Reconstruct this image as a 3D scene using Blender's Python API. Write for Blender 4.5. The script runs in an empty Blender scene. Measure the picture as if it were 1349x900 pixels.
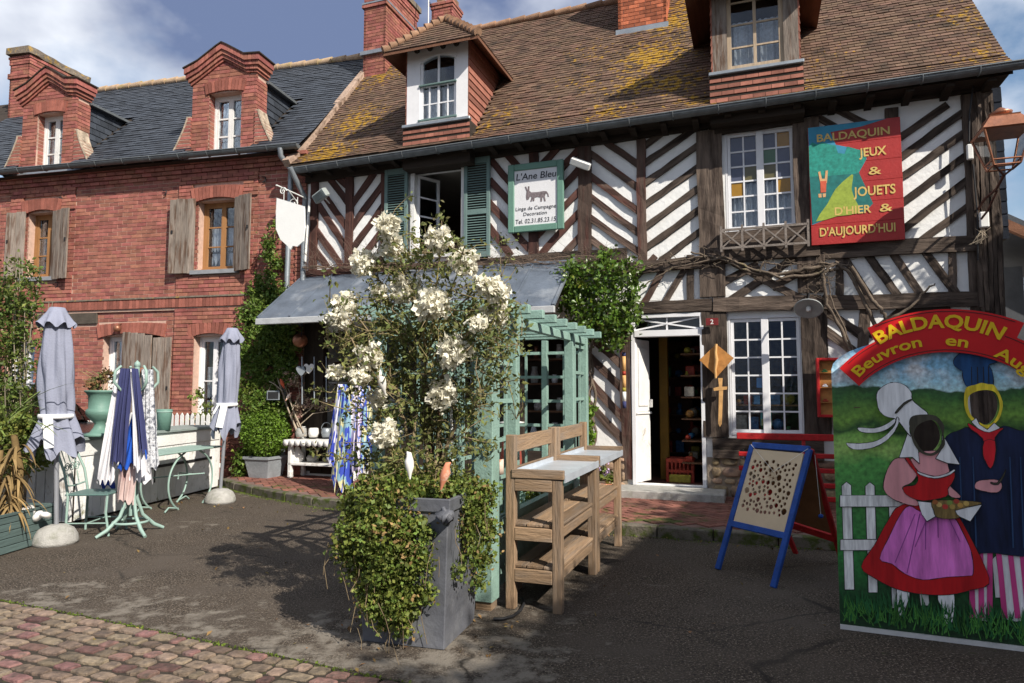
import bpy, bmesh, math, random
import numpy as np
from mathutils import Vector, Matrix, Euler
from math import sin, cos, pi, radians, atan, atan2, sqrt
random.seed(7); NR = np.random.default_rng(11)
S = bpy.context.scene; C = S.collection
# ---------------- camera
F, CX, CY, PIT, CH = 890., 674.5, 450., atan(65 / 890), 1.6
cd = bpy.data.cameras.new("camera"); cam = bpy.data.objects.new("camera", cd); C.objects.link(cam)
cd.sensor_width = 36; cd.lens = 36 * F / 1349; cd.clip_end = 2000; cd.clip_start = .05
cam.location = (0, 0, CH); cam.rotation_euler = (pi / 2 + PIT, 0, 0); S.camera = cam
# ---------------- sun and sky
SUNV = Vector((.62 * .788, -.785 * .788, .616)).normalized()
EL = math.asin(SUNV.z); ROT = atan2(SUNV.x, SUNV.y)
w = bpy.data.worlds.new("World"); S.world = w; w.use_nodes = True
nt = w.node_tree; N = nt.nodes; L = nt.links; bg = N['Background']; bg.inputs[1].default_value = .088
sky = N.new('ShaderNodeTexSky'); sky.sky_type = 'NISHITA'; sky.sun_disc = False
sky.sun_elevation = EL; sky.sun_rotation = ROT; sky.air_density = 1.2; sky.dust_density = .6; sky.ozone_density = 2.5
tc = N.new('ShaderNodeTexCoord'); mp = N.new('ShaderNodeMapping'); mp.inputs['Scale'].default_value = (1, 1, 1.5)
mp.inputs['Location'].default_value = (3.1, 1.7, .4)
L.new(tc.outputs['Generated'], mp.inputs[0])
n1 = N.new('ShaderNodeTexNoise'); n1.inputs['Scale'].default_value = 2.3; n1.inputs['Detail'].default_value = 8; n1.inputs['Roughness'].default_value = .52
L.new(mp.outputs[0], n1.inputs[0])
r1 = N.new('ShaderNodeValToRGB'); r1.color_ramp.elements[0].position = .36; r1.color_ramp.elements[1].position = .50
L.new(n1.outputs[0], r1.inputs[0])
n2 = N.new('ShaderNodeTexNoise'); n2.inputs['Scale'].default_value = 2.6; n2.inputs['Detail'].default_value = 6
L.new(mp.outputs[0], n2.inputs[0])
r2 = N.new('ShaderNodeValToRGB'); e = r2.color_ramp.elements
e[0].position = .40; e[0].color = (1.35, 1.8, 3.1, 1); e[1].position = .60; e[1].color = (8.0, 8.3, 8.8, 1)
L.new(n2.outputs[0], r2.inputs[0])
mx = N.new('ShaderNodeMix'); mx.data_type = 'RGBA'
L.new(r1.outputs[0], mx.inputs[0]); L.new(sky.outputs[0], mx.inputs[6]); L.new(r2.outputs[0], mx.inputs[7]); L.new(mx.outputs[2], bg.inputs[0])
sl = bpy.data.lights.new('sun', 'SUN'); sl.energy = 4.5; sl.angle = radians(.53); sl.color = (1, .93, .82)
so = bpy.data.objects.new('sun', sl); C.objects.link(so); so.rotation_euler = (-SUNV).to_track_quat('-Z', 'Y').to_euler(); so.location = SUNV * 40
S.view_settings.view_transform = 'Standard'; S.view_settings.look = 'None'; S.view_settings.exposure = .62; S.view_settings.gamma = 1
S.render.engine = 'CYCLES'; S.render.resolution_x = 1024; S.render.resolution_y = 683

# ---------------- photograph geometry -> places
def ray(px, py):
    x = (px - CX) / F; y = -(py - CY) / F
    return (x, cos(PIT) - y * sin(PIT), sin(PIT) + y * cos(PIT))
def G(px, py, z=0):
    d = ray(px, py); t = (z - CH) / d[2]; return (d[0] * t, d[1] * t)
class Fr:
    def __init__(s, ox, oy, a): s.o = (ox, oy); s.a = a; s.c = cos(a); s.s = sin(a)
    def loc(s, x, y): x -= s.o[0]; y -= s.o[1]; return (x * s.c + y * s.s, -x * s.s + y * s.c)
    def wld(s, u, v): return (s.o[0] + u * s.c - v * s.s, s.o[1] + u * s.s + v * s.c)
    def px(s, px, py, v=0):
        d = ray(px, py); a = s.loc(0, 0); b = s.loc(d[0], d[1]); t = (v - a[1]) / (b[1] - a[1])
        return (a[0] + (b[0] - a[0]) * t, CH + d[2] * t)
    def gz(s, px, py, z=0): return s.loc(*G(px, py, z))
    def r4(s, tl, tr, br, bl, v=0):
        a, b, c, d = [s.px(*p, v) for p in (tl, tr, br, bl)]
        return ((a[0] + d[0]) / 2, (b[0] + c[0]) / 2, (c[1] + d[1]) / 2, (a[1] + b[1]) / 2)
WD = Fr(0, 0, 0)
T = Fr(-3.71, 12.06, radians(-19.8)); B = Fr(-3.71, 12.06, radians(-13.6))

# ---------------- objects
def empty(name, parent=None, loc=(0, 0, 0), rz=0):
    o = bpy.data.objects.new(name, None); C.objects.link(o); o.location = loc; o.rotation_euler = (0, 0, rz); o.empty_display_size = .1
    if parent: o.parent = parent
    return o
def tag(o, label, cat, group=None):
    o['label'] = label; o['category'] = cat
    if group: o['group'] = group
    return o
def thing(name, label, cat, fr=WD, at=(0, 0, 0), rz=0, group=None):
    x, y = fr.wld(at[0], at[1]); o = empty(name, None, (x, y, at[2]), fr.a + rz)
    return tag(o, label, cat, group)
def stuff(o): o['kind'] = 'stuff'; return o
def struct(o): o['kind'] = 'structure'; return o
def put(name, mesh, parent=None, m=None):
    o = bpy.data.objects.new(name, mesh); C.objects.link(o)
    if parent: o.parent = parent
    if m is not None: o.matrix_local = m
    return o
def dup(root, loc=None, rz=None, label=None):
    r = root.copy(); C.objects.link(r)
    if loc is not None: r.location = loc
    if rz is not None: r.rotation_euler = (0, 0, rz)
    if label: r['label'] = label
    for ch in list(root.children):
        c = ch.copy(); C.objects.link(c); c.parent = r
        for g in list(ch.children):
            d = g.copy(); C.objects.link(d); d.parent = c
    return r

class MB:
    def __init__(s): s.v = []; s.f = []; s.mi = []; s.r = []; s.cm = 0; s.cr = 0; s.sm = []; s.M = None
    def add(s, vs, fs, smooth=False):
        k = len(s.v)
        if s.M is not None: vs = [s.M @ Vector(p) for p in vs]
        s.v += [tuple(p) for p in vs]; s.r += [s.cr] * len(vs)
        for f in fs: s.f.append([i + k for i in f]); s.mi.append(s.cm); s.sm.append(smooth)
        return s
    def rnd(s): s.cr = random.random(); return s
    def box(s, x0, x1, y0, y1, z0, z1):
        return s.add([(x0, y0, z0), (x1, y0, z0), (x1, y1, z0), (x0, y1, z0), (x0, y0, z1), (x1, y0, z1), (x1, y1, z1), (x0, y1, z1)],
                     [(0, 3, 2, 1), (4, 5, 6, 7), (0, 1, 5, 4), (1, 2, 6, 5), (2, 3, 7, 6), (3, 0, 4, 7)])
    def bbox(s, x0, x1, y0, y1, z0, z1, b=.006):
        xs = (x0, x0 + b, x1 - b, x1); ys = (y0, y0 + b, y1 - b, y1); zs = (z0, z0 + b, z1 - b, z1)
        V = []; ix = {}
        def g(i, j, k):
            if (i, j, k) not in ix: ix[(i, j, k)] = len(V); V.append((xs[i], ys[j], zs[k]))
            return ix[(i, j, k)]
        Fs = [[g(1, 1, 0), g(1, 2, 0), g(2, 2, 0), g(2, 1, 0)], [g(1, 1, 3), g(2, 1, 3), g(2, 2, 3), g(1, 2, 3)],
              [g(1, 0, 1), g(2, 0, 1), g(2, 0, 2), g(1, 0, 2)], [g(1, 3, 1), g(1, 3, 2), g(2, 3, 2), g(2, 3, 1)],
              [g(0, 1, 1), g(0, 1, 2), g(0, 2, 2), g(0, 2, 1)], [g(3, 1, 1), g(3, 2, 1), g(3, 2, 2), g(3, 1, 2)]]
        for i, I in ((1, 0), (2, 3)):
            for j, J in ((1, 0), (2, 3)):
                Fs.append([g(i, j, 0) if 0 else g(I, j, 1), g(i, J, 1), g(i, J, 2), g(I, j, 2)])
                Fs.append([g(I, 1, j), g(i, 1, J), g(i, 2, J), g(I, 2, j)])
                Fs.append([g(1, I, j), g(1, i, J), g(2, i, J), g(2, I, j)])
                for k, K in ((1, 0), (2, 3)): Fs.append([g(I, j, k), g(i, J, k), g(i, j, K)])
        return s.add(V, Fs)
    def bar(s, p, q, w, d, up=(0, 0, 1), n=1, jit=0, w2=None):
        """rectangular bar p->q; w = width across up-perp, d = depth along up"""
        p = Vector(p); q = Vector(q); a = (q - p).normalized(); up = Vector(up)
        if abs(a.dot(up)) > .98: up = Vector((0, 1, 0)) if abs(a.y) < .9 else Vector((1, 0, 0))
        b = a.cross(up).normalized(); c = b.cross(a).normalized(); vs = []
        for i in range(n + 1):
            t = i / n; o = p.lerp(q, t); ww = w + ((w2 or w) - w) * t
            for sx, sy in ((-1, -1), (1, -1), (1, 1), (-1, 1)):
                vs.append(o + b * (sx * ww / 2 + random.uniform(-jit, jit)) + c * (sy * d / 2 + random.uniform(-jit, jit) * .5))
        fs = [(3, 2, 1, 0), (4 * n, 4 * n + 1, 4 * n + 2, 4 * n + 3)]
        for i in range(n):
            for k in range(4):
                k2 = (k + 1) % 4; fs.append((4 * i + k, 4 * i + k2, 4 * i + 4 + k2, 4 * i + 4 + k))
        return s.add(vs, fs)
    def tube(s, pts, r, n=8, cap=True, smooth=True):
        pts = [Vector(p) for p in pts]; m = len(pts)
        R = r if isinstance(r, (list, tuple)) else [r] * m; vs = []; pb = None
        for i, p in enumerate(pts):
            a = (pts[min(i + 1, m - 1)] - pts[max(i - 1, 0)])
            a = a.normalized() if a.length > 1e-9 else Vector((0, 0, 1))
            b = pb - a * pb.dot(a) if pb else a.cross(Vector((0, 0, 1)) if abs(a.z) < .9 else Vector((1, 0, 0)))
            if b.length < 1e-6: b = a.cross(Vector((1, 0, 0)))
            b.normalize(); pb = b; c = a.cross(b)
            for k in range(n): t = 2 * pi * k / n; vs.append(p + (b * cos(t) + c * sin(t)) * R[i])
        fs = []
        for i in range(m - 1):
            for k in range(n): k2 = (k + 1) % n; fs.append((i * n + k, i * n + k2, i * n + n + k2, i * n + n + k))
        s.add(vs, fs, smooth)
        if cap: s.add([vs[k] for k in range(n)] + [vs[(m - 1) * n + k] for k in range(n)], [tuple(range(n))[::-1], tuple(range(n, 2 * n))])
        return s
    def lathe(s, prof, c=(0, 0, 0), n=20, smooth=True, ax=None):
        vs = []; m = len(prof)
        for r, z in prof:
            for k in range(n): t = 2 * pi * k / n; vs.append(Vector((r * cos(t), r * sin(t), z)))
        if ax is not None:
            q = Vector(ax).to_track_quat('Z', 'Y'); vs = [q @ v for v in vs]
        vs = [v + Vector(c) for v in vs]; fs = []
        for i in range(m - 1):
            for k in range(n): k2 = (k + 1) % n; fs.append((i * n + k, i * n + k2, i * n + n + k2, i * n + n + k))
        if prof[0][0] > 1e-4: fs.append(tuple(range(n))[::-1])
        if prof[-1][0] > 1e-4: fs.append(tuple((m - 1) * n + k for k in range(n)))
        return s.add(vs, fs, smooth)
    def prism(s, P, y0, y1):
        """polygon P in the x-z plane, between y0 (front) and y1 (back)"""
        n = len(P); vs = [(a, y0, b) for a, b in P] + [(a, y1, b) for a, b in P]
        A = sum(P[i][0] * P[(i + 1) % n][1] - P[(i + 1) % n][0] * P[i][1] for i in range(n))
        fs = [tuple(range(n)), tuple(range(n, 2 * n))[::-1]] + [(i, i + n, (i + 1) % n + n, (i + 1) % n) for i in range(n)]
        if A < 0: fs = [f[::-1] for f in fs]
        return s.add(vs, fs)
    def build(s, name, mat, parent=None, loc=None, bevel=0):
        me = bpy.data.meshes.new(name); me.from_pydata(s.v, [], s.f)
        for m in (mat if isinstance(mat, (list, tuple)) else [mat]): me.materials.append(m)
        me.polygons.foreach_set('material_index', s.mi); me.polygons.foreach_set('use_smooth', s.sm)
        at = me.attributes.new('rnd', 'FLOAT', 'POINT'); at.data.foreach_set('value', s.r)
        me.update(); o = put(name, me, parent)
        if loc: o.location = loc
        if bevel:
            m = o.modifiers.new('bevel', 'BEVEL'); m.width = bevel; m.segments = 1; m.limit_method = 'ANGLE'
        return o

def leaves(name, mat, pts, size, parent=None, up=.3, asp=.62, hang=0):
    """many small folded leaf faces at pts (N,3)"""
    pts = np.asarray(pts, float); n = len(pts)
    d = NR.normal(size=(n, 3)); d[:, 2] -= hang; d /= np.linalg.norm(d, axis=1)[:, None]
    k = NR.normal(size=(n, 3)); k[:, 2] += up; s_ = np.cross(d, k); s_ /= np.linalg.norm(s_, axis=1)[:, None] + 1e-9
    nn = np.cross(s_, d); L_ = size * NR.uniform(.45, 1.5, (n, 1)); W = L_ * asp * .5
    v = np.stack([pts - d * L_ * .5, pts + s_ * W + nn * L_ * .12, pts + d * L_ * .5, pts - s_ * W + nn * L_ * .12], 1).reshape(-1, 3)
    me = bpy.data.meshes.new(name); me.vertices.add(4 * n); me.loops.add(6 * n); me.polygons.add(2 * n)
    me.vertices.foreach_set('co', v.ravel())
    b = np.arange(n)[:, None] * 4; me.loops.foreach_set('vertex_index', (b + np.array([[0, 1, 2, 0, 2, 3]])).ravel())
    me.polygons.foreach_set('loop_start', np.arange(2 * n) * 3); me.polygons.foreach_set('loop_total', np.full(2 * n, 3))
    at = me.attributes.new('rnd', 'FLOAT', 'POINT'); at.data.foreach_set('value', np.repeat(NR.random(n), 4).astype(np.float32))
    me.materials.append(mat); me.update(calc_edges=True); me.validate()
    return put(name, me, parent)
def clumps(cs, n, spread):
    """cs: list of (x,y,z,r); points gathered in clumps within the spheres"""
    out = []; vol = sum(c[3] ** 2 for c in cs)
    for x, y, z, r in cs:
        m = max(3, int(n * r * r / vol)); kk = max(3, int(m / 22))
        d = NR.normal(size=(kk, 3)); d /= np.linalg.norm(d, axis=1)[:, None]
        cc = np.array([x, y, z]) + d * r * NR.uniform(.35, 1, (kk, 1)) ** .6
        out.append(cc[NR.integers(0, kk, m)] + NR.normal(size=(m, 3)) * spread)
    return np.concatenate(out)

# ---------------- materials
def nmat(name):
    m = bpy.data.materials.new(name); m.use_nodes = True; t = m.node_tree; return m, t, t.nodes, t.links, t.nodes['Principled BSDF']
MATS = {}
def mat(name, col, rough=.8, var=.2, sc=6, bump=.15, bsc=60, metal=0, per=0, col2=None, c2=(.5, .65), grain=None, spec=.3, huev=0, trans=0, dist=.01, c2sc=None, obj=False):
    m, t, N, L, b = nmat(name); MATS[name] = m
    b.inputs['Roughness'].default_value = rough; b.inputs['Metallic'].default_value = metal
    b.inputs['Specular IOR Level'].default_value = spec
    if grain or obj:
        tc = N.new('ShaderNodeTexCoord'); co = tc.outputs['Object']
    else:
        g = N.new('ShaderNodeNewGeometry'); co = g.outputs['Position']
    oi = N.new('ShaderNodeObjectInfo')
    at = N.new('ShaderNodeAttribute'); at.attribute_name = 'rnd'
    ad = N.new('ShaderNodeMath'); ad.operation = 'ADD'; L.new(oi.outputs['Random'], ad.inputs[0]); L.new(at.outputs['Fac'], ad.inputs[1])
    fr = N.new('ShaderNodeMath'); fr.operation = 'FRACT'; L.new(ad.outputs[0], fr.inputs[0])
    if grain:
        mp = N.new('ShaderNodeMapping'); st = {'x': (.13, 1, 1), 'y': (1, .13, 1), 'z': (1, 1, .13)}[grain]
        mp.inputs['Scale'].default_value = st; L.new(co, mp.inputs[0])
        ml = N.new('ShaderNodeVectorMath'); ml.operation = 'SCALE'; ml.inputs[0].default_value = (37, 11, 23); L.new(fr.outputs[0], ml.inputs['Scale'])
        av = N.new('ShaderNodeVectorMath'); L.new(mp.outputs[0], av.inputs[0]); L.new(ml.outputs[0], av.inputs[1]); co = av.outputs[0]
    def noise(scale, det=5, ro=.6):
        n = N.new('ShaderNodeTexNoise'); n.inputs['Scale'].default_value = scale; n.inputs['Detail'].default_value = det; n.inputs['Roughness'].default_value = ro
        L.new(co, n.inputs[0]); return n.outputs[0]
    n1 = noise(sc)
    cr = N.new('ShaderNodeMapRange'); L.new(n1, cr.inputs[0]); cr.inputs[1].default_value = .25; cr.inputs[2].default_value = .75
    cr.inputs[3].default_value = 1 - var; cr.inputs[4].default_value = 1 + var
    base = N.new('ShaderNodeRGB'); base.outputs[0].default_value = (*col, 1); out = base.outputs[0]
    if col2:
        n3 = noise(c2sc or sc * .6, 6, .65); rp = N.new('ShaderNodeMapRange'); L.new(n3, rp.inputs[0]); rp.inputs[1].default_value = c2[0]; rp.inputs[2].default_value = c2[1]
        mx = N.new('ShaderNodeMix'); mx.data_type = 'RGBA'; L.new(rp.outputs[0], mx.inputs[0]); L.new(out, mx.inputs[6]); mx.inputs[7].default_value = (*col2, 1); out = mx.outputs[2]
    val = cr.outputs[0]
    if per:
        pr = N.new('ShaderNodeMapRange'); L.new(fr.outputs[0], pr.inputs[0]); pr.inputs[3].default_value = 1 - per; pr.inputs[4].default_value = 1 + per
        mm = N.new('ShaderNodeMath'); mm.operation = 'MULTIPLY'; L.new(val, mm.inputs[0]); L.new(pr.outputs[0], mm.inputs[1]); val = mm.outputs[0]
    hs = N.new('ShaderNodeHueSaturation'); L.new(out, hs.inputs['Color']); L.new(val, hs.inputs['Value'])
    if huev:
        hm = N.new('ShaderNodeMath'); hm.operation = 'MULTIPLY'; hm.inputs[1].default_value = 7.31; L.new(fr.outputs[0], hm.inputs[0])
        hf = N.new('ShaderNodeMath'); hf.operation = 'FRACT'; L.new(hm.outputs[0], hf.inputs[0])
        hr = N.new('ShaderNodeMapRange'); L.new(hf.outputs[0], hr.inputs[0]); hr.inputs[3].default_value = .5 - huev; hr.inputs[4].default_value = .5 + huev; L.new(hr.outputs[0], hs.inputs['Hue'])
    L.new(hs.outputs[0], b.inputs['Base Color'])
    m['_out'] = 1
    if bump:
        n2 = noise(bsc, 4); bp = N.new('ShaderNodeBump'); bp.inputs['Strength'].default_value = min(1, bump * 2); bp.inputs['Distance'].default_value = dist
        L.new(n2, bp.inputs['Height']); L.new(bp.outputs[0], b.inputs['Normal'])
    if trans:
        tr = N.new('ShaderNodeBsdfTranslucent'); L.new(hs.outputs[0], tr.inputs['Color'])
        ms = N.new('ShaderNodeMixShader'); ms.inputs[0].default_value = trans; L.new(b.outputs[0], ms.inputs[1]); L.new(tr.outputs[0], ms.inputs[2])
        L.new(ms.outputs[0], N['Material Output'].inputs['Surface'])
    return m
def cracks(m, col, sc, w_, lo, hi):
    t = m.node_tree; N = t.nodes; L = t.links; b = N['Principled BSDF']; src = b.inputs['Base Color'].links[0].from_socket
    g = N.new('ShaderNodeNewGeometry'); nz = N.new('ShaderNodeTexNoise'); nz.inputs['Scale'].default_value = 3; nz.inputs['Detail'].default_value = 6; L.new(g.outputs['Position'], nz.inputs[0])
    ad = N.new('ShaderNodeVectorMath'); ad.operation = 'MULTIPLY_ADD'; L.new(nz.outputs['Color'], ad.inputs[0]); ad.inputs[1].default_value = (.35, .35, 0); L.new(g.outputs['Position'], ad.inputs[2])
    vo = N.new('ShaderNodeTexVoronoi'); vo.feature = 'DISTANCE_TO_EDGE'; vo.inputs['Scale'].default_value = sc; L.new(ad.outputs[0], vo.inputs['Vector'])
    mr = N.new('ShaderNodeMapRange'); L.new(vo.outputs['Distance'], mr.inputs[0]); mr.inputs[1].default_value = 0; mr.inputs[2].default_value = w_; mr.inputs[3].default_value = 1; mr.inputs[4].default_value = 0
    n2 = N.new('ShaderNodeTexNoise'); n2.inputs['Scale'].default_value = .9; n2.inputs['Detail'].default_value = 2; L.new(g.outputs['Position'], n2.inputs[0]); m2 = N.new('ShaderNodeMapRange'); L.new(n2.outputs[0], m2.inputs[0]); m2.inputs[1].default_value = lo; m2.inputs[2].default_value = hi
    mu = N.new('ShaderNodeMath'); mu.operation = 'MULTIPLY'; L.new(mr.outputs[0], mu.inputs[0]); L.new(m2.outputs[0], mu.inputs[1])
    mx = N.new('ShaderNodeMix'); mx.data_type = 'RGBA'; L.new(mu.outputs[0], mx.inputs[0]); L.new(src, mx.inputs[6]); mx.inputs[7].default_value = (*col, 1); L.new(mx.outputs[2], b.inputs['Base Color'])
def overlay(m, col, sc, lo, hi, spots=None, det=7):
    """a second colour in noise patches (moss, sand...), optionally only round some world points (x,y,z,r)"""
    t = m.node_tree; N = t.nodes; L = t.links; b = N['Principled BSDF']; src = b.inputs['Base Color'].links[0].from_socket
    g = N.new('ShaderNodeNewGeometry'); n = N.new('ShaderNodeTexNoise'); n.inputs['Scale'].default_value = sc; n.inputs['Detail'].default_value = det; n.inputs['Roughness'].default_value = .68
    L.new(g.outputs['Position'], n.inputs[0]); fac = n.outputs[0]
    if spots:
        acc = None
        for x, y, z, r, k in spots:
            ds = N.new('ShaderNodeVectorMath'); ds.operation = 'DISTANCE'; L.new(g.outputs['Position'], ds.inputs[0]); ds.inputs[1].default_value = (x, y, z)
            mr = N.new('ShaderNodeMapRange'); L.new(ds.outputs['Value'], mr.inputs[0]); mr.inputs[1].default_value = 0; mr.inputs[2].default_value = r; mr.inputs[3].default_value = k; mr.inputs[4].default_value = 0
            if acc is None: acc = mr.outputs[0]
            else:
                mm = N.new('ShaderNodeMath'); mm.operation = 'MAXIMUM'; L.new(acc, mm.inputs[0]); L.new(mr.outputs[0], mm.inputs[1]); acc = mm.outputs[0]
        a = N.new('ShaderNodeMath'); a.operation = 'ADD'; L.new(fac, a.inputs[0]); L.new(acc, a.inputs[1]); fac = a.outputs[0]
    rp = N.new('ShaderNodeMapRange'); L.new(fac, rp.inputs[0]); rp.inputs[1].default_value = lo; rp.inputs[2].default_value = hi
    mx = N.new('ShaderNodeMix'); mx.data_type = 'RGBA'; L.new(rp.outputs[0], mx.inputs[0]); L.new(src, mx.inputs[6]); mx.inputs[7].default_value = (*col, 1)
    L.new(mx.outputs[2], b.inputs['Base Color']); return m
def w3(fr, u, v, z): x, y = fr.wld(u, v); return (x, y, z)

brick_m = mat('brick', (.300, .116, .088), .85, .28, 9, .25, 90, per=.24, col2=(.25, .085, .065), c2=(.45, .7), huev=.012)
mortar_m = mat('mortar', (.50, .34, .27), .95, .2, 12, .2, 80)
archb_m = mat('arch_brick', (.27, .095, .07), .85, .25, 9, .25, 90, per=.3)
cap_m = overlay(mat('lichen_stone', (.17, .14, .11), .95, .4, 14, .4, 40), (.36, .22, .03), 7, .55, .66)
slate_m = mat('slate', (.040, .047, .060), .55, .25, 5, .2, 70, per=.32, spec=.4)
tile_m = mat('clay_tile', (.125, .078, .054), .9, .3, 6, .3, 80, per=.28, col2=(.135, .072, .05), c2=(.5, .75), huev=.01, c2sc=1.1)
overlay(tile_m, (.035, .028, .022), 3.2, .52, .72)
overlay(tile_m, (.33, .19, .02), 11, .755, .83, [(*w3(T, a, b_, c), r, k) for a, b_, c, r, k in [(6.3,1.94,8.23,1.3,0.36),(6.08,1.08,7.22,1.4,0.38),(5.91,0.49,6.52,1.1,0.34),(6.5,0.36,6.37,1.2,0.32),(5.54,-0.12,5.83,1.0,0.32),(6.6,2.4,8.8,1.3,0.34),(5,0.7,6.8,1.3,0.24),(0.3,1.9,8.2,1.6,0.3),(0.5,-0.22,5.75,1.3,0.38),(0.6,0.63,6.7,1.4,0.34),(3.5,-0.07,5.9,0.9,0.28),(3.8,0.25,6.25,0.9,0.26),(4.6,-0.23,5.74,0.8,0.24),(4.95,1.46,7.7,1.4,0.24),(8.5,-0.3,5.7,1.0,0.3),(10.5,0,5.95,1.2,0.28),(10.6,0.8,6.9,1.3,0.27),(6.8,-0.2,5.8,1.0,0.28),(8.7,0.4,6.4,0.9,0.22)]], det=4)
apron_m = mat('red_tile', (.26, .105, .075), .9, .25, 8, .2, 80, per=.3)
ridge_m = mat('ridge_tile', (.27, .16, .10), .9, .4, 8, .3, 60, per=.3)
plaster_m = mat('white_plaster', (.78, .78, .77), .9, .05, 3, .22, 12, col2=(.55, .53, .49), c2=(.58, .85), dist=.02, c2sc=2.5)
oldw = mat('old_timber', (.092, .069, .055), .95, .5, 14, 1.0, 26, per=.3, col2=(.030, .021, .017), c2=(.45, .62), grain='x', dist=.02)
redw = mat('brown_painted_timber', (.085, .038, .030), .85, .4, 12, .6, 24, per=.25, col2=(.042, .023, .020), c2=(.45, .68), grain='x', dist=.015)
oldred = mat('worn_timber', (.090, .060, .048), .92, .45, 12, .8, 24, per=.25, col2=(.085, .028, .022), c2=(.5, .66), grain='x', dist=.018)
dark_m = mat('dark_timber', (.035, .026, .02), .95, .4, 12, .6, 24, grain='x')
white_m = mat('white_paint', (.72, .72, .74), .5, .06, 5, .1, 60)
worn_white = mat('worn_white_paint', (.66, .655, .64), .7, .1, 6, .3, 50, col2=(.34, .30, .26), c2=(.60, .70))
zinc_m = mat('zinc', (.30, .33, .36), .45, .2, 6, .1, 50, metal=.55)
gut_m = mat('gutter_zinc', (.15, .165, .175), .5, .25, 9, .1, 50, metal=.4)
canopy_m = mat('canopy_zinc', (.115, .138, .175), .55, .3, 3, .3, 20, metal=.1, col2=(.19, .21, .24), c2=(.52, .62))
shut_g = mat('green_shutter', (.125, .19, .18), .6, .15, 5, .15, 40)
green_m = mat('sage_paint', (.215, .33, .285), .65, .16, 7, .3, 45, per=.08, col2=(.15, .235, .20), c2=(.58, .78), c2sc=9)
mint_m = mat('mint_metal', (.26, .37, .33), .5, .12, 5, .15, 60)
bench_m = mat('bench_wood', (.245, .163, .10), .85, .25, 18, .6, 60, per=.3, col2=(.21, .16, .12), c2=(.45, .65), grain='x')
grey_wood = mat('grey_shutter_wood', (.235, .195, .165), .95, .4, 22, .8, 50, per=.2, col2=(.125, .078, .055), c2=(.5, .62), grain='z')
oak_m = mat('window_oak', (.30, .15, .06), .7, .2, 12, .2, 50, grain='z')
lead_m = mat('planter_lead', (.115, .12, .138), .5, .35, 4, .25, 22, metal=.1, col2=(.19, .195, .21), c2=(.5, .7))
curt = mat('lace', (.66, .66, .68), .95, .25, 30, .6, 60)
room_m = mat('room_wall', (.10, .075, .055), .9, .2, 3, 0)
black_m = mat('black_iron', (.02, .02, .022), .5, .2, 8, 0)
white_iron = mat('white_iron', (.70, .70, .68), .5, .08, 8, .1, 50)
conc_m = mat('concrete', (.36, .35, .33), .95, .18, 14, .5, 70, col2=(.24, .24, .20), c2=(.5, .75))
copper_m = mat('copper', (.36, .155, .09), .42, .3, 9, .15, 40, metal=.65, col2=(.22, .11, .08), c2=(.5, .75))
red_m = mat('red_paint', (.38, .012, .014), .6, .3, 9, .3, 50, col2=(.20, .012, .012), c2=(.58, .72), c2sc=10)
blue_m = mat('blue_paint', (.012, .06, .28), .6, .3, 9, .3, 50, col2=(.03, .10, .30), c2=(.6, .75), c2sc=14)
def glassmat(name, tint=(.9, .93, .95), refl=.38):
    m, t, N, L, b = nmat(name); N.remove(b); g = N.new('ShaderNodeBsdfGlossy'); g.inputs['Roughness'].default_value = .03; g.inputs[0].default_value = (.9, .95, 1, 1)
    tr = N.new('ShaderNodeBsdfTransparent'); tr.inputs[0].default_value = (*tint, 1)
    fz = N.new('ShaderNodeFresnel'); fz.inputs[0].default_value = 1.5
    ml = N.new('ShaderNodeMath'); ml.operation = 'MULTIPLY'; ml.inputs[1].default_value = refl * 2; ml.use_clamp = True; L.new(fz.outputs[0], ml.inputs[0])
    bn = N.new('ShaderNodeTexNoise'); bn.inputs['Scale'].default_value = 3; bp = N.new('ShaderNodeBump'); bp.inputs['Strength'].default_value = .15; bp.inputs['Distance'].default_value = .02
    L.new(bn.outputs[0], bp.inputs['Height']); L.new(bp.outputs[0], g.inputs['Normal'])
    mx = N.new('ShaderNodeMixShader'); L.new(ml.outputs[0], mx.inputs[0]); L.new(tr.outputs[0], mx.inputs[1]); L.new(g.outputs[0], mx.inputs[2]); L.new(mx.outputs[0], N['Material Output'].inputs[0]); return m
glass = glassmat('window_glass'); stained = lambda n, c: mat(n, c, .12, .15, 6, .1, 8, spec=.6)
glass_amber = stained('amber_glass', (.30, .155, .012)); glass_green = stained('green_glass', (.05, .12, .06)); glass_olive = stained('olive_glass', (.11, .095, .04)); glass_blue = stained('blue_grey_glass', (.075, .085, .13))

# ---------------- generic builders
def beam(name, fr_pts, wdt, dep, m, parent, y=-.03, jit=.007):
    """old timber from (u,z) to (u,z) on the wall plane, own object with its length along local x"""
    (u0, z0), (u1, z1) = fr_pts; Ln = sqrt((u1 - u0) ** 2 + (z1 - z0) ** 2); a = atan2(z1 - z0, u1 - u0)
    b = MB(); n = max(3, int(Ln / .16)); b.bar((0, 0, 0), (Ln, 0, 0), dep, wdt, (0, 0, 1), n, jit)
    amp = min(.014, .006 * Ln); ph = random.uniform(0, 6); fq = random.uniform(1.2, 2.6)
    b.v = [(x, y, z + amp * sin(fq * x + ph) * sin(pi * min(1, max(0, x / Ln)))) for x, y, z in b.v]
    o = b.build(name, m, parent)
    o.matrix_local = Matrix.Translation((u0, y + dep / 2 + random.uniform(-.003, .003), z0)) @ Matrix.Rotation(-a, 4, 'Y')
    return o
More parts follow.
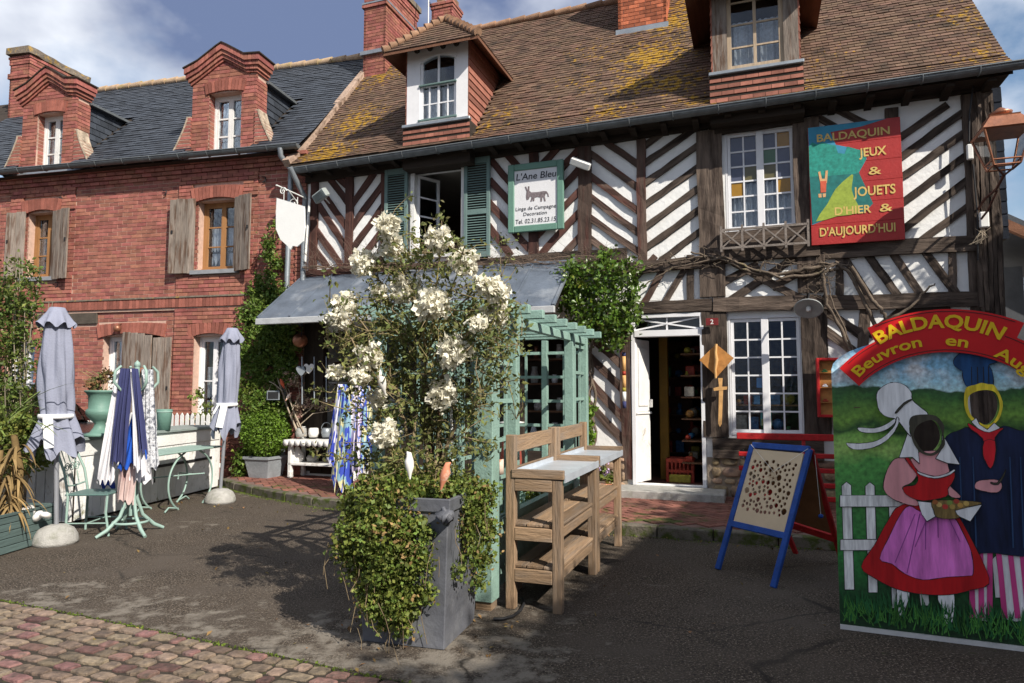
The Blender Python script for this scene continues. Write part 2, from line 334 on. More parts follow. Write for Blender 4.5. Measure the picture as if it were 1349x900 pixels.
def wall_holes(b, x0, x1, y0, y1, z0, z1, holes):
    xs = sorted({x0, x1, *[h[0] for h in holes], *[h[1] for h in holes]}); zs = sorted({z0, z1, *[h[2] for h in holes], *[h[3] for h in holes]})
    xs = [x for x in xs if x0 <= x <= x1]; zs = [z for z in zs if z0 <= z <= z1]
    for i in range(len(xs) - 1):
        k = 0
        while k < len(zs) - 1:
            cx = (xs[i] + xs[i + 1]) / 2
            ins = lambda kk: any(h[0] < cx < h[1] and h[2] < (zs[kk] + zs[kk + 1]) / 2 < h[3] for h in holes)
            if ins(k): k += 1; continue
            j = k
            while j < len(zs) - 1 and not ins(j): j += 1
            b.box(xs[i], xs[i + 1], y0, y1, zs[k], zs[j]); k = j
def sash(b, x0, x1, z0, z1, y, cols, rows, st=.05, mu=.022, dep=.04, bot=None):
    """one casement: stiles, rails and glazing bars; returns pane rectangles"""
    bt = bot or st
    b.box(x0, x0 + st, y, y + dep, z0, z1); b.box(x1 - st, x1, y, y + dep, z0, z1)
    b.box(x0 + st, x1 - st, y + .001, y + dep - .001, z0, z0 + bt); b.box(x0 + st, x1 - st, y + .001, y + dep - .001, z1 - st, z1)
    a0, a1, c0, c1 = x0 + st, x1 - st, z0 + bt, z1 - st; pw = (a1 - a0) / cols; ph = (c1 - c0) / rows
    for i in range(1, cols): b.box(a0 + i * pw - mu / 2, a0 + i * pw + mu / 2, y + .006, y + dep - .006, c0, c1)
    for j in range(1, rows): b.box(a0, a1, y + .008, y + dep - .008, c0 + j * ph - mu / 2, c0 + j * ph + mu / 2)
    return [(a0 + i * pw, a0 + (i + 1) * pw, c0 + j * ph, c0 + (j + 1) * ph, i, j) for i in range(cols) for j in range(rows)]
def panes(parent, rects, y, mats=None):
    for (a, b_, c, d, i, j) in rects:
        m = (mats or {}).get((i, j), glass); p = MB(); p.box(a + .004, b_ - .004, y, y + .004, c + .004, d - .004); p.build('pane', m, parent)
def curtain(b, x0, x1, z0, z1, y, waves=7, amp=.02, n=40, scallop=0):
    vs = []; 
    for i in range(n + 1):
        t = i / n; x = x0 + (x1 - x0) * t; yy = y + amp * sin(t * waves * 2 * pi) + .4 * amp * sin(t * 31)
        vs += [(x, yy, z0 + scallop * abs(sin(t * waves * pi))), (x, yy, z1)]
    b.add(vs, [(2 * i, 2 * i + 2, 2 * i + 3, 2 * i + 1) for i in range(n)], True)
def text_mesh(s, bold=0, ext=0):
    cu = bpy.data.curves.new('t', 'FONT'); cu.body = s; cu.size = 1; cu.offset = bold; cu.extrude = ext; cu.resolution_u = 3
    o = bpy.data.objects.new('t', cu); C.objects.link(o); dg = bpy.context.evaluated_depsgraph_get(); me = bpy.data.meshes.new_from_object(o.evaluated_get(dg))
    vs = [tuple(v.co) for v in me.vertices]; fs = [tuple(p.vertices) for p in me.polygons]
    bpy.data.objects.remove(o); bpy.data.curves.remove(cu); bpy.data.meshes.remove(me); return vs, fs
def letter(b, s, x0, z0, wd, ht, y, bold=0, circ=None, ext=.0, shear=0):
    """lettering in the x-z plane facing -y. wd: total width (or None). circ=(cx,cz,R,ang0): baseline on a circle, start angle"""
    vs, fs = text_mesh(s, bold); 
    if not vs: return
    mx_ = max(v[0] for v in vs); mn = min(v[0] for v in vs); sx = (wd / (mx_ - mn)) if wd else ht * 1.35; sz = ht / .70
    out = []
    for x, yy, z in vs:
        a = (x - mn) * sx; h = yy * sz
        if circ:
            cx, cz, R, a0 = circ; th = a0 - a / R; out.append((cx + (R + h) * cos(th), y, cz + (R + h) * sin(th)))
        else: out.append((x0 + a + shear * a * 0 + shear * h, y, z0 + h))
    b.add(out, fs)
def smooth_poly(P, k=5):
    n = len(P); out = []
    for i in range(n):
        p0, p1, p2, p3 = [P[(i + j - 1) % n] for j in range(4)]
        for t in [q / k for q in range(k)]:
            out.append(tuple(.5 * (2 * p1[d] + (p2[d] - p0[d]) * t + (2 * p0[d] - 5 * p1[d] + 4 * p2[d] - p3[d]) * t * t + (3 * p1[d] - p0[d] - 3 * p2[d] + p3[d]) * t ** 3) for d in (0, 1)))
    return out
def plate(loops, y0, y1):
    """flat plate with holes, outline loops in x-z"""
    cu = bpy.data.curves.new('c', 'CURVE'); cu.dimensions = '2D'; cu.fill_mode = 'BOTH'; cu.extrude = abs(y1 - y0) / 2
    for lp in loops:
        sp = cu.splines.new('POLY'); sp.points.add(len(lp) - 1); sp.use_cyclic_u = True
        for i, (a, b_) in enumerate(lp): sp.points[i].co = (a, b_, 0, 1)
    o = bpy.data.objects.new('c', cu); C.objects.link(o); dg = bpy.context.evaluated_depsgraph_get(); me = bpy.data.meshes.new_from_object(o.evaluated_get(dg))
    bpy.data.objects.remove(o); bpy.data.curves.remove(cu); ym = (y0 + y1) / 2
    for v in me.vertices: v.co = (v.co.x, ym - v.co.z, v.co.y)
    me.update(); return me
def slate_quad(b, P0, du, dn, nrm, w, h, th=.008, tilt=.01):
    """one tile/slate: P0 lower left corner; du along the course, dn up the slope"""
    P0 = Vector(P0); a = P0 + nrm * (th + tilt); c = P0 + dn * h + nrm * .002
    vs = [a, a + du * w, c + du * w, c, P0 + nrm * tilt * .3, P0 + du * w + nrm * tilt * .3]
    b.add(vs, [(0, 1, 2, 3), (4, 5, 1, 0), (0, 3, 4), (1, 5, 2)])
def tiled(parent, name, m, stn, prof, u0f, u1f, tw, ex, keep=None, best=None, nbest=300, over=1.25, vbias=(0, 0)):
    """roof tiling along x on the profile prof [(y,z)...]; nearest tiles to `best` become single objects"""
    segs = []; 
    for (a, b_), (c, d) in zip(prof[:-1], prof[1:]): segs.append((Vector((0, a, b_)), Vector((0, c, d))))
    tot = [(q - p).length for p, q in segs]; Ltot = sum(tot); k = 0; s = 0; T_ = []
    while s < Ltot - ex * .3:
        acc = 0
        for (p, q), l in zip(segs, tot):
            if s <= acc + l: break
            acc += l
        dn = (q - p).normalized(); o = p + dn * (s - acc); nrm = Vector((1, 0, 0)).cross(dn); nrm = nrm if nrm.z > 0 else -nrm
        x = u0f(o.y, o.z) - (tw * .5 if k % 2 else 0)
        while x < u1f(o.y, o.z) - .02:
            xa = max(x, u0f(o.y, o.z)); xb = min(x + tw - .006, u1f(o.y, o.z))
            if xb - xa > .03 and (keep is None or keep((xa + xb) / 2, o.y, o.z)):
                T_.append((Vector((xa, o.y, o.z)), dn, nrm, xb - xa))
            x += tw
        s += ex; k += 1
    if best is not None:
        bv = Vector(best); T_.sort(key=lambda t: (t[0] - bv).length)
    else: nbest = 0
    base = MB(); slate_quad(base, (0, 0, 0), Vector((1, 0, 0)), Vector((0, 1, 0)), Vector((0, 0, 1)), 1, 1)
    bm = None; sb = MB()
    for i, (p, dn, nrm, ww) in enumerate(T_):
        jz = random.uniform(-.004, .005); hh = ex * over * random.uniform(.96, 1.02); p = p - dn * random.uniform(0, .006)
        if i < nbest:
            if bm is None: bo = base.build(name, m, parent); bm = bo.data; first = bo
            M = Matrix.Translation(p) @ Matrix(((ww, 0, 0, 0), (0, dn.y * hh, nrm.y, 0), (0, dn.z * hh, nrm.z * (1 + jz * 20), 0), (0, 0, 0, 1)))
            if first: first.matrix_local = M; first = None
            else: put(name, bm, parent, M)
        else:
            sb.rnd(); slate_quad(sb, p + nrm * jz, Vector((1, 0, 0)), dn, nrm, ww, hh)
    if sb.v: stuff(sb.build(stn, m, parent))
def bricks(parent, name, m, rects, xr, zr, y, bl=.212, bh=.062, jo=.012, dep=.03, nbest=0, best=None, proud=None, stn='brickwork', cuts=()):
    """coursed bricks over xr,zr except inside rects, front face at y"""
    x0, x1 = xr; z0, z1 = zr; Ls = []; k = 0; z = z0
    while z + bh <= z1 + 1e-3:
        x = x0 - ((bl + jo) / 2 if k % 2 else 0)
        while x < x1:
            iv = [(max(x, x0), min(x + bl, x1))]
            for h in rects:
                if h[2] < z + bh * .7 and h[3] > z + bh * .3:
                    nv = []
                    for a, b_ in iv:
                        if h[1] <= a or h[0] >= b_: nv.append((a, b_)); continue
                        if h[0] > a: nv.append((a, h[0]))
                        if h[1] < b_: nv.append((h[1], b_))
                    iv = nv
            for cq in cuts: iv = [p for a, b_ in iv for p in (((a, cq), (cq, b_)) if a < cq < b_ else ((a, b_),))]
            for a, b_ in iv:
                if b_ - a > .012: Ls.append((a, b_, z))
            x += bl + jo
        z += bh + jo; k += 1
    if best: Ls.sort(key=lambda t: ((t[0] - best[0]) ** 2 + (t[2] - best[1]) ** 2))
    sb = MB(); ub = None
    for i, (a, b_, z) in enumerate(Ls):
        yy = y + random.uniform(-.003, .003) - (proud((a + b_) / 2, z) if proud else 0)
        if i < nbest:
            if ub is None:
                q = MB(); q.bbox(0, 1, 0, 1, 0, 1, .03); fo = q.build(name, m, parent); ub = fo.data; M = None
            M = Matrix.Translation((a, yy, z)) @ Matrix.Diagonal((b_ - a, dep, bh, 1))
            if fo: fo.matrix_local = M; fo = None
            else: put(name, ub, parent, M)
        else: sb.rnd(); sb.box(a, b_, yy, yy + dep, z, z + bh)
    if sb.v: stuff(sb.build(stn, m, parent))
# ================= SETTING =================
asph = mat('asphalt', (.058, .044, .032), .9, .3, 2.2, 1.0, 75, dist=.012)
overlay(asph, (.26, .215, .17), 70, .56, .60, det=3)
overlay(asph, (.016, .012, .010), 48, .53, .60, det=4)
overlay(asph, (.085, .068, .054), 1.3, .45, .7)
sp = [(*G(60, 790), 0, 1.0, .2), (*G(260, 825), 0, .8, .2), (*G(160, 800), 0, .9, .2), (*G(420, 850), 0, 1.0, .24), (*G(610, 870), 0, 1.1, .26), (*G(690, 800), 0, .9, .14), (*G(260, 690), 0, .8, .12), (*G(330, 650), 0, .6, .14), (*G(800, 770), 0, .7, .1)]
overlay(asph, (.20, .175, .145), 5.5, .62, .76, sp)
overlay(asph, (.05, .065, .012), 9, .66, .72, [(*w3(T, 0, -.95, 0), 1.0, .18), (*w3(T, 2, -2.15, 0), .7, .16), (*w3(T, 5, -2.5, 0), .7, .16), (*w3(T, 7, -2.5, 0), .6, .12), (-5.0, 9.5, 0, .8, .14), (-5.0, 11, 0, .9, .14)])
cracks(asph, (.018, .015, .012), .55, .012, .48, .60)
g = MB(); g.add([(-300, -300, 0), (300, -300, 0), (300, 300, 0), (-300, 300, 0)], [(0, 1, 2, 3)]); struct(g.build('asphalt_ground', asph))
# pavement with kerb and red herringbone bricks
pave_m = mat('pavement_bed', (.16, .10, .085), .95, .3, 6, .3, 60)
paver_m = mat('red_paver', (.20, .082, .062), .85, .3, 7, .3, 70, per=.3, col2=(.12, .06, .045), c2=(.5, .7), c2sc=1.6)
overlay(paver_m, (.07, .085, .02), 4, .60, .70, [(*w3(T, 1.0, -1.8, .1), 1.6, .14), (*w3(T, 6.2, -2.1, .1), 1.2, .14)])
KL = [(-1.25, -.25), (-1.0, -.75), (-.3, -1.15), (.6, -1.55), (1.9, -2.0), (3.2, -2.25), (6, -2.36), (9, -2.38), (13, -2.4)]
PZ = .12
pv = MB(); n = len(KL); V = [(u, v, 0) for u, v in KL] + [(13, .6, 0), (-1.25, .6, 0)]; V2 = [(a, b_, PZ - .012) for a, b_, c in V]; k = len(V)
pv.add(V + V2, [tuple(range(k, 2 * k))] + [(i, (i + 1) % k, (i + 1) % k + k, i + k) for i in range(k)])
pave = struct(pv.build('pavement', pave_m)); pave.location = (*T.o, 0); pave.rotation_euler = (0, 0, T.a)
kerb_m = overlay(mat('mossy_kerb_stone', (.12, .105, .085), .95, .35, 9, .5, 50, per=.2), (.055, .07, .014), 7, .46, .58)
def kline(v_u):  # v of the kerb at u
    for (a, b_), (c, d) in zip(KL[:-1], KL[1:]):
        if a <= v_u <= c: return b_ + (d - b_) * (v_u - a) / (c - a)
    return KL[-1][1]
u = -1.0
while u < 12.5:
    u2 = u + random.uniform(.55, .95); p = Vector((u, kline(u), 0)); q = Vector((u2 - .012, kline(u2), 0)); b = MB()
    b.bar(p + Vector((0, -.055, .055)), q + Vector((0, -.055, .055)), .13, .13, (0, 0, 1), 3, .008); b.build('kerb_stone', kerb_m, pave, bevel=.012); u = u2
tiles = []; W_ = .105; R45 = Matrix.Rotation(radians(45), 2)
for i in range(-90, 200):
    for j in range(-90, 90):
        ox = i + 2 * j; oy = i - 2 * j
        for (bx, by, lx, ly) in ((0, 0, 2, 1), (2, -1, 1, 2)):
            c = Vector(((ox + bx + lx / 2) * W_, (oy + by + ly / 2) * W_)); c = R45 @ c; c.x += 0; 
            if not (-1.0 < c.x < 11.5 and c.y < .35): continue
            if c.y < kline(c.x) + .14: continue
            tiles.append((c.x, c.y, lx > ly))
cl_ = T.loc(0, 0); tiles.sort(key=lambda t: (t[0] - 6.2) ** 2 + (t[1] + 2.4) ** 2 * 2)
q = MB(); q.bbox(-.5, .5, -.5, .5, 0, 1, .04); um = None; sb = MB(); bigt = []
for i, (x, y, hz) in enumerate(tiles):
    l, s_ = 2 * W_ - .010, W_ - .010; z = PZ - .04 + random.uniform(0, .006); a = radians(45) + (0 if hz else pi / 2) + random.uniform(-.01, .01)
    M = Matrix.Translation((x, y, z)) @ Matrix.Rotation(a, 4, 'Z') @ Matrix.Diagonal((l, s_, .038, 1))
    if i < 300:
        if um is None: o = q.build('paving_brick', paver_m, pave); um = o.data; o.matrix_local = M
        else: put('paving_brick', um, pave, M)
    else: sb.rnd(); sb.M = M; sb.box(-.5, .5, -.5, .5, 0, 1); sb.M = None
stuff(sb.build('herringbone_brickwork', paver_m, pave))
# cobbled strip along the bottom of the photo
cob_m = mat('cobble', (.19, .142, .104), .88, .45, 22, .9, 45, per=.35, huev=.016, col2=(.11, .085, .07), c2=(.48, .66), c2sc=16)
cob2 = mat('purple_cobble', (.165, .092, .08), .88, .45, 22, .9, 45, per=.4, huev=.016, col2=(.10, .07, .06), c2=(.48, .66), c2sc=16)
joint_m = overlay(mat('cobble_joint', (.04, .032, .024), .98, .4, 20, .8, 60), (.07, .085, .015), 6, .60, .68)
st = MB(); top_ = lambda u: -6.40 - .0045 * (u - 1) ** 2 - .045 * (u - 1) if u > 1 else -6.40
us = [-8, -4, 0, 1, 2, 3, 4, 5, 6, 7, 9, 12]; ST_W = 1.0
V = []; 
for u in us: V += [(u, top_(u) + .035, .004), (u, top_(u) - ST_W, .004)]
st.add(V, [(2 * i, 2 * i + 1, 2 * i + 3, 2 * i + 2) for i in range(len(us) - 1)])
strip = struct(st.build('cobbled_strip', joint_m)); strip.location = (*T.o, 0); strip.rotation_euler = (0, 0, T.a)
cms = []
for k in range(7):
    b = MB(); rr = random.Random(k); h = .5; ring = []
    for a in range(10):
        t = 2 * pi * a / 10 + (0, .15, 0, -.15, 0, 0, .15, 0, -.15, 0)[a]; cx_, sy_ = cos(t), sin(t); m_ = max(abs(cx_), abs(sy_)); ring.append((cx_ / m_ * .5 * rr.uniform(.84, 1.03), sy_ / m_ * .5 * rr.uniform(.84, 1.03)))
    vs = [(x, y, -.02) for x, y in ring] + [(x * .98, y * .98, .010) for x, y in ring] + [(x * .90, y * .90, .019 + rr.uniform(-.002, .003)) for x, y in ring] + [(x * .4, y * .4, .022 + rr.uniform(-.002, .002)) for x, y in ring] + [(0, 0, .022)]
    fs = []
    for r_ in range(3):
        for a in range(10): a2 = (a + 1) % 10; fs.append((r_ * 10 + a, r_ * 10 + a2, r_ * 10 + 10 + a2, r_ * 10 + 10 + a))
    fs += [(30 + a, 30 + (a + 1) % 10, 40) for a in range(10)]
    b.add(vs, fs); me = b.build('tmp', [cob_m] if k < 5 else [cob2]); cms.append(me.data); bpy.data.objects.remove(me)
row = 0; v = 0
while v < ST_W - .05:
    rd = .110; u = 1.0 + random.uniform(0, .12)
    while u < 8.4:
        ln = random.choice([.09, .12, .14, .16, .19]) + random.uniform(-.012, .012); uc = u + ln / 2; vc = top_(uc) - v - rd / 2
        M = Matrix.Translation((uc, vc, .006 + random.uniform(-.004, .005))) @ Matrix.Rotation(random.uniform(-.11, .11) - .04, 4, 'Z') @ Matrix.Rotation(random.uniform(-.04, .04), 4, 'X') @ Matrix.Diagonal((ln - .018, rd - .016 - random.uniform(0, .014), .55, 1))
        put('cobble', random.choice(cms), strip, M); u += ln
    v += rd; row += 1
moss_m = mat('moss', (.10, .14, .02), .95, .3, 20, 0, per=.4, trans=.2)
pts = []
for _ in range(1500):
    u = random.uniform(1, 8); pts.append((*T.wld(u, top_(u) + random.gauss(.01, .016)), .008))
for _ in range(1800):
    u = -.9 + 9 * random.random() ** 1.4; pts.append((*T.wld(u, kline(u) - .13 - abs(random.gauss(0, .05))), .008))
stuff(struct(leaves('moss', moss_m, pts, .018, up=2)))['kind'] = 'stuff'

# ================= HALF-TIMBERED HOUSE =================
H1 = thing('half_timbered_house', 'old half-timbered house with white plaster panels and brown tiled roof', 'house', T, (0, 0, 0))
WIN_U = T.r4((954, 176), (1048, 164), (1050, 300), (958, 306)); WIN_L = T.r4((959, 418), (1055, 415), (1062, 574), (963, 573))
DOOR = T.r4((831, 416), (927, 412), (931, 648), (836, 644)); DOOR = (DOOR[0], DOOR[1], .24, DOOR[3])
OPW = (T.px(543, 260)[0], T.px(613, 260)[0], 3.82, 5.36)   # upper open window
SHOP = (.18, 5.05, .16, 2.62)
holes = [WIN_U, WIN_L, DOOR, OPW, SHOP]
b = MB(); wall_holes(b, 0, 10.52, 0, .14, PZ - .02, 5.5, holes); b.build('plaster_wall', plaster_m, H1)
b = MB(); b.box(10.38, 10.52, .14, 6, 0, 5.5); b.box(0, .14, .14, 6, 0, 5.5); b.box(0, 10.52, 6, 6.14, 0, 5.5)
gz_ = [(-.0, 5.5), (6.1, 5.5), (2.9, 9.1)]
for x0 in (0, 10.4): b.add([(x0, a, c) for a, c in gz_] + [(x0 + .12, a, c) for a, c in gz_], [(0, 1, 2), (5, 4, 3), (0, 3, 4, 1), (1, 4, 5, 2), (2, 5, 3, 0)])
b.build('side_wall', plaster_m, H1)
b = MB(); b.box(.14, 10.38, .16, 6, .13, .20); b.box(.14, 10.38, .16, 6, 2.74, 2.86); b.build('floor_slab', mat('tile_floor', (.13, .055, .04), .6, .2, 4, .1), H1)
b = MB(); b.box(.14, 10.38, .16, 6, 5.42, 5.48); b.build('ceiling', mat('ceiling', (.25, .24, .22), .9, .1), H1)
b = MB(); b.box(5.35, 5.42, .16, 5.9, .2, 5.42); b.box(7.10, 7.15, .9, 5.9, .2, 2.74); b.box(.14, 10.3, 3.2, 3.26, .2, 5.42); b.box(6.95, 7.0, .16, 5.9, 2.86, 5.42); b.build('inner_wall', room_m, H1)
# --- roof
PROF = [(-.40, 5.60), (-.10, 5.85), (.35, 6.36), (2.9, 9.36)]; 
rf = MB()
for (a, c), (d, e_) in zip(PROF[:-1], PROF[1:]):
    rf.add([(-.12, a, c - .02), (10.66, a, c - .02), (10.66, d, e_ - .02), (-.12, d, e_ - .02), (-.12, a, c - .10), (10.66, a, c - .10), (10.66, d, e_ - .10), (-.12, d, e_ - .10)], [(0, 1, 2, 3), (7, 6, 5, 4), (0, 4, 5, 1), (1, 5, 6, 2), (3, 7, 4, 0)])
rf.add([(-.12, 2.9, 9.36), (10.66, 2.9, 9.36), (10.66, 6.6, 5.5), (-.12, 6.6, 5.5)], [(0, 1, 2, 3)])
roof = rf.build('roof', dark_m, H1)
def rz_at(y):
    for (a, c), (d, e_) in zip(PROF[:-1], PROF[1:]):
        if a <= y <= d: return c + (e_ - c) * (y - a) / (d - a)
def ry_at(z):
    for (a, c), (d, e_) in zip(PROF[:-1], PROF[1:]):
        if c <= z <= e_: return a + (d - a) * (z - c) / (e_ - c)
DORM = [(2.16, 3.28), (7.11, 8.25)]
def keep(x, y, z):
    for a, c in DORM:
        if a - .02 < x < c + .02 and -.27 < y < ry_at(7.3): return False
    return True
LU = lambda y, z: -.10; RU = lambda y, z: 10.70
tiled(roof, 'roof_tile', tile_m, 'roof_tiling', PROF, LU, RU, .165, .092, keep, best=(9.3, -.4, 5.7), nbest=300, over=1.35)
u = -.1
while u < 10.7:
    b = MB(); b.rnd(); pts = [(u, 2.9, 9.40), (u + .33, 2.9, 9.415)]; b.tube(pts, [.070, .085], 10); b.build('ridge_tile', ridge_m, roof); u += .33
b = MB()
for i in range(len(PROF) - 1):
    (a, c), (d, e_) = PROF[i], PROF[i + 1]; b.bar((-.17, a, c + .03), (-.17, d, e_ + .03), .15, .13, (0, -.7, .7), 6, .015)
b.build('verge_mortar', mat('verge_mortar', (.36, .26, .20), .95, .35, 9, .6, 30, col2=(.15, .10, .07), c2=(.5, .62)), roof)
# eave boards, rafter ends, gutter
b = MB(); b.box(-.1, 10.62, -.40, -.02, 5.50, 5.53); b.build('eave_board', dark_m, H1)
for i in range(24):
    b = MB(); u = .1 + i * .45; b.bar((u, -.38, 5.50), (u, .0, 5.46), .09, .09); b.build('rafter_end', dark_m, H1)
def gutter(parent, u0, u1, y, z, r, m, br=.62, zl=None):
    z1 = z if zl is None else zl; b = MB(); n = 9; vs = []; N_ = 8
    for k in range(N_ + 1):
        u = u0 + (u1 - u0) * k / N_; zz = z1 + (z - z1) * k / N_
        for i in range(n): t = pi + pi * i / (n - 1); vs.append((u, y + r * cos(t), zz + r * sin(t)))
    for k in range(N_):
        for i in range(n - 1): o = k * n + i; b.add([vs[o], vs[o + 1], vs[o + n + 1], vs[o + n]], [(0, 1, 2, 3)], True)
    b.tube([(u0, y - r, z1), (u1, y - r, z)], .012, 6)
    for uu, zz in ((u0, z1), (u1, z)): b.add([(uu, y, zz)] + [(uu, y + r * cos(pi + pi * i / (n - 1)), zz + r * sin(pi + pi * i / (n - 1))) for i in range(n)], [(0, i, i + 1) for i in range(1, n)])
    gt = b.build('gutter', m, parent); u = u0 + .3
    while u < u1:
        c = MB(); t_ = (u - u0) / (u1 - u0); zz = z1 + (z - z1) * t_
        c.tube([(u, y + (r + .006) * cos(pi + pi * i / 8), zz + (r + .006) * sin(pi + pi * i / 8)) for i in range(9)], .009, 5); c.build('gutter_bracket', m, gt); u += br
    return gt
gutter(H1, .06, 10.80, -.47, 5.60, .080, gut_m, zl=5.475)
# --- timbers
def tp(x1, y1, x2, y2, wpx, name='brace', m=None, y=-.035, dep=.09, jit=.011):
    p = T.px(x1, y1); q = T.px(x2, y2); D = 9.5; ex_ = .06 / max(.2, sqrt((p[0] - q[0]) ** 2 + (p[1] - q[1]) ** 2)); p, q = (p[0] - (q[0] - p[0]) * ex_, p[1] - (q[1] - p[1]) * ex_), (q[0] + (q[0] - p[0]) * ex_, q[1] + (q[1] - p[1]) * ex_); um = (p[0] + q[0]) / 2; wx = T.wld(um, 0); D = wx[1] + .0
    if m is None: m = redw if um < 4.9 else (oldred if um < 6.3 else oldw)
    return beam(name, (p, q), wpx * 1.02 * D / 892, dep, m, H1, y, jit)
def up(x, y): return (400 + x / 4.7375, 180 + y / 4.7375)
def sg(x, y): return (640 + x / 6.132, 190 + y / 6.132)
def c5(x, y): return (780 + x / 2.371, y / 2.371)
def c8(x, y): return (760 + x / 2.290, 180 + y / 2.290)
def r3(x, y): return (1030 + x / 4.229, 300 + y / 4.229)
def cc(f, L, w, **k):
    for a, b_, c, d in L: tp(*f(a, b_), *f(c, d), w, **k)
# panel 1
cc(up, [(150, 245, 268, 400), (140, 380, 268, 560), (92, 420, 268, 690), (85, 590, 235, 800), (75, 710, 140, 800)], 8.5)
cc(up, [(200, 235, 265, 300), (440, 235, 312, 415), (505, 290, 310, 560), (510, 420, 310, 700), (512, 560, 340, 800), (512, 690, 430, 800)], 8.5)
# panel 2 (behind the hanging sign)
cc(sg, [(190, 100, 340, 270), (60, 150, 340, 470), (50, 310, 340, 640), (45, 490, 340, 830), (40, 680, 190, 880)], 9)
cc(sg, [(560, 60, 430, 200), (740, 60, 430, 400), (750, 210, 430, 560), (750, 390, 430, 730), (750, 560, 460, 880), (750, 760, 640, 890)], 9)
# panel 3
cc(c8, [(60, 0, 185, 85), (40, 52, 180, 152), (40, 118, 180, 222), (40, 182, 182, 288), (40, 245, 182, 345), (40, 308, 130, 375)], 8.5)
cc(c8, [(300, -40, 205, 30), (372, -35, 205, 82), (376, 20, 208, 140), (378, 85, 208, 205), (378, 150, 210, 272), (380, 215, 212, 335), (382, 280, 262, 368)], 8.5)
# panel 5 right end
cc(c8, [(1105, -85, 980, 0), (1150, -62, 982, 60), (1170, -10, 985, 118), (1172, 60, 986, 198), (1174, 135, 990, 275), (1176, 215, 1040, 312)], 9.5)
cc(c5, [(745, 335, 860, 390), (700, 365, 760, 400)], 8)
# belt panels
cc(c8, [(272, 380, 205, 500), (342, 375, 262, 505), (230, 370, 165, 440)], 8)
cc(c8, [(690, 345, 452, 502), (535, 392, 440, 440), (470, 378, 690, 500), (700, 395, 600, 450)], 10)
cc(c8, [(795, 350, 880, 480), (868, 345, 965, 478), (945, 340, 1035, 475), (1035, 330, 1140, 470)], 9.5)
tp(*c8(343, 370), *c8(343, 505), 9); tp(*c8(792, 360), *c8(792, 480), 9); tp(*c8(1132, 322), *c8(1132, 470), 9)
# ground floor braces
s7 = lambda x, y: (690 + x / 3.0, 320 + y / 3.0)
cc(s7, [(262, 370, 395, 490), (262, 450, 395, 580), (262, 545, 395, 695), (262, 640, 395, 780)], 10, m=oldred)
cc(r3, [(245, 465, 440, 600), (245, 575, 440, 720)], 11)
tp(1140, 402, 1136, 470, 13); tp(1143, 470, 1170, 560, 15); tp(1200, 400, 1150, 440, 12)
# posts and plates
BLT = 2.79
def post(x, z0, z1, wpx, name='post', y=-.055, m=None):
    u = T.px(x[0], x[1])[0]; D = T.wld(u, 0)[1]; wd = wpx * D / 892
    if m is None: m = redw if u < 4.9 else (oldred if u < 6.3 else oldw)
    beam(name, ((u, z0), (u, z1)), wd, .14, m, H1, y, .010)
post((415, 290), 3.6, 5.4, 11); post((461, 290), 3.6, 5.4, 11); post((507, 290), 3.6, 5.4, 9); post((704, 260), 3.6, 5.4, 13); post((640, 260), 3.6, 5.4, 8)
post((771, 270), 3.6, 5.4, 18, m=oldred); post((846, 250), 3.45, 5.4, 12); post((936, 250), 2.95, 5.4, 33, y=-.07); post((1064, 250), 2.95, 5.4, 33, y=-.07)
post((1178, 240), 3.6, 5.4, 16); post((1281, 250), 2.6, 5.45, 18); post((1300, 250), 2.6, 5.45, 18, y=-.10); post((1281, 350), .4, 2.6, 18); post((1300, 350), .4, 2.6, 18, y=-.10)
post((942, 500), .95, 2.86, 32, y=-.06); post((1075, 500), .95, 2.86, 32, y=-.06); post((1222, 560), .5, 2.7, 62, m=dark_m, y=-.05); post((55 + 360, 500), .2, 3.6, 30, m=dark_m); post((825, 500), .3, 2.74, 13, y=-.05, m=oldred)
def plate_b(x0, x1, z0, z1, hgt, name='beam', y=-.06, m=None, dep=.15):
    n = max(1, round((x1 - x0) / 3.6))
    for i in range(n):
        a = x0 + (x1 - x0) * i / n; c = x0 + (x1 - x0) * (i + 1) / n
        mm = m or (redw if c < 4.9 else oldw); beam(name, ((a, z0 + (z1 - z0) * i / n), (c - .004, z0 + (z1 - z0) * (i + 1) / n)), hgt, dep, mm, H1, y, .010)
plate_b(0, 10.52, 5.44, 5.55, .17, y=-.09, m=dark_m, dep=.2); plate_b(7.1, 8.3, 5.41, 5.43, .18, y=-.095, m=dark_m, dep=.2)
plate_b(4.95, 7.15, 3.44, 3.46, .17, y=-.08); plate_b(7.16, 8.45, 3.64, 3.66, .44, y=-.10, m=oldw); plate_b(8.46, 10.4, 3.50, 3.48, .20, y=-.08)
plate_b(6.0, 7.02, 2.83, 2.83, .17, y=-.08); plate_b(7.03, 8.45, 2.83, 2.80, .20, y=-.085); plate_b(8.46, 10.4, 2.80, 2.76, .19, y=-.08); plate_b(0, 5.8, 3.66, 3.66, .18, y=-.06)
for z0, h, a, c, in ((.86, .15, 6.98, 8.42), (.72, .12, 6.98, 7.35), (.73, .12, 7.4, 8.42)): plate_b(a, c, z0, z0, h, 'sill_log', -.10)
for k in range(7):
    uu = 10.27 + k * .042; z0_ = random.uniform(2.4, 2.7); bb_ = beam('post_split', ((uu + random.gauss(0, .01), z0_), (uu + random.gauss(0, .015), 5.4 - random.uniform(0, .3))), random.uniform(.03, .05), .05, oldw, H1, -.135 - random.uniform(0, .02), .012)
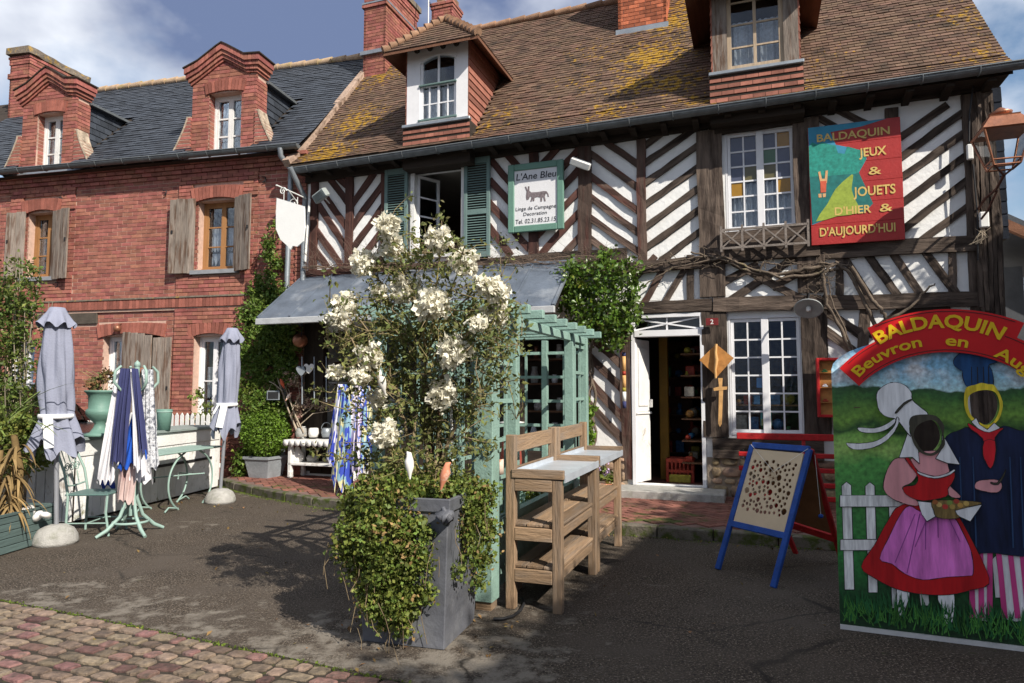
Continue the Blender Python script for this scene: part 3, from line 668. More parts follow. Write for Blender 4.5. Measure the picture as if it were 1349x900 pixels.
# rubble stones
stone_m = mat('rubble_stone', (.34, .24, .15), .92, .35, 10, .7, 30, per=.35, col2=(.17, .13, .10), c2=(.5, .65), huev=.02)
def stones(x0, x1, z0, z1, y, s_=.17):
    z = z0
    while z < z1 - .03:
        hh = min(random.uniform(.09, .17), z1 - z); x = x0
        while x < x1 - .04:
            ww = min(random.uniform(.12, .28), x1 - x); b = MB(); cx_, cz_ = x + ww / 2, z + hh / 2; ring = []
            for a in range(9):
                t = 2 * pi * a / 9; m_ = max(abs(cos(t)), abs(sin(t))) ** .75; ring.append((cos(t) / m_ * (ww / 2 - .01) * random.uniform(.88, 1.02), sin(t) / m_ * (hh / 2 - .008) * random.uniform(.88, 1.02)))
            k = random.uniform(.02, .045)
            vs = [(cx_ + a, y, cz_ + c) for a, c in ring] + [(cx_ + a * .93, y - k * .7, cz_ + c * .93) for a, c in ring] + [(cx_ + a * .6, y - k, cz_ + c * .6) for a, c in ring] + [(cx_, y - k * 1.03, cz_)]
            fs = [(r_ * 9 + a, r_ * 9 + (a + 1) % 9, r_ * 9 + 9 + (a + 1) % 9, r_ * 9 + 9 + a) for r_ in range(2) for a in range(9)] + [(18 + a, 18 + (a + 1) % 9, 27) for a in range(9)]
            b.add(vs, fs, True); b.build('stone', stone_m, H1); x += ww
        z += hh
b = MB(); b.box(6.9, 10.5, -.03, -.001, PZ, .66); b.box(5.12, 5.76, -.035, -.001, PZ, .62); b.build('rubble_bed', mat('lime_mortar', (.30, .24, .18), .95, .3, 8, .5, 40), H1)
stones(6.95, 8.6, PZ, .66, -.03); stones(5.14, 5.74, PZ, .62, -.036)
b = MB(); b.bbox(5.62, 7.15, -.62, .1, PZ - .1, .225, .012); b.build('doorstep', conc_m, H1)
# --- windows
def casement_window(parent, R, y, cols, rows, name='window', m=white_m, pm=None, fr=.028, st=.042, gap=.0):
    x0, x1, z0, z1 = R; b = MB(); b.box(x0, x0 + fr, y - .02, y + .10, z0, z1); b.box(x1 - fr, x1, y - .02, y + .10, z0, z1); b.box(x0 + fr, x1 - fr, y - .019, y + .10, z1 - fr, z1); b.box(x0 + fr, x1 - fr, y - .03, y + .10, z0, z0 + fr)
    xm = (x0 + x1) / 2; rc = sash(b, x0 + fr + .004, xm - .002, z0 + fr + .004, z1 - fr - .004, y, cols, rows, st); rc2 = sash(b, xm + .002, x1 - fr - .004, z0 + fr + .004, z1 - fr - .004, y, cols, rows, st)
    b.bbox(xm - .05, xm + .05, y - .022, y - .001, z0 + fr, z1 - fr, .006)
    o = b.build(name, m, parent); panes(o, rc, y + .02, {k: v for k, v in (pm or {}).items() if k[0] < 10}); panes(o, rc2, y + .02, {(k[0] - 10, k[1]): v for k, v in (pm or {}).items() if k[0] >= 10}); return o
wu = casement_window(H1, WIN_U, .015, 2, 6, pm={(0, 2): glass_amber, (1, 3): glass_olive, (10, 4): glass_green, (11, 5): glass_amber, (11, 2): glass_amber, (10, 3): glass_olive, (0, 5): glass_blue, (1, 5): glass_blue, (0, 4): glass_blue, (1, 4): glass_blue, (10, 5): glass_blue, (11, 4): glass_blue, (0, 3): glass_blue, (11, 3): glass_blue})
b = MB(); x0, x1, z0, z1 = WIN_U; curtain(b, x0 + .06, (x0 + x1) / 2 - .03, z0, z0 + .72, .10, 5); curtain(b, (x0 + x1) / 2 + .03, x1 - .06, z0, z0 + .72, .10, 5); b.build('curtain', curt, wu)
b = MB(); b.box(x0 - .3, x1 + .3, .9, .93, z0 - .3, z1); b.build('inner_screen', mat('inner_screen', (.3, .3, .33), .9), wu)
wl = casement_window(H1, WIN_L, .015, 2, 6)
toy_cols = [(.5, .06, .03), (.06, .25, .5), (.5, .42, .06), (.08, .3, .1), (.45, .22, .06), (.55, .5, .42)]
toy_m = [mat('toy_%s' % n, tuple(q * .6 for q in c), .5, .5, 25) for n, c in zip(('red', 'blue', 'yellow', 'green', 'orange', 'cream'), toy_cols)]
x0, x1, z0, z1 = WIN_L
b = MB()
for zz in (z0 + .06, z0 + .42): b.box(x0 + .03, x1 - .03, .16, .36, zz - .02, zz)
sh = b.build('display_shelf', oak_m, wl)
random.seed(5)
def shelf_toy(c, lab, grp, m=None):
    xs = [v[0] for v in c.v]; ys = [v[1] for v in c.v]; zs_ = [v[2] for v in c.v]; k = random.random(); x0, x1, z0, z1 = min(xs), max(xs), min(zs_), max(zs_); cx_, cy_, r = (x0 + x1) / 2, (min(ys) + max(ys)) / 2, (x1 - x0) / 2
    if k < .3: c = MB(); hh = min(2 * r, z1 - z0); c.lathe([(hh / 2 * sin(pi * i / 8), z0 + hh / 2 - hh / 2 * cos(pi * i / 8)) for i in range(9)], (cx_, cy_, 0), 12)
    elif k < .6: c = MB(); hh = z1 - z0; c.lathe([(0, z0), (r * .8, z0), (r * .75, z0 + hh * .4), (r * .3, z0 + hh * .5), (r * .5, z0 + hh * .7), (r * .35, z0 + hh * .95), (0, z1)], (cx_, cy_, 0), 12)
    o = c.build('toy_box', m or random.choice(toy_m)); o.location = (*T.o, 0); o.rotation_euler = (0, 0, T.a); tag(o, lab, 'toy', grp)
for zz, top in ((z0 + .06, .24), (z0 + .42, .2)):
    x = x0 + .08
    while x < x1 - .2:
        ww = random.uniform(.08, .2); c = MB(); c.bbox(x, x + ww - .02, .18, .24, zz, zz + random.uniform(.12, top), .005); shelf_toy(c, 'boxed toy displayed on the lower shelves behind the ground-floor window panes', 'toys behind the shop window'); x += ww
c = MB(); c.box(x0 + .40, x0 + .55, .10, .105, z0 + .13, z0 + .34); c.build('poster', mat('green_poster', (.10, .42, .38), .6, .1), wl)
c = MB(); c.box(x0 + .41, x0 + .54, .094, .098, z0 + .13, z0 + .22); c.build('poster', mat('yellow_poster', (.55, .55, .2), .6, .3, 30), wl)
c = MB(); c.box(x0 + .36, x0 + .52, .10, .105, z0 + .66, z0 + .80); c.build('poster', mat('blue_notice', (.10, .30, .62), .6, .15, 40), wl)
# planter rail under the upper window
rl = MB(); xa, xb = x0 - .06, x1 + .10; zt, zb = 3.86, 3.60
for zz in (zt, zb): rl.bar((xa, -.24, zz), (xb, -.24, zz), .03, .03)
for i in range(5): u = xa + (xb - xa) * i / 4; rl.bar((u, -.24, zb - .05), (u, -.24, zt + .06), .03, .03)
for i in range(4):
    a = xa + (xb - xa) * i / 4; c = xa + (xb - xa) * (i + 1) / 4; rl.bar((a, -.238, zb), (c, -.238, zt), .022, .02); rl.bar((a, -.245, zt), (c, -.245, zb), .022, .02)
for u in (xa, xb): rl.bar((u, -.24, zt), (u, -.1, zt), .03, .03); rl.bar((u, -.24, zb), (u, -.1, zb), .03, .03)
rl.build('window_railing', mat('grey_rail_wood', (.20, .17, .15), .9, .3, 12, .4, 50), H1)
# upper open window with louvred shutters
x0, x1, z0, z1 = OPW; b = MB(); b.box(x0, x0 + .07, -.06, .12, z0, z1); b.box(x1 - .05, x1, -.06, .12, z0, z1); b.box(x0 + .07, x1 - .05, -.059, .12, z1 - .06, z1); b.box(x0 + .07, x1 - .05, -.059, .12, z0, z0 + .06)
ow = b.build('window', worn_white, H1)
b = MB(); rc = sash(b, 0, .46, 0, 1.40, -.02, 1, 4, .045, .025); c = b.build('open_casement', white_m, ow); c.location = (x0 + .07, .05, z0 + .07); c.rotation_euler = (0, 0, radians(62))
g_ = MB(); 
for r_ in rc: g_.box(r_[0], r_[1], 0, .004, r_[2], r_[3])
g_ = g_.build('casement_glass', glass, ow); g_.location = c.location; g_.rotation_euler = c.rotation_euler
def louvre(R, y, name='louvred_shutter'):
    x0, x1, z0, z1 = R; b = MB(); s_ = .06
    b.box(x0, x0 + s_, y, y + .04, z0, z1); b.box(x1 - s_, x1, y, y + .04, z0, z1)
    for za, zb in ((z0, z0 + .1), (z1 - .1, z1), ((z0 + z1) / 2 - .12, (z0 + z1) / 2 - .03)): b.box(x0 + s_, x1 - s_, y + .001, y + .039, za, zb)
    o = b.build(name, shut_g, H1, bevel=.004); z = z0 + .12; zm = (z0 + z1) / 2
    while z < z1 - .11:
        if not (zm - .14 < z < zm - .02):
            c = MB(); c.bar((x0 + s_, y + .02, z), (x1 - s_, y + .02, z), .036, .009, (0, -.6, .8)); c.build('slat', shut_g, o)
        z += .042
    b = MB(); b.box(x0 + s_, x1 - s_, y + .036, y + .039, z0 + .1, z1 - .1); b.build('shutter_back', dark_m, o)
louvre((T.px(510, 270)[0], T.px(540, 270)[0], 3.78, 5.40), -.10); louvre((T.px(614, 260)[0], T.px(648, 260)[0], 3.76, 5.42), -.10)
# --- door
x0, x1, z0, z1 = DOOR; zt = 2.42; b = MB()
b.box(x0, x0 + .05, -.06, .12, z0 - .01, z1); b.box(x1 - .05, x1, -.06, .12, z0 - .01, z1); b.box(x0 + .05, x1 - .05, -.062, .12, z1 - .05, z1); b.box(x0 + .05, x1 - .05, -.07, .12, zt - .02, zt + .07)
dr = b.build('door_frame', white_m, H1)
b = MB(); xm = (x0 + x1) / 2
b.bar((x0 + .05, -.01, zt + .08), (x1 - .05, -.01, z1 - .06), .022, .02, (0, 1, 0)); b.bar((x0 + .05, -.014, z1 - .06), (x1 - .05, -.014, zt + .08), .022, .02, (0, 1, 0)); b.box(xm - .012, xm + .012, -.02, .02, zt + .07, z1 - .05); b.build('fanlight_bars', white_m, dr)
b = MB(); b.box(x0 + .05, x1 - .05, .03, .035, zt + .07, z1 - .05); b.build('pane', glass, dr)
b = MB(); b.bbox(0, .42, 0, .045, 0, 1.02, .01); b.bbox(0, .42, .002, .043, 1.035, 2.12, .01); b.bbox(.06, .36, -.012, 0, 1.12, 2.0, .01); b.bbox(-.01, .44, -.02, .05, 1.0, 1.035, .006); b.box(.38, .40, -.05, 0, 1.1, 1.22)
d_ = b.build('open_door', worn_white, dr); d_.location = (x0 + .06, -.02, z0 + .01); d_.rotation_euler = (0, 0, radians(70))
# interior seen through the door
b = MB(); 
for i in range(6): b.box(6.5, 7.08, .5, 2.6, .5 + i * .33, .52 + i * .33)
b.box(6.05, 6.5, 2.5, 2.55, .2, 2.5)
for i in range(6): b.box(6.0, 7.08, 2.2, 2.5, .5 + i * .33, .52 + i * .33)
it = b.build('shop_shelving', mat('shelf_wood', (.12, .06, .03), .7, .3, 8, .2, grain='x'), H1)
random.seed(9)
for i in range(6):
    for k in range(7):
        y = .6 + k * .25 + random.uniform(-.03, .03); s_ = random.uniform(.05, .11); c = MB(); c.bbox(6.54, 6.54 + s_ * 1.5, y, y + s_ * 1.4, .52 + i * .33, .52 + i * .33 + s_ * random.uniform(1, 2), .01); shelf_toy(c, 'toy on the dark side shelves seen through the open shop door', 'toys inside the doorway')
    for k in range(5):
        x = 6.02 + k * .2; s_ = random.uniform(.05, .12); c = MB(); c.bbox(x, x + s_ * 1.3, 2.2, 2.3, .52 + i * .33, .52 + i * .33 + s_ * 1.8, .01); shelf_toy(c, 'toy on the back shelves seen through the open shop door', 'toys on the back shelves')
b = MB(); b.bbox(6.12, 6.26, .9, 1.04, .2, 2.7, .01); b.build('yellow_post', mat('yellow_paint', (.22, .115, .012), .6, .2, 4), H1)
ct = thing('plastic_crate', 'red plastic crate on the floor just inside the open shop door', 'crate', T, (6.45, .8, .2))
b = MB()
for sx in (-.2, .2): b.bbox(sx - .012, sx + .012, -.15, .15, 0, .36, .004)
for sy in (-.15, .15):
    b.box(-.2, .2, sy - .01, sy + .01, 0, .05); b.box(-.2, .2, sy - .01, sy + .01, .30, .36); b.box(-.2, .2, sy - .01, sy + .01, .15, .19)
    for i in range(7): b.box(-.19 + i * .06, -.17 + i * .06, sy - .009, sy + .009, .05, .30)
b.box(-.19, .19, -.14, .14, .0, .012); b.build('crate_body', toy_m[0], ct); b = MB(); b.bbox(-.16, .16, -.19, -.165, -.0, .12, .01); b.build('crate_panel', toy_m[2], ct)
# --- dormers
def t_dormer(u0, u1, front, white, eave_z, zs):
    """hipped dormer; u0..u1 wide, front wall at y=front"""
    zt = eave_z; pm_ = white_m if white else grey_wood
    b = MB(); yb = ry_at(zt) + .05; hole = (u0 + .24, u1 - .21, zs + .03, zt - .15) if white else (u0 + .20, u1 - .19, zs + .02, zt - .05)
    wall_holes(b, u0, u1, front, front + .10, zs, zt, [hole])
    dm = b.build('dormer', pm_, H1)
    b = MB()
    for uu in (u0, u1 - .08): b.add([(uu, front + .1, zs - .3), (uu + .08, front + .1, zs - .3), (uu + .08, yb, zt), (uu, yb, zt), (uu, front + .1, zt), (uu + .08, front + .1, zt)], [(0, 1, 5, 4), (0, 4, 3), (1, 2, 5), (4, 5, 2, 3), (0, 3, 2, 1)])
    b.build('dormer_side', dark_m, dm)
    # tile hung cheeks
    for sgn, uu in ((-1, u0), (1, u1)):
        z = zs - .05; k = 0
        while z < zt - .02:
            y = front + .0 - (k % 2) * .0; ye = ry_at(z + .02) + .05; c = MB(); c.rnd()
            c.add([(uu, y, z), (uu, ye, z), (uu, ye, z + .13), (uu, y, z + .13), (uu + sgn * .03, y, z), (uu + sgn * .03, ye, z), (uu + sgn * .012, ye, z + .13), (uu + sgn * .012, y, z + .13)], [(4, 5, 6, 7), (0, 1, 5, 4), (0, 4, 7, 3)])
            c.build('cheek_tile', apron_m, dm); z += .115; k += 1
    # apron tiles below the window
    for k in range(4):
        x = u0 - .05 - (.08 if k % 2 else 0); zz = zs - .06 - (k + 1) * .098
        while x < u1 + .04:
            xa = max(x, u0 - .05); xb = min(x + .165, u1 + .05)
            if xb - xa > .03: c = MB(); c.bar(((xa + xb) / 2, front - .035 + k * .0, zz), ((xa + xb) / 2, front - .012, zz + .115), xb - xa - .006, .014, (0, 1, 0)); c.build('apron_tile', apron_m, dm)
            x += .165
    b = MB(); b.box(u0 - .05, u1 + .05, front - .03, front + .3, zs - .75, zs - .06); b.build('apron_backing', dark_m, dm)
    b = MB(); b.bbox(u0 - .06, u1 + .06, front - .07, front + .02, zs - .06, zs - .005, .01); b.build('lead_sill', zinc_m, dm)
    # window
    a, c, z0, z1 = hole; b = MB()
    if white:
        b.box(a, a + .05, front + .03, front + .08, z0, z1); b.box(c - .05, c, front + .03, front + .08, z0, z1); b.box(a, c, front + .031, front + .079, z0, z0 + .05)
        n = 10; ar = [(a + (c - a) * i / n, z1 - .10 + .10 * sin(pi * i / n)) for i in range(n + 1)]
        b.prism([(a - .01, z1 + .02)] + [(x, zz - .0) for x, zz in ar] + [(c + .01, z1 + .02)], front - .01, front + .10)
        zm = z0 + (z1 - z0) * .54; b.box(a, c, front + .02, front + .07, zm, zm + .05); xm = (a + c) / 2; b.box(xm - .018, xm + .018, front + .03, front + .06, z0, z1)
        for q in (.25, .75): b.box(a + (c - a) * q - .012, a + (c - a) * q + .012, front + .032, front + .058, z0, zm)
        b.box(a, c, front + .034, front + .056, (z0 + zm) / 2 - .01, (z0 + zm) / 2 + .01); b.build('window_frame', white_m, dm)
        b = MB(); b.bbox(a - .02, c + .02, front - .03, front, z0 - .0, z0 + .035); b.bbox(a - .01, c + .01, front - .028, front + .02, zm - .0, zm + .03); b.build('green_rail', shut_g, dm)
        b = MB()
        for q in range(4): b.lathe([(.0, 0), (.05, .0), (.045, .05), (.0, .05)], (u0 + .2 + q * .24, front - .02, zt - .03), 8, ax=(0, -1, 0))
        b.build('scalloped_trim', dark_m, dm)
    else:
        b.box(a, a + .06, front + .03, front + .08, z0, z1); b.box(c - .06, c, front + .03, front + .08, z0, z1); b.box(a, c, front + .031, front + .079, z0, z0 + .06); xm = (a + c) / 2; b.box(xm - .022, xm + .022, front + .03, front + .07, z0, z1)
        for q in (.27, .55, .83): b.box(a, c, front + .034, front + .06, z0 + (z1 - z0) * q - .012, z0 + (z1 - z0) * q + .012)
        b.build('window_frame', mat('pale_oak', (.40, .31, .22), .8, .3, 14, .2, grain='z'), dm)
    b = MB(); b.box(a, c, front + .044, front + .048, z0, z1); b.build('pane', glass, dm)
    b = MB(); zc = z0 + (.55 if white else .62) * (z1 - z0); curtain(b, a + .04, (a + c) / 2 - .02, z0, zc, front + .14, 4, .015, scallop=.03); curtain(b, (a + c) / 2 + .02, c - .04, z0, zc, front + .14, 4, .015, scallop=.03); b.build('curtain', curt, dm)
    b = MB(); b.box(u0 + .1, u1 - .1, front + .5, front + .55, zs - .3, zt); b.build('dark_room', room_m, dm)
    # hipped roof
    ov = .30 if white else .36; ef = front - ov; e0, e1 = u0 - ov, u1 + ov; um_ = (u0 + u1) / 2; rz_ = zt + .62; zE = zt - .12; sl_ = (rz_ - zE) / (um_ - e0); yr = ef + .62; yE = ry_at(zE) + .1; yR = ry_at(rz_) + .1
    A = (e0, ef, zE); Bq = (e1, ef, zE); Cq = (um_, yr, rz_); D_ = (um_, yR, rz_); E_ = (e0, yE, zE); F_ = (e1, yE, zE)
    b = MB(); dz = Vector((0, 0, -.05)); up_ = [A, Bq, Cq, D_, E_, F_]; lo = [Vector(p) + dz for p in up_]
    b.add(up_ + lo, [(0, 1, 2), (1, 5, 3, 2), (0, 2, 3, 4), (6, 8, 7), (7, 8, 9, 11), (6, 10, 9, 8), (0, 6, 7, 1), (1, 7, 11, 5), (4, 10, 6, 0)])
    b.build('dormer_roof', mat('soffit_wood', (.16, .075, .045), .9, .3, 9, .3, grain='y') if 'soffit_wood' not in MATS else MATS['soffit_wood'], dm)
    tb = MB(); ex = .095
    def plane_tiles(P, Q, R_, S_=None):
        P, Q, R_ = Vector(P), Vector(Q), Vector(R_); du = (Q - P).normalized(); S2 = Vector(S_) if S_ else R_
        w_ = R_ - P; dn = (w_ - du * w_.dot(du)).normalized(); nrm = du.cross(dn); nrm = -nrm if nrm.z < 0 else nrm; Lh = w_.dot(dn); k = 0; s = 0
        while s < Lh - .02:
            t = s / Lh; a = P.lerp(S2, t); c = Q.lerp(R_, t); xx = 0; tot = (c - a).length; off = (k % 2) * .08
            xx = -off
            while xx < tot - .02:
                xa = max(xx, 0); xb = min(xx + .16, tot)
                if xb - xa > .02: tb.rnd(); slate_quad(tb, a + du * xa + nrm * .003, du, dn, nrm, xb - xa - .004, ex * 1.3)
                xx += .165
            s += ex; k += 1
    plane_tiles(A, Bq, Cq, Cq); 
    plane_tiles((e1, ef, zE), (e1, yE, zE), D_, Cq); plane_tiles((e0, yE, zE), (e0, ef, zE), Cq, D_)
    tb.build('roof_tiling', tile_m, dm)['kind'] = 'stuff'
    for P_ in ((A, Cq), (Bq, Cq), (Cq, D_)):
        p, q2 = Vector(P_[0]), Vector(P_[1]); nn = max(2, int((q2 - p).length / .13))
        for i in range(nn):
            a = p.lerp(q2, i / nn); c_ = p.lerp(q2, (i + 1.15) / nn); c = MB(); c.rnd(); c.tube([a + Vector((0, 0, .055)), c_ + Vector((0, 0, .02))], [.075, .05], 8); c.build('hip_tile', ridge_m, dm)
t_dormer(2.16, 3.28, -.28, True, 7.33, 6.04)
t_dormer(7.11, 8.25, -.28, False, 7.40, 6.14)
# --- chimneys
def chimney(parent, fr_u, y0, y1, z0, z1, m, crown=True, name='chimney', base=True, bl=.2):
    u0, u1 = fr_u; b = MB(); b.box(u0 + .012, u1 - .012, y0 + .012, y1 - .012, z0, z1); ch = b.build(name, mortar_m, parent)
    sb = MB(); z = z0; k = 0
    while z < z1 - .05:
        pr = 0
        if crown: pr = .035 if (z > z1 - .16 or z1 - .62 < z < z1 - .52) else (.018 if z > z1 - .24 else 0)
        for (ax, lo, hi, fy) in (('x', u0 - pr, u1 + pr, y0 - pr), ('y', y0 - pr, y1 + pr, u1 + pr), ('y2', y0 - pr, y1 + pr, u0 - pr)):
            x = lo - (bl / 2 if k % 2 else 0)
            while x < hi - .01:
                a = max(x, lo); c = min(x + bl - .01, hi)
                if c - a > .02:
                    sb.rnd()
                    if ax == 'x': sb.box(a, c, fy, fy + .05, z, z + .06)
                    elif ax == 'y': sb.box(fy - .05, fy + .002, a, c, z, z + .06)
                    else: sb.box(fy - .002, fy + .05, a, c, z, z + .06)
                x += bl
        z += .072; k += 1
    stuff(sb.build('brickwork', m, ch)); return ch
cA = chimney(H1, (-.13, .40), 1.95, 3.35, 7.9, 10.35, brick_m)
b = MB(); b.box(-.20, .47, 1.87, 3.43, 10.35, 10.47); b.build('chimney_cap', cap_m, cA); b = MB(); b.box(-.18, .44, 1.89, 3.40, 8.72, 8.80); b.build('lead_flashing', zinc_m, cA)
b = MB()
for z in (9.85,): b.box(-.165, .435, 1.915, 3.385, z, z + .035)
b.build('iron_band', zinc_m, cA)
orange_b = mat('orange_brick', (.36, .11, .055), .9, .35, 9, .3, 60, per=.4)
cB = chimney(H1, (5.35, 6.22), 1.9, 2.6, 7.9, 10.2, orange_b, False); b = MB(); b.box(5.31, 6.26, 1.84, 2.66, 8.05, 8.22); b.build('lead_flashing', zinc_m, cB)
cC = chimney(H1, (.95, 1.45), 3.0, 3.5, 8.6, 10.28, brick_m, True)
b = MB()
for s_ in (.05, .30): b.bbox(.97 + s_, 1.14 + s_, 3.1, 3.4, 10.28, 10.42, .02)
b.build('chimney_pot', ridge_m, cC)
an = thing('antenna_mast', 'thin white antenna mast rising beside the small chimney behind the dormer', 'antenna', T, (.92, 2.9, 9.3)); b = MB(); b.tube([(0, 0, 0), (0, 0, 2.2)], .014, 6); b.build('pole', white_iron, an); b = MB(); b.tube([(0, 0, .9), (.03, 0, .95), (.1, 0, .8)], .006, 5); b.tube([(-.02, 0, 1.6), (.3, .1, 1.6)], .008, 5); b.build('cable', black_m, an)
# downpipes at the left corner
b = MB(); b.tube([(.08, -.62, 5.46), (.10, -.5, 5.3), (.06, -.16, 5.05), (.02, -.12, 4.9), (.02, -.12, 3.4)], .045, 10); b.build('downpipe', zinc_m, H1)
# slate hung gable edge on the right
S0 = MB(); S0.box(10.54, 10.67, .14, .3, 3.55, 5.5); sl_o = S0.build('slate_cladding', dark_m, H1)
for i in range(12):
    for j in range(1): c = MB(); c.bar((10.59, .12, 3.55 + i * .165), (10.59, .135, 3.55 + i * .165 + .2), .19, .012, (0, 1, 0)); c.build('slate', MATS.get('wall_slate') or mat('wall_slate', (.018, .022, .032), .85, .3, 8, .2, 60, per=.3, spec=.1), sl_o)
# ================= BRICK HOUSE =================
H2 = thing('brick_house', 'red brick house with slate roof and two brick dormers at the left', 'house', B, (0, 0, 0))
def bt(p, v=0): return B.px(*p, v)
bw1 = B.r4((32, 280), (76, 280), (77, 366), (32, 368)); bw2 = B.r4((262, 264), (312, 262), (312, 358), (262, 358))
bw1 = (-6.32, -5.60, 3.88, 5.20); bw2 = (-2.30, -1.45, 3.86, 5.18)
gw = [(-6.75, -5.95, 1.0, 2.60), (-4.35, -3.05, .4, 2.66), (-2.30, -1.62, .95, 2.62)]
dor = (-5.55, -4.95, .3, 2.75)
holes = [bw1, bw2, *gw]
b = MB(); wall_holes(b, -12, -.02, .008, .30, 0, 5.95, holes); b.build('mortar_wall', mortar_m, H2)
b = MB(); b.box(-12, -.02, .9, 1.0, 0, 5.9); b.box(-12, 0, .3, .9, 2.9, 3.0); b.build('dark_room', room_m, H2)
def bay(u, z): return .035 if any(a < u < c for a, c in ((-6.75, -5.15), (-2.72, -1.02))) and (z > 5.2 or z < 3.85) or u > -.22 else 0
bh_ = [tuple(h) for h in holes] + [(-12, -.02, 3.16, 3.37), (-12, -.02, 5.66, 5.95)]
for h in (bw1, bw2): bh_.append((h[0] - .12, h[1] + .12, h[3], h[3] + .30)); bh_.append((h[0] - .1, h[1] + .1, h[2] - .09, h[2]))
for h in gw: bh_.append((h[0] - .12, h[1] + .12, h[3], h[3] + .25))
bh_.append((-5.95, -4.5, 2.90, 3.13))
bricks(H2, 'brick', brick_m, bh_, (-9.5, -.02), (.05, 5.72), 0, nbest=300, best=(-.9, 4.4), proud=bay, cuts=(-6.75, -5.15, -2.72, -1.02, -.22))
def arch(h, hgt, y, skew=.0):
    x0, x1 = h[0] - .1, h[1] + .1; n = int((x1 - x0) / .075); b = MB(); xc = (x0 + x1) / 2
    for i in range(n):
        t = (i + .5) / n - .5; x = x0 + (x1 - x0) * (i + .5) / n; rise = .09 * (1 - (2 * t) ** 2); lean = t * .10; b.rnd()
        b.bar((x, y + .015, h[3] - .04 + rise), (x + lean, y + .015, h[3] + hgt + rise * .4), (x1 - x0) / n - .010, .06, (0, 1, 0))
    stuff(b.build('window_arch', archb_m, H2))
for h in (bw1, bw2): arch(h, .24, -.045)
for h in gw: arch(h, .21, -.02)
b = MB()
for z0, z1, pr, sc_ in ((3.17, 3.34, .06, 1),):
    x = -9.5
    while x < -.05: b.rnd(); b.box(x, x + .064, -pr, .03, z0, z1); x += .074
stuff(b.build('soldier_band', archb_m, H2))
b = MB(); b.box(-12, -.02, -.075, .02, 3.345, 3.375); b.build('string_course', cap_m, H2)
b = MB(); b.box(-12, -.02, -.03, .02, 3.12, 3.165); b.build('band_lower_course', mortar_m, H2)  # narrow mortar course just below the soldier band
b = MB()
for i in range(4):
    x = -9.5 - (.1 if i % 2 else 0); pr = .03 + .035 * i
    while x < -.02: b.rnd(); b.box(x, x + .212, -pr, .03, 5.66 + i * .074, 5.66 + i * .074 + .064); x += .224
stuff(b.build('cornice_bricks', brick_m, H2))
b = MB(); b.box(-5.95, -4.5, -.03, .03, 2.90, 3.13); b.build('stone_lintel', mat('dark_lintel', (.075, .062, .05), .95, .3, 7, .4, 30), H2, bevel=.01)
for h in (bw1, bw2): b = MB(); b.box(h[0] - .08, h[1] + .08, -.09, .06, h[2] - .085, h[2] - .01); b.build('window_sill', mat('zinc_sill', (.24, .25, .27), .6, .2), H2)
def plank_shutter(u0, u1, z0, z1, ang, side, name='plank_shutter', y=-.05, mm=None, arch_=0):
    """open shutter hinged at the window edge"""
    w_ = u1 - u0; b = MB(); n = 4; hx = u0 if side > 0 else u1; sh = empty(name, H2, (hx, y, 0), ang)
    for i in range(n):
        a = (i * w_ / n) * side; c = ((i + 1) * w_ / n - .006) * side; q = MB(); q.box(min(a, c), max(a, c), -.028, 0, z0 + random.uniform(-.008, .008), z1 + random.uniform(-.01, .01) + (arch_ * (1 - ((i + .5) / n) ** 2))); q.build('plank', mm or grey_wood, sh, bevel=.003)
    q = MB(); q.box(min(w_ * .9 * side, w_ * .84 * side), max(w_ * .9 * side, w_ * .84 * side), -.045, -.028, (z0 + z1) / 2 + .05, (z0 + z1) / 2 + .11); q.build('latch', black_m, sh); return sh
plank_shutter(-6.75, -6.32, 3.86, 5.22, radians(6), -1); plank_shutter(-5.62, -5.08, 3.80, 5.20, radians(-14), 1)
plank_shutter(-2.83, -2.32, 3.80, 5.22, radians(8), -1); plank_shutter(-1.46, -.98, 3.80, 5.20, radians(-20), 1)
def b_window(h, m, n=2, y=.16, rows=3, curt_=True, half=None, name='window', par=H2):
    x0, x1, z0, z1 = h; b = MB(); b.box(x0, x0 + .05, y, y + .08, z0, z1); b.box(x1 - .05, x1, y, y + .08, z0, z1); b.box(x0, x1, y + .001, y + .079, z1 - .05, z1); b.box(x0, x1, y - .03, y + .079, z0, z0 + .05); xm = (x0 + x1) / 2
    rc = sash(b, x0 + .05, xm, z0 + .05, z1 - .05, y + .01, 1, rows, .045, .025) + sash(b, xm, x1 - .05, z0 + .05, z1 - .05, y + .012, 1, rows, .045, .025)
    o = b.build(name, m, par); panes(o, rc, y + .04)
    if curt_:
        b = MB(); zz = z0 + (z1 - z0) * .66; zl = z0 + (z1 - z0) * .3
        for a, c in ((x0 + .1, xm - .04), (xm + .04, x1 - .1)): curtain(b, a, c, zl, zz, y + .12, 4, .012, scallop=.05); curtain(b, a, c, z0 + .12, zl - .03, y + .13, 3, .02, scallop=.14)
        b.build('curtain', curt, o)
    return o
b_window(bw1, oak_m); b_window(bw2, oak_m)
b_window(gw[0], white_m, rows=2); b_window(gw[2], white_m, rows=2)
b_window((gw[1][0], -3.75, gw[1][2], gw[1][3]), white_m, rows=2, curt_=False)
plank_shutter(-4.42, -3.92, 1.2, 2.5, radians(0), -1) if 0 else None
plank_shutter(-3.85, -3.12, .55, 2.62, radians(-6), 1, 'plank_door', -.03, arch_=.10); plank_shutter(-3.14, -2.72, .55, 2.60, radians(-3), 1, 'plank_door', -.05)
plank_shutter(-5.80, -5.30, .4, 2.62, 0, 1, 'plank_door', -.03)
b = MB(); b.lathe([(0, 0), (.05, .01), (.07, .05), (.05, .1), (0, .12)], (-3.30, -.14, 1.92), 12); b.build('door_knob', copper_m, H2)
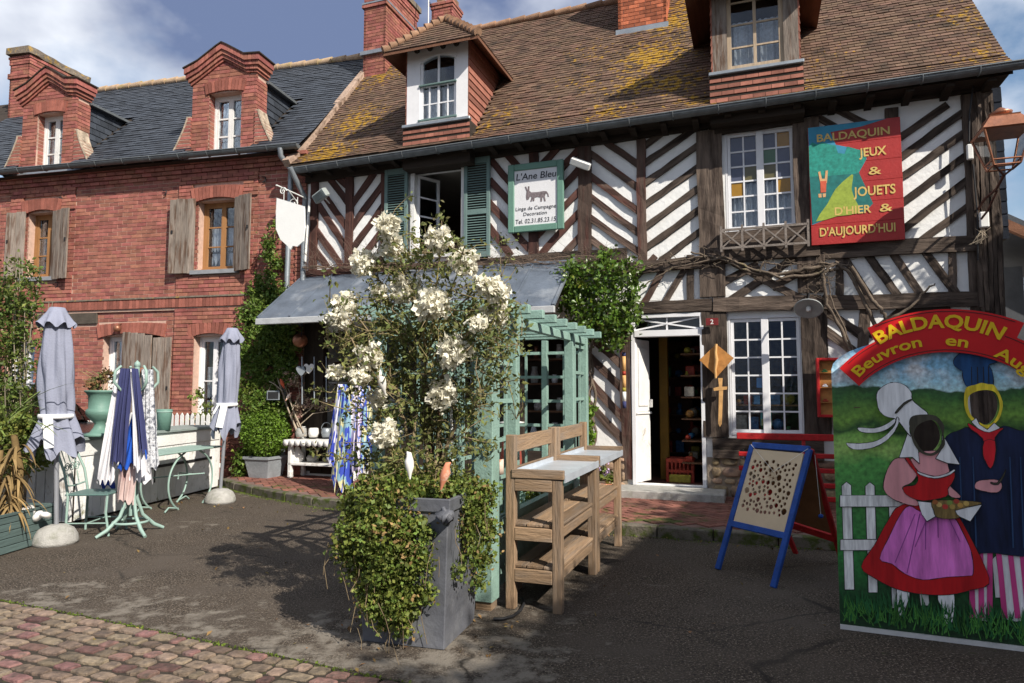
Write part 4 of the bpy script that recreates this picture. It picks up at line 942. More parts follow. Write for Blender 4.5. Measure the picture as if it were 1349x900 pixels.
b = MB(); b.lathe([(0, 0), (.06, .02), (.07, .08), (.05, .13), (0, .14)], (-3.92, -.12, 2.72), 12); b.tube([(-3.92, -.12, 2.85), (-3.92, 0, 2.9)], .012); b.build('wall_lamp', copper_m, H2)
for x, z in ((-5.5, 5.42), (-3.05, 5.40), (-5.5, 3.7), (-.9, 5.5)):
    b = MB(); b.tube([(x - .04, -.03, z + .05), (x + .04, -.03, z + .04), (x + .03, -.03, z - .03), (x - .02, -.03, z - .05)], .012, 5); b.build('wall_anchor', black_m, H2)
# roof
BP = [(-.28, 5.98), (.3, 6.52), (2.95, 9.22)]
rb = MB(); 
for xa, xb in ((-12, -6.55), (-6.55, -5.30), (-5.30, -2.45), (-2.45, -1.18), (-1.18, -.10)):
    ins_ = (xa, xb) in ((-6.55, -5.30), (-2.45, -1.18))
    for (a, c), (d, e_) in zip(BP[:-1], BP[1:]):
        if ins_ and d < .5: continue
        if ins_: c = c + (e_ - c) * (.5 - a) / (d - a); a = .5
        rb.add([(xa, a, c - .03), (xb, a, c - .03), (xb, d, e_ - .03), (xa, d, e_ - .03)], [(0, 1, 2, 3)])
rb.add([(-12, 2.95, 9.19), (-.1, 2.95, 9.19), (-.1, 6.5, 5.9), (-12, 6.5, 5.9)], [(0, 1, 2, 3)]); rb.add([(-12, -.28, 5.9), (-.1, -.28, 5.9), (-.1, .1, 5.9), (-12, .1, 5.9)], [(3, 2, 1, 0)])
broof = rb.build('roof', dark_m, H2)
BD = [(-6.60, -5.22), (-2.50, -1.13)]
def brz(y):
    for (a, c), (d, e_) in zip(BP[:-1], BP[1:]):
        if a <= y <= d: return c + (e_ - c) * (y - a) / (d - a)
    return BP[-1][1]
def bry(z): 
    for (a, c), (d, e_) in zip(BP[:-1], BP[1:]):
        if c <= z <= e_: return a + (d - a) * (z - c) / (e_ - c)
def keepb(x, y, z):
    for a, c in BD:
        if a - .05 < x < c + .05 and y < bry(7.6): return False
    return True
tiled(broof, 'slate', slate_m, 'slate_roofing', BP, lambda y, z: -9.6, lambda y, z: -.06, .20, .115, keepb, best=(-1.2, 0, 6.2), nbest=300, over=1.3)
u = -9.6
while u < -.2: b = MB(); b.tube([(u, 2.95, 9.25), (u + .36, 2.95, 9.26)], [.075, .095], 10); b.build('ridge_tile', overlay(mat('pale_ridge', (.42, .30, .2), .9, .3, 8, .3, 40), (.35, .28, .08), 5, .55, .7) if 'pale_ridge' not in MATS else MATS['pale_ridge'], broof); u += .35
gutter(H2, -9.6, -.02, -.33, 5.98, .075, gut_m, zl=6.03)
def b_dormer(u0, u1, idx):
    f = .0; zs, zt = 6.08, 7.50; a, c = u0 + .37, u1 - .31
    h = (a, c, zs, 7.27); dep = .34
    b = MB(); wall_holes(b, u0 + .012, u1 - .012, f + .012, f + dep, zs - .3, zt + .1, [h]); um_ = (u0 + u1) / 2; b.prism([(u0 + .02, zt), (u1 - .02, zt), (u1 - .02, zt + .1), (um_, zt + .34), (u0 + .02, zt + .1)], f + .015, f + dep)
    dm = b.build('dormer', mortar_m, H2)
    sb = MB(); z = zs - .28; k = 0
    while z < zt + .36:
        lim0 = u0 if z < zt + .05 else u0 + (z - zt - .05) * 1.5 + .1; lim1 = u1 if z < zt + .05 else u1 - (z - zt - .05) * 1.5 - .1
        for xx in (0,):
            x = lim0 - (.11 if k % 2 else 0)
            while x < lim1:
                xa, xb = max(x, lim0), min(x + .212, lim1)
                if not (z + .03 > h[2] and z + .05 < h[3] + .2 and xb > a - .0 and xa < c + .0): pass_ = [(xa, xb)]
                else: pass_ = [(xa, min(xb, a))] * (xa < a) + [(max(xa, c), xb)] * (xb > c)
                for p, q in pass_:
                    if q - p > .02: sb.rnd(); sb.box(p, q, f + random.uniform(-.004, .002), f + .05, z, z + .062)
                x += .224
        if z < zt:   # returns
            for uu in (u0, u1):
                y = f + .03 - (.1 if k % 2 else 0)
                while y < f + dep: ya, yb = max(y, f + .052), min(y + .2, f + dep); sb.rnd(); yb > ya + .02 and sb.box(uu - .003 if uu == u0 else uu - .045, uu + .045 if uu == u0 else uu + .003, ya, yb, z, z + .062); y += .212
            for uu, sg_ in ((a, -1), (c, 1)):
                if h[2] < z < h[3]: sb.rnd(); sb.box(min(uu, uu - sg_ * .004), max(uu, uu - sg_ * .004) , f + .05, f + .18, z, z + .062)
        z += .074; k += 1
    stuff(sb.build('brickwork', brick_m, dm))
    n = 12; sb = MB()
    for i in range(n):
        t = (i + .5) / n - .5; x = a - .06 + (c - a + .12) * (i + .5) / n; sb.rnd(); rise = .05 * (1 - 4 * t * t); sb.bar((x, f - .0, h[3] - .02 + rise), (x + t * .1, f, h[3] + .20 + rise), (c - a + .12) / n - .010, .06, (0, 1, 0))
    stuff(sb.build('window_arch', archb_m, dm))
    # moulded cornice following the gable
    um_ = (u0 + u1) / 2
    def prof(o): return [(u0 - o, zt - .02), (u0 + .18, zt + .10), (um_ - .12, zt + .34), (um_, zt + .40), (um_ + .12, zt + .34), (u1 - .20, zt + .12), (u1 + o, zt + .10 if idx else zt + .08)]
    for (o, dz, hh, pr, mm) in ((.03, -.02, .05, .03, archb_m), (.06, .03, .07, .06, brick_m), (.10, .10, .08, .09, brick_m), (.12, .18, .11, .12, brick_m), (.14, .29, .025, .14, dark_m)):
        P = prof(o); q = MB()
        for (x, z), (x2, z2) in zip(P[:-1], P[1:]):
            nn = max(1, int((x2 - x) / .075)) if mm is not dark_m else 1
            for i in range(nn):
                s0, s1 = i / nn, (i + (.9 if nn > 1 else 1)) / nn; xa, xb = x + (x2 - x) * s0, x + (x2 - x) * s1; za, zb = z + (z2 - z) * s0 + dz, z + (z2 - z) * s1 + dz; q.rnd()
                q.add([(xa, f - pr, za), (xb, f - pr, zb), (xb, f + dep + pr * .3, zb), (xa, f + dep + pr * .3, za), (xa, f - pr, za + hh), (xb, f - pr, zb + hh), (xb, f + dep + pr * .3, zb + hh), (xa, f + dep + pr * .3, za + hh)], [(0, 3, 2, 1), (4, 5, 6, 7), (0, 1, 5, 4), (1, 2, 6, 5), (2, 3, 7, 6), (3, 0, 4, 7)])
        q.build('cornice', mm, dm)
    # curved brick shoulders
    for sg_, uu in ((-1, u0), (1, u1)):
        q = MB(); q2 = MB(); n = 11
        for i in range(n):
            t = i / n; z = zs - .03 + t * .80; w_ = .38 * (1 - t) ** 1.3 + .07; q.rnd(); x0, x1 = (uu - w_, uu) if sg_ < 0 else (uu, uu + w_)
            q.box(x0, x1, f - .03, f + .22, z, z + .056); q2.box(x0 + .01, x1 - .01, f - .025, f + .21, z + .052, z + .078); q2.bar((uu + sg_ * (w_ + .005), f + .095, z), (uu + sg_ * (.38 * (1 - (i + 1) / n) ** 1.3 + .075), f + .095, z + .075), .27, .03, (0, 0, 1)); 
            0 and q2.bar((uu + sg_ * w_ * .98, f + .19, z), (uu + sg_ * (.38 * (1 - (i + 1) / n) ** 1.3 + .07) * .98, f + .19, z + .075), .26, .05, (0, 0, 1))
        stuff(q.build('shoulder_bricks', brick_m, dm)); q2.build('shoulder_mortar', mat('pale_mortar', (.42, .34, .26), .95, .35, 12, .5, 40, col2=(.14, .11, .08), c2=(.5, .7)) if 'pale_mortar' not in MATS else MATS['pale_mortar'], dm)
    b = MB(); b.box(u0 - .42, u1 + .45, f - .02, f + .34, zs - .06, zs - .015); b.build('lead_sill', zinc_m, dm)
    # window
    x0, x1, z0, z1 = h; y = f + .17; m_ = worn_white; b = MB(); xm = (x0 + x1) / 2; b.box(x0, x0 + .04, y, y + .07, z0, z1); b.box(x1 - .04, x1, y, y + .07, z0, z1); b.box(x0, x1, y + .001, y + .069, z1 - .04, z1)
    r_ = sash(b, x0 + .04, xm, z0, z1 - .04, y + .01, 1, 3, .05, .03) + sash(b, xm, x1 - .04, z0, z1 - .04, y + .012, 1, 3, .05, .03); b.build('window_frame', m_, dm)
    b = MB(); [b.box(p[0], p[1], y + .04, y + .044, p[2], p[3]) for p in r_]; b.build('window_glass', glass, dm)
    b = MB()
    for p, q_ in ((x0 + .09, xm - .04), (xm + .04, x1 - .09)): curtain(b, p, q_, z0 + .33, z0 + .74, y + .10, 4, .012, scallop=.04); curtain(b, p, q_, z0 + .06, z0 + .32, y + .11, 2, .02, scallop=.12)
    b.build('curtain', curt, dm); b = MB(); b.box(u0 + .1, u1 - .1, f + .8, f + .85, zs - .2, zt); b.build('dark_room', room_m, dm)
    # slated cheeks and roof
    zc = zt + .02; ye = bry(zc + .0)
    for uu in (u0 + .06, u1 - .06):
        sb = MB(); z = zs - .05; k = 0; sg_ = 1 if uu > um_ else -1
        while z < zc - .02:
            y = f + dep - (.1 if k % 2 else 0); yen = min(ye, bry(max(z, 6.0)) + .1)
            while y < yen:
                ya = max(y, f + dep); yb = min(y + .2, yen + .02); zt2 = min(z + .17, zc)
                sb.rnd(); sb.add([(uu + sg_ * .03, ya, z), (uu + sg_ * .03, yb - .004, z), (uu + sg_ * .012, yb - .004, zt2), (uu + sg_ * .012, ya, zt2), (uu, ya, z), (uu, yb - .004, z)], [(0, 1, 2, 3), (4, 5, 1, 0)]); y += .2
            z += .13; k += 1
        stuff(sb.build('slate_cheek', slate_m, dm))
    b = MB(); ye2 = bry(zc + .28) 
    b.box(u0 + .07, u1 - .07, f + dep, 1.9, zs - .1, zs)
    b.add([(u0 + .05, f + dep, zs - .3), (u1 - .05, f + dep, zs - .3), (u1 - .05, f + dep, zc), (u0 + .05, f + dep, zc), (u0 + .05, ye, zc), (u1 - .05, ye, zc)], [(0, 3, 4), (1, 5, 2), (0, 1, 5, 4)])
    b.build('cheek_backing', dark_m, dm)
    b = MB(); b.add([(u0 - .06, f + dep * .9, zc - .02), (um_, f + dep * .9, zc + .33), (u1 + .06, f + dep * .9, zc - .02), (u1 + .06, ye + .05, zc - .02), (um_, ye2 + .15, zc + .33), (u0 - .06, ye + .05, zc - .02)], [(0, 1, 4, 5), (1, 2, 3, 4), (0, 5, 3, 2)])
    b.build('dormer_roof', slate_m, dm)
    b = MB(); b.bar((u1 + .05, f + dep * .9, zc - .0), (u1 + .05, ye + .1, zc + .0), .05, .05); b.bar((u0 - .05, f + dep * .9, zc - .0), (u0 - .05, ye + .1, zc + .0), .05, .05); b.build('verge_flashing', gut_m, dm)
b_dormer(-6.60, -5.26, 0); b_dormer(-2.52, -1.13, 1)
ch0 = chimney(H2, (-9.6, -9.0), 2.1, 3.7, 8.2, 9.95, brick_m, True); b = MB(); b.bar((-9.3, 2.0, 10.03), (-9.3, 3.8, 10.03), .74, .16, (0, 0, 1), 8, .03); b.build('chimney_cap', cap_m, ch0)
b = MB(); b.tube([(-.36, -.36, 5.93), (-.36, -.34, 5.8), (-.30, -.10, 5.62), (-.30, -.10, 5.3), (-.33, -.10, 3.0), (-.33, -.10, .3)], .048, 10); b.build('downpipe', zinc_m, H2)

# ================= CANOPY AND SHOP FRONT =================
CA = H1
ct_, cb_, cv = 3.66, 2.74, -1.2
b = MB(); U0, U1 = -.03, 4.98; n = 8
for i in range(n):
    a = U0 + (U1 - U0) * i / n; c = U0 + (U1 - U0) * (i + 1) / n; b.add([(a, cv, cb_ + .03), (c, cv, cb_ + .03), (c, -.02, ct_), (a, -.02, ct_), (a, cv, cb_ - .0), (c, cv, cb_ - .0), (c, -.02, ct_ - .03), (a, -.02, ct_ - .03)], [(0, 1, 2, 3), (7, 6, 5, 4), (0, 4, 5, 1)])
    b.bar((a, cv, cb_ + .045), (a, -.02, ct_ + .015), .03, .03, (0, -.6, .8))
b.bar((U1, cv, cb_ + .04), (U1, -.02, ct_ + .01), .04, .04, (0, -.6, .8))
cano = b.build('canopy', canopy_m, CA)
b = MB(); b.bbox(U0 - .02, U1 + .02, cv - .03, cv + .03, cb_ - .07, cb_ + .03, .008); b.build('canopy_fascia', mat('fascia', (.42, .43, .44), .6, .15), cano)
b = MB()
for i in range(9): u = U0 + .1 + i * .57; b.bar((u, cv + .03, cb_ - .03), (u, -.02, ct_ - .07), .06, .07, (0, 0, 1))
b.build('canopy_rafter', dark_m, cano)
b = MB(); b.add([(U0 + .01, cv, cb_), (U0 + .01, -.02, cb_), (U0 + .01, -.02, ct_)], [(0, 1, 2)]); b.build('canopy_end', canopy_m, cano)
# dark shop front inside the opening: timber frame, glazing and shelves
x0, x1, z0, z1 = SHOP; b = MB()
for u in (x0, 1.2, 2.15, 3.1, 4.05, x1 - .08): b.bbox(u, u + .08, .0, .10, z0, z1, .006)
for z in (z0, .75, z1 - .08): b.bbox(x0 + .08, x1 - .08, .002, .098, z, z + .08, .006)
b.build('shop_frame', dark_m, H1)
b = MB()
for u in (1.24, 2.2, 3.15): b.box(u, u + .9, .05, .054, .83, z1 - .08)
b.build('shop_glass', glass, H1)
b = MB(); b.box(x0, x1, -.02, .02, z0, .75); b.build('stall_riser', green_m, H1) if 0 else b.build('stall_riser', dark_m, H1)
b = MB()
for z in (.8, 1.25, 1.7, 2.1): b.box(x0 + .1, x1 - .1, .5, .9, z, z + .03)
b.build('shop_shelf', MATS['shelf_wood'], H1)
random.seed(21)
for z in (.83, 1.28, 1.73, 2.13):
    for k in range(12):
        u = .55 + k * .36 + random.uniform(-.05, .05); q = MB(); r_ = random.uniform(.05, .11); h_ = random.uniform(.12, .28)
        q.lathe([(0, 0), (r_ * .8, 0), (r_, h_ * .4), (r_ * .6, h_ * .8), (r_ * .7, h_), (0, h_)], (u, .6, z), 10); o = q.build('vase', random.choice([curt, conc_m, copper_m, MATS['rail'] if 'rail' in MATS else conc_m])); o.location = (*T.o, 0); o.rotation_euler = (0, 0, T.a); tag(o, 'small vase on the shelves inside the dark shop front under the canopy', 'vase', 'vases inside the shop')

# ================= GREEN TRELLIS PERGOLA =================
pg = thing('trellis_pergola', 'sage green trellis pergola porch behind the wooden benches', 'pergola', T, (5.68, -4.0, 0))
def pp(x, y, z0, z1, w_=.10, name='post', z0_=None): b = MB(); b.bbox(x - w_ / 2, x + w_ / 2, y - w_ / 2, y + w_ / 2, z0, z1, .005); return b.build(name, green_m, pg)
FV, SV, TV, BV = -1.33, -.80, 1.03, 1.66     # along v relative to -4.0
pp(-.02, FV, .06, 2.12, .15); pp(0, SV, .06, 2.26, .09); pp(0, TV, .06, 2.22, .10); pp(0, BV, .06, 2.22, .09)
UL = -.95
pp(UL, FV, .06, 2.12, .08); pp(UL, TV, .06, 2.2, .08); pp(UL, BV, .06, 2.2, .08); pp(UL / 2, BV, .06, 2.2, .07)
def lat(p0, p1, z0, z1, nu, nz, zz=None, w_=.028, name='lattice_bar'):
    """lattice between two plan points"""
    p0 = Vector((*p0, 0)); p1 = Vector((*p1, 0))
    for i in range(1, nu): p = p0.lerp(p1, i / nu); b = MB(); b.bar(p + Vector((0, 0, z0)), p + Vector((0, 0, z1)), w_, .022, (p1 - p0).cross(Vector((0, 0, 1))).normalized()); b.build(name, green_m, pg)
    for j in range(nz + 1): z = z0 + (z1 - z0) * j / nz; b = MB(); b.bar(p0 + Vector((0, 0, z)), p1 + Vector((0, 0, z)), .03, .034, (0, 0, 1)); b.build(name, green_m, pg)
lat((0, FV), (0, SV), .62, 2.12, 3, 5); lat((0, TV), (0, BV), .62, 2.10, 3, 5); pp(-.50, FV, .06, 2.1, .07); lat((0, FV), (-.50, FV), .62, 2.05, 4, 5); lat((0, BV), (UL, BV), .62, 2.05, 4, 5); lat((UL, FV), (UL, BV), .62, 2.05, 9, 5)
for p0, p1 in (((0, FV), (0, BV)), ((0, FV), (-.5, FV)), ((UL, FV), (UL, BV)), ((UL, BV), (0, BV))):
    b = MB(); a_, c_ = Vector((*p0, .0)), Vector((*p1, .0)); b.bar(a_ + Vector((0, 0, .36)), c_ + Vector((0, 0, .36)), .03, .5, (0, 0, 1)); b.bar(a_ + Vector((0, 0, .60)), c_ + Vector((0, 0, .60)), .07, .05, (0, 0, 1)); b.build('base_panel', green_m, pg)
for u in (0, UL): b = MB(); b.bbox(u - .03, u + .03, FV - .1, BV + .1, 2.14, 2.22, .005); b.build('beam', green_m, pg)
nr = 9
for i in range(nr):
    v = FV + .0 + (BV - FV + .05) * i / (nr - 1); b = MB(); b.bar((UL - .2, v, 2.255), (.20, v, 2.255), .06, .075, (0, 0, 1)); b.build('rafter', green_m, pg, bevel=.006)
b = MB(); 
for u, v in ((-.02, FV), (0, SV), (0, TV), (0, BV), (UL, FV), (UL, BV)): b.box(u - .06, u + .06, v - .06, v + .06, 0, .06)
b.build('foot_block', bench_m, pg)

# ================= POTTING BENCHES =================
def bench(v0, v1, lab):
    L_ = v1 - v0; bn = thing('potting_bench', lab, 'bench', T, (5.80, v0, 0), group='wooden potting benches with zinc trays'); W = .40
    def part(x0, x1, y0, y1, z0, z1, name='rail', ax='z'):
        c = Vector(((x0 + x1) / 2, (y0 + y1) / 2, (z0 + z1) / 2)); dx, dy, dz = x1 - x0, y1 - y0, z1 - z0; b = MB()
        if ax == 'z': b.box(-dz / 2, dz / 2, -dy / 2, dy / 2, -dx / 2, dx / 2); R = Matrix.Rotation(-pi / 2, 4, 'Y')
        elif ax == 'y': b.box(-dy / 2, dy / 2, -dx / 2, dx / 2, -dz / 2, dz / 2); R = Matrix.Rotation(pi / 2, 4, 'Z')
        else: b.box(-dx / 2, dx / 2, -dy / 2, dy / 2, -dz / 2, dz / 2); R = Matrix.Identity(4)
        o = b.build(name, bench_m, bn, bevel=.004); o.matrix_local = Matrix.Translation(c) @ R; return o
    for y in (.0, L_ - .07): part(0, .07, y, y + .04 + .03, 0, 1.27, 'leg'); part(W - .04, W + .03, y + .0, y + .07, 0, .95, 'leg')
    part(.005, .035, .072, L_ - .072, 1.13, 1.255, 'back_rail', 'y'); part(.005, .03, .072, L_ - .072, .98, 1.02, 'back_rail', 'y')
    for z in (.86, .50, .20):
        part(.072, W - .042, -.002, .03, z, z + .095, 'end_rail', 'x'); part(.072, W - .042, L_ - .03, L_ + .0, z, z + .095, 'end_rail', 'x')
        part(W - .03, W + .0, .072, L_ - .072, z + .01, z + .08, 'front_rail', 'y') if z != .86 else None
    for z in (.60, .30):
        for k in range(3): part(.03 + k * .128, .15 + k * .128, .02, L_ - .02, z, z + .022, 'shelf_plank', 'y')
    part(.05, W + .05, -.01, .03, .955, 1.02, 'tray_end', 'x'); part(.05, W + .05, L_ - .03, L_ + .01, .955, 1.02, 'tray_end', 'x')
    b = MB(); b.box(.04, W + .05, .03, L_ - .03, .972, .976); b.box(W + .046, W + .056, .03, L_ - .03, .93, .985); b.box(.04, .05, .03, L_ - .03, .976, 1.01); b.build('zinc_tray', mat('tray_zinc', (.55, .60, .66), .35, .15, 4, .15, 20, metal=.35) if 'tray_zinc' not in MATS else MATS['tray_zinc'], bn)
bench(-5.30, -4.13, 'nearer weathered wooden potting bench with zinc tray beside the big planter'); bench(-4.10, -2.98, 'farther weathered wooden potting bench with zinc tray nearer the shop door')

# ================= LEAD PLANTER, SHRUB, IVY =================
PC = Vector((-.42, 4.30, 0)); e1 = Vector((.28, .96, 0)).normalized(); e2 = Vector((-.96, .28, 0)); PS = .56; PM = PC + (e1 + e2) * PS / 2; pa = atan2(-e2.y, -e2.x)
pl = thing('square_planter', 'tall dark lead-grey square planter overflowing with ivy', 'planter', WD, (PM.x, PM.y, 0), pa)
b = MB(); hb, ht_ = PS / 2, PS / 2 + .045; Z = [(hb - .0, 0), (hb + .035, .84), (hb + .05, .845), (hb + .055, .93), (hb + .03, .93), (hb + .02, .84)]
vs = []; 
for r_, z in Z: vs += [(-r_, -r_, z), (r_, -r_, z), (r_, r_, z), (-r_, r_, z)]
fs = [(3, 2, 1, 0)] + [(i * 4 + k, i * 4 + (k + 1) % 4, i * 4 + 4 + (k + 1) % 4, i * 4 + 4 + k) for i in range(5) for k in range(4)] + [(20, 21, 22, 23)]
b.add(vs, fs); b.build('planter_body', lead_m, pl, bevel=.006)
b = MB(); r_ = hb + .05
for s1, s2 in ((1, 1),):
    for k in range(3): b.tube([(r_ * 1.0, -r_ - .01, .84), (r_ * 1.0 + .02 - k * .03, -r_ - .05 - k * .01, .80 + k * .02), (r_ * .88, -r_ - .01, .88 - k * .04)], [.03, .035, .012], 8)
b.lathe([(0, -.04), (.035, -.03), (.045, 0), (.035, .03), (0, .04)], (r_ - .01, -r_, .83), 10); b.build('ribbon_knot', lead_m, pl)
b = MB(); b.box(-hb, hb, -hb, hb, .80, .86); b.build('soil', mat('soil', (.035, .025, .018), .95, .4, 20, .8, 30), pl)
ivy_m = mat('ivy_leaf', (.135, .175, .035), .55, .2, 3, 0, per=.5, col2=(.20, .19, .045), c2=(.55, .75), huev=.03, trans=.25, c2sc=5)
def at(px, py, d):  # place at a distance from the camera plane
    r = ray(px, py); t = d / r[1]; return Vector((r[0] * t, d, CH + r[2] * t))
cs = []
def blob(px, py, d, rp): p = at(px, py, d); cs.append((p.x, p.y, p.z, rp * d / 892))
for px_, py_, d, r_ in [(490, 665, 4.45, 38), (530, 660, 4.4, 36), (560, 655, 4.5, 26), (468, 705, 4.40, 28), (510, 710, 4.3, 38), (546, 705, 4.28, 28), (472, 742, 4.4, 18), (512, 755, 4.3, 32), (548, 745, 4.26, 20), (488, 772, 4.35, 16), (455, 722, 4.42, 13), (520, 780, 4.3, 24), (500, 790, 4.35, 24), (530, 800, 4.3, 22), (535, 825, 4.3, 11), (505, 820, 4.35, 9), (560, 780, 4.27, 12), (608, 652, 4.5, 24), (636, 655, 4.6, 22), (618, 690, 4.5, 20), (642, 700, 4.7, 17), (622, 725, 4.5, 13), (638, 738, 4.7, 12), (605, 750, 4.4, 8), (632, 765, 4.7, 8), (575, 640, 4.7, 26), (520, 640, 4.7, 30)]: blob(px_, py_, d, r_)
iv = leaves('ivy', ivy_m, clumps(cs, 24000, .027), .027, None, up=.3, hang=.3, asp=.8)
iv2 = leaves('dead_leaves', mat('dead_ivy_leaf', (.26, .17, .07), .7, .3, 5, 0, per=.4, trans=.2), clumps(cs, 1500, .04), .026, None, hang=.5)
ivy = empty('trailing_ivy', None, (PM.x, PM.y, .9)); tag(ivy, 'green trailing ivy spilling down both sides of the tall planter', 'ivy'); iv.name = 'foliage'; iv['kind'] = 'stuff'; iv.parent = ivy; iv.location = -ivy.location; iv2.parent = ivy; iv2.location = -ivy.location; iv2['kind'] = 'stuff'
stem_m = mat('ivy_stem', (.20, .15, .09), .9, .3, 9, 0)
b = MB(); random.seed(31)
for i in range(60):
    c = random.choice(cs[:20]); p = Vector(c[:3]) + Vector([random.gauss(0, .08) for _ in range(3)]); q = p + Vector((random.uniform(-.08, .08), random.uniform(-.06, .02), -random.uniform(.1, .3))); b.tube([p, p.lerp(q, .5) + Vector((random.gauss(0, .02), -.02, 0)), q], .0022, 4, False)
o = b.build('trailing_stems', stem_m, ivy); o.location = -ivy.location; o['kind'] = 'stuff'
# flowering shrub
sh = thing('flowering_shrub', 'tall twiggy shrub with large creamy white blossom clusters in the planter', 'shrub', WD, (PM.x, PM.y, .86))
bark = mat('shrub_bark', (.22, .17, .10), .9, .35, 12, .3, 60, col2=(.30, .27, .08), c2=(.5, .65)); base = Vector((PM.x, PM.y, .86))
clu = [(512, 297, 15), (517, 326, 16), (478, 346, 16), (536, 381, 19), (578, 316, 17), (612, 346, 18), (638, 374, 14), (657, 386, 15), (651, 414, 18), (568, 403, 21), (453, 402, 16), (446, 419, 13), (487, 468, 17), (598, 464, 21), (582, 519, 19), (508, 571, 17), (630, 426, 11), (446, 490, 9), (473, 497, 12), (500, 383, 10), (480, 490, 10), (498, 525, 12)]
random.seed(13); tips = []
for px_, py_, r_ in clu: tips.append(at(px_, py_, 4.42 + random.uniform(-.14, .18)))
nodes = [base + Vector((random.uniform(-.06, .06), random.uniform(-.06, .06), 0)) for _ in range(5)]; mains = []
forks = [base + Vector((dx, dy, dz)) for dx, dy, dz in ((-.18, 0, .75), (.12, .05, .8), (-.05, -.05, .55), (.24, 0, .6), (-.32, .05, .55), (0, .1, .95))]
b = MB(); segs_ = []
def limb(p, q, r0, r1, bend=.06, n=6):
    pts = []; side = Vector((random.gauss(0, 1), random.gauss(0, 1), random.gauss(0, .4))).normalized() * bend * (q - p).length
    for i in range(n + 1): t = i / n; pts.append(p.lerp(q, t) + side * sin(pi * t) + Vector([random.gauss(0, .008) for _ in range(3)]))
    b.tube(pts, [r0 + (r1 - r0) * i / n for i in range(n + 1)], 6, False); segs_.append(pts); return pts
for i, f in enumerate(forks): limb(nodes[i % 5], f, .018, .010)
for t_ in tips:
    f = min(forks, key=lambda q: (q - t_).length + (0 if q.z < t_.z else 1)); f = f if f.z < t_.z else nodes[0]; limb(f, t_, .009, .004, .12, 8)
twp = []
for _ in range(640):
    s_ = random.choice(segs_); p = s_[random.randrange(len(s_) // 2, len(s_))]; d = Vector((random.gauss(0, 1), random.gauss(0, .8), random.gauss(.15, .8))).normalized(); ln = random.uniform(.08, .28); q = p + d * ln
    pts = [p, p.lerp(q, .5) + Vector([random.gauss(0, .02) for _ in range(3)]), q]
    px2 = CX + F * q.x / q.y
    if not (400 < px2 < 690): continue
    b.tube(pts, [.0035, .0026, .0014], 4, False); twp += [pts[1], q, q, p.lerp(q, .8)]
    if random.random() < .45: segs_.append([p, pts[1], q, q])
o = b.build('branches', bark, sh); o.location = -sh.location
leaf_m = mat('shrub_leaf', (.135, .155, .045), .6, .25, 4, 0, per=.5, col2=(.20, .17, .07), c2=(.5, .75), huev=.03, trans=.2, c2sc=5)
P = []
for p in twp:
    for _ in range(3): P.append([p.x + random.gauss(0, .028), p.y + random.gauss(0, .028), p.z + random.gauss(0, .028)])
mid = [(at(px_, py_, 4.7)) for px_, py_ in [(540, 460), (560, 500), (530, 520), (600, 560), (550, 440), (520, 470), (580, 440), (610, 400), (560, 360), (500, 440), (470, 440), (580, 590), (540, 580), (620, 600), (500, 600)]]
P2 = clumps([(m.x, m.y, m.z, .20) for m in mid], 3200, .03)
o = leaves('foliage', leaf_m, np.concatenate([np.array(P), P2]), .036, sh, asp=.5); o.location = -sh.location; o['kind'] = 'stuff'
pet_m = mat('petal', (.84, .81, .69), .6, .06, 10, 0, per=.12, trans=.3, col2=(.66, .60, .38), c2=(.58, .76), c2sc=14)
for (px_, py_, r_), c in zip(clu, tips):
    R = r_ * c.y / 892 * 1.16; pts = []; nf = int(64 * (r_ / 16) ** 2)
    d = NR.normal(size=(nf, 3)); d /= np.linalg.norm(d, axis=1)[:, None]; cen = np.array(c) + d * R * NR.uniform(.35, 1.0, (nf, 1)) * np.array([1, 1, .92])
    pts = np.repeat(cen, 6, axis=0) + NR.normal(size=(nf * 6, 3)) * .011
    o = leaves('blossom', pet_m, pts, .034, sh, up=.2, asp=.95); o.location = -sh.location
# bird ornaments
def bird(p, col, lab, ang=0, tilt=0, s_=1, par=None, name='bird_ornament'):
    b = MB(); b.tube([(-.085, 0, -.055), (-.05, 0, -.03), (-.01, 0, 0), (.03, 0, .022), (.055, 0, .045), (.075, 0, .055), (.10, 0, .05)], [.006, .016, .034, .036, .024, .021, .004], 12)
    o = b.build(name, col); o.location = p; o.rotation_euler = (0, tilt, ang); o.scale = (s_,) * 3; return tag(o, lab, 'ornament')
ceram = mat('white_ceramic', (.75, .73, .70), .35, .08, 6, 0); terr = mat('orange_glaze', (.62, .24, .14), .4, .15, 9, 0, col2=(.80, .62, .5), c2=(.5, .6))
bird(at(539, 614, 4.25), ceram, 'white ceramic bird perched on the left edge of the ivy planter', 2.6, -.9, .8)
bird(at(586, 628, 4.25), terr, 'orange and cream ceramic bird perched in the ivy right of the white one', -.2, -.7, .85)
bird(at(504, 505, 4.40), ceram, 'white bird ornament hanging high among the shrub branches', 1.0, -1.35, .8)
wk = thing('white_stake', 'slim white stake standing upright in the shrub', 'stake', WD, at(597, 650, 4.75)); b = MB(); b.tube([(0, 0, -.1), (-.01, 0, .3), (-.02, 0, .62)], .010, 8); b.build('rod', white_iron, wk)
wick = thing('wicker_bundle', 'brown bundle of dry twigs tied upright among the shrub stems', 'bundle', WD, at(572, 600, 4.85)); b = MB()
for i in range(26): x = random.uniform(-.07, .07); b.tube([(x, random.uniform(-.04, .04), -.15), (x * .7 + random.gauss(0, .01), 0, .15), (x + random.gauss(0, .03), 0, .5)], .004, 4, False)
b.build('twigs', mat('dry_twig', (.16, .09, .06), .9, .3), wick)
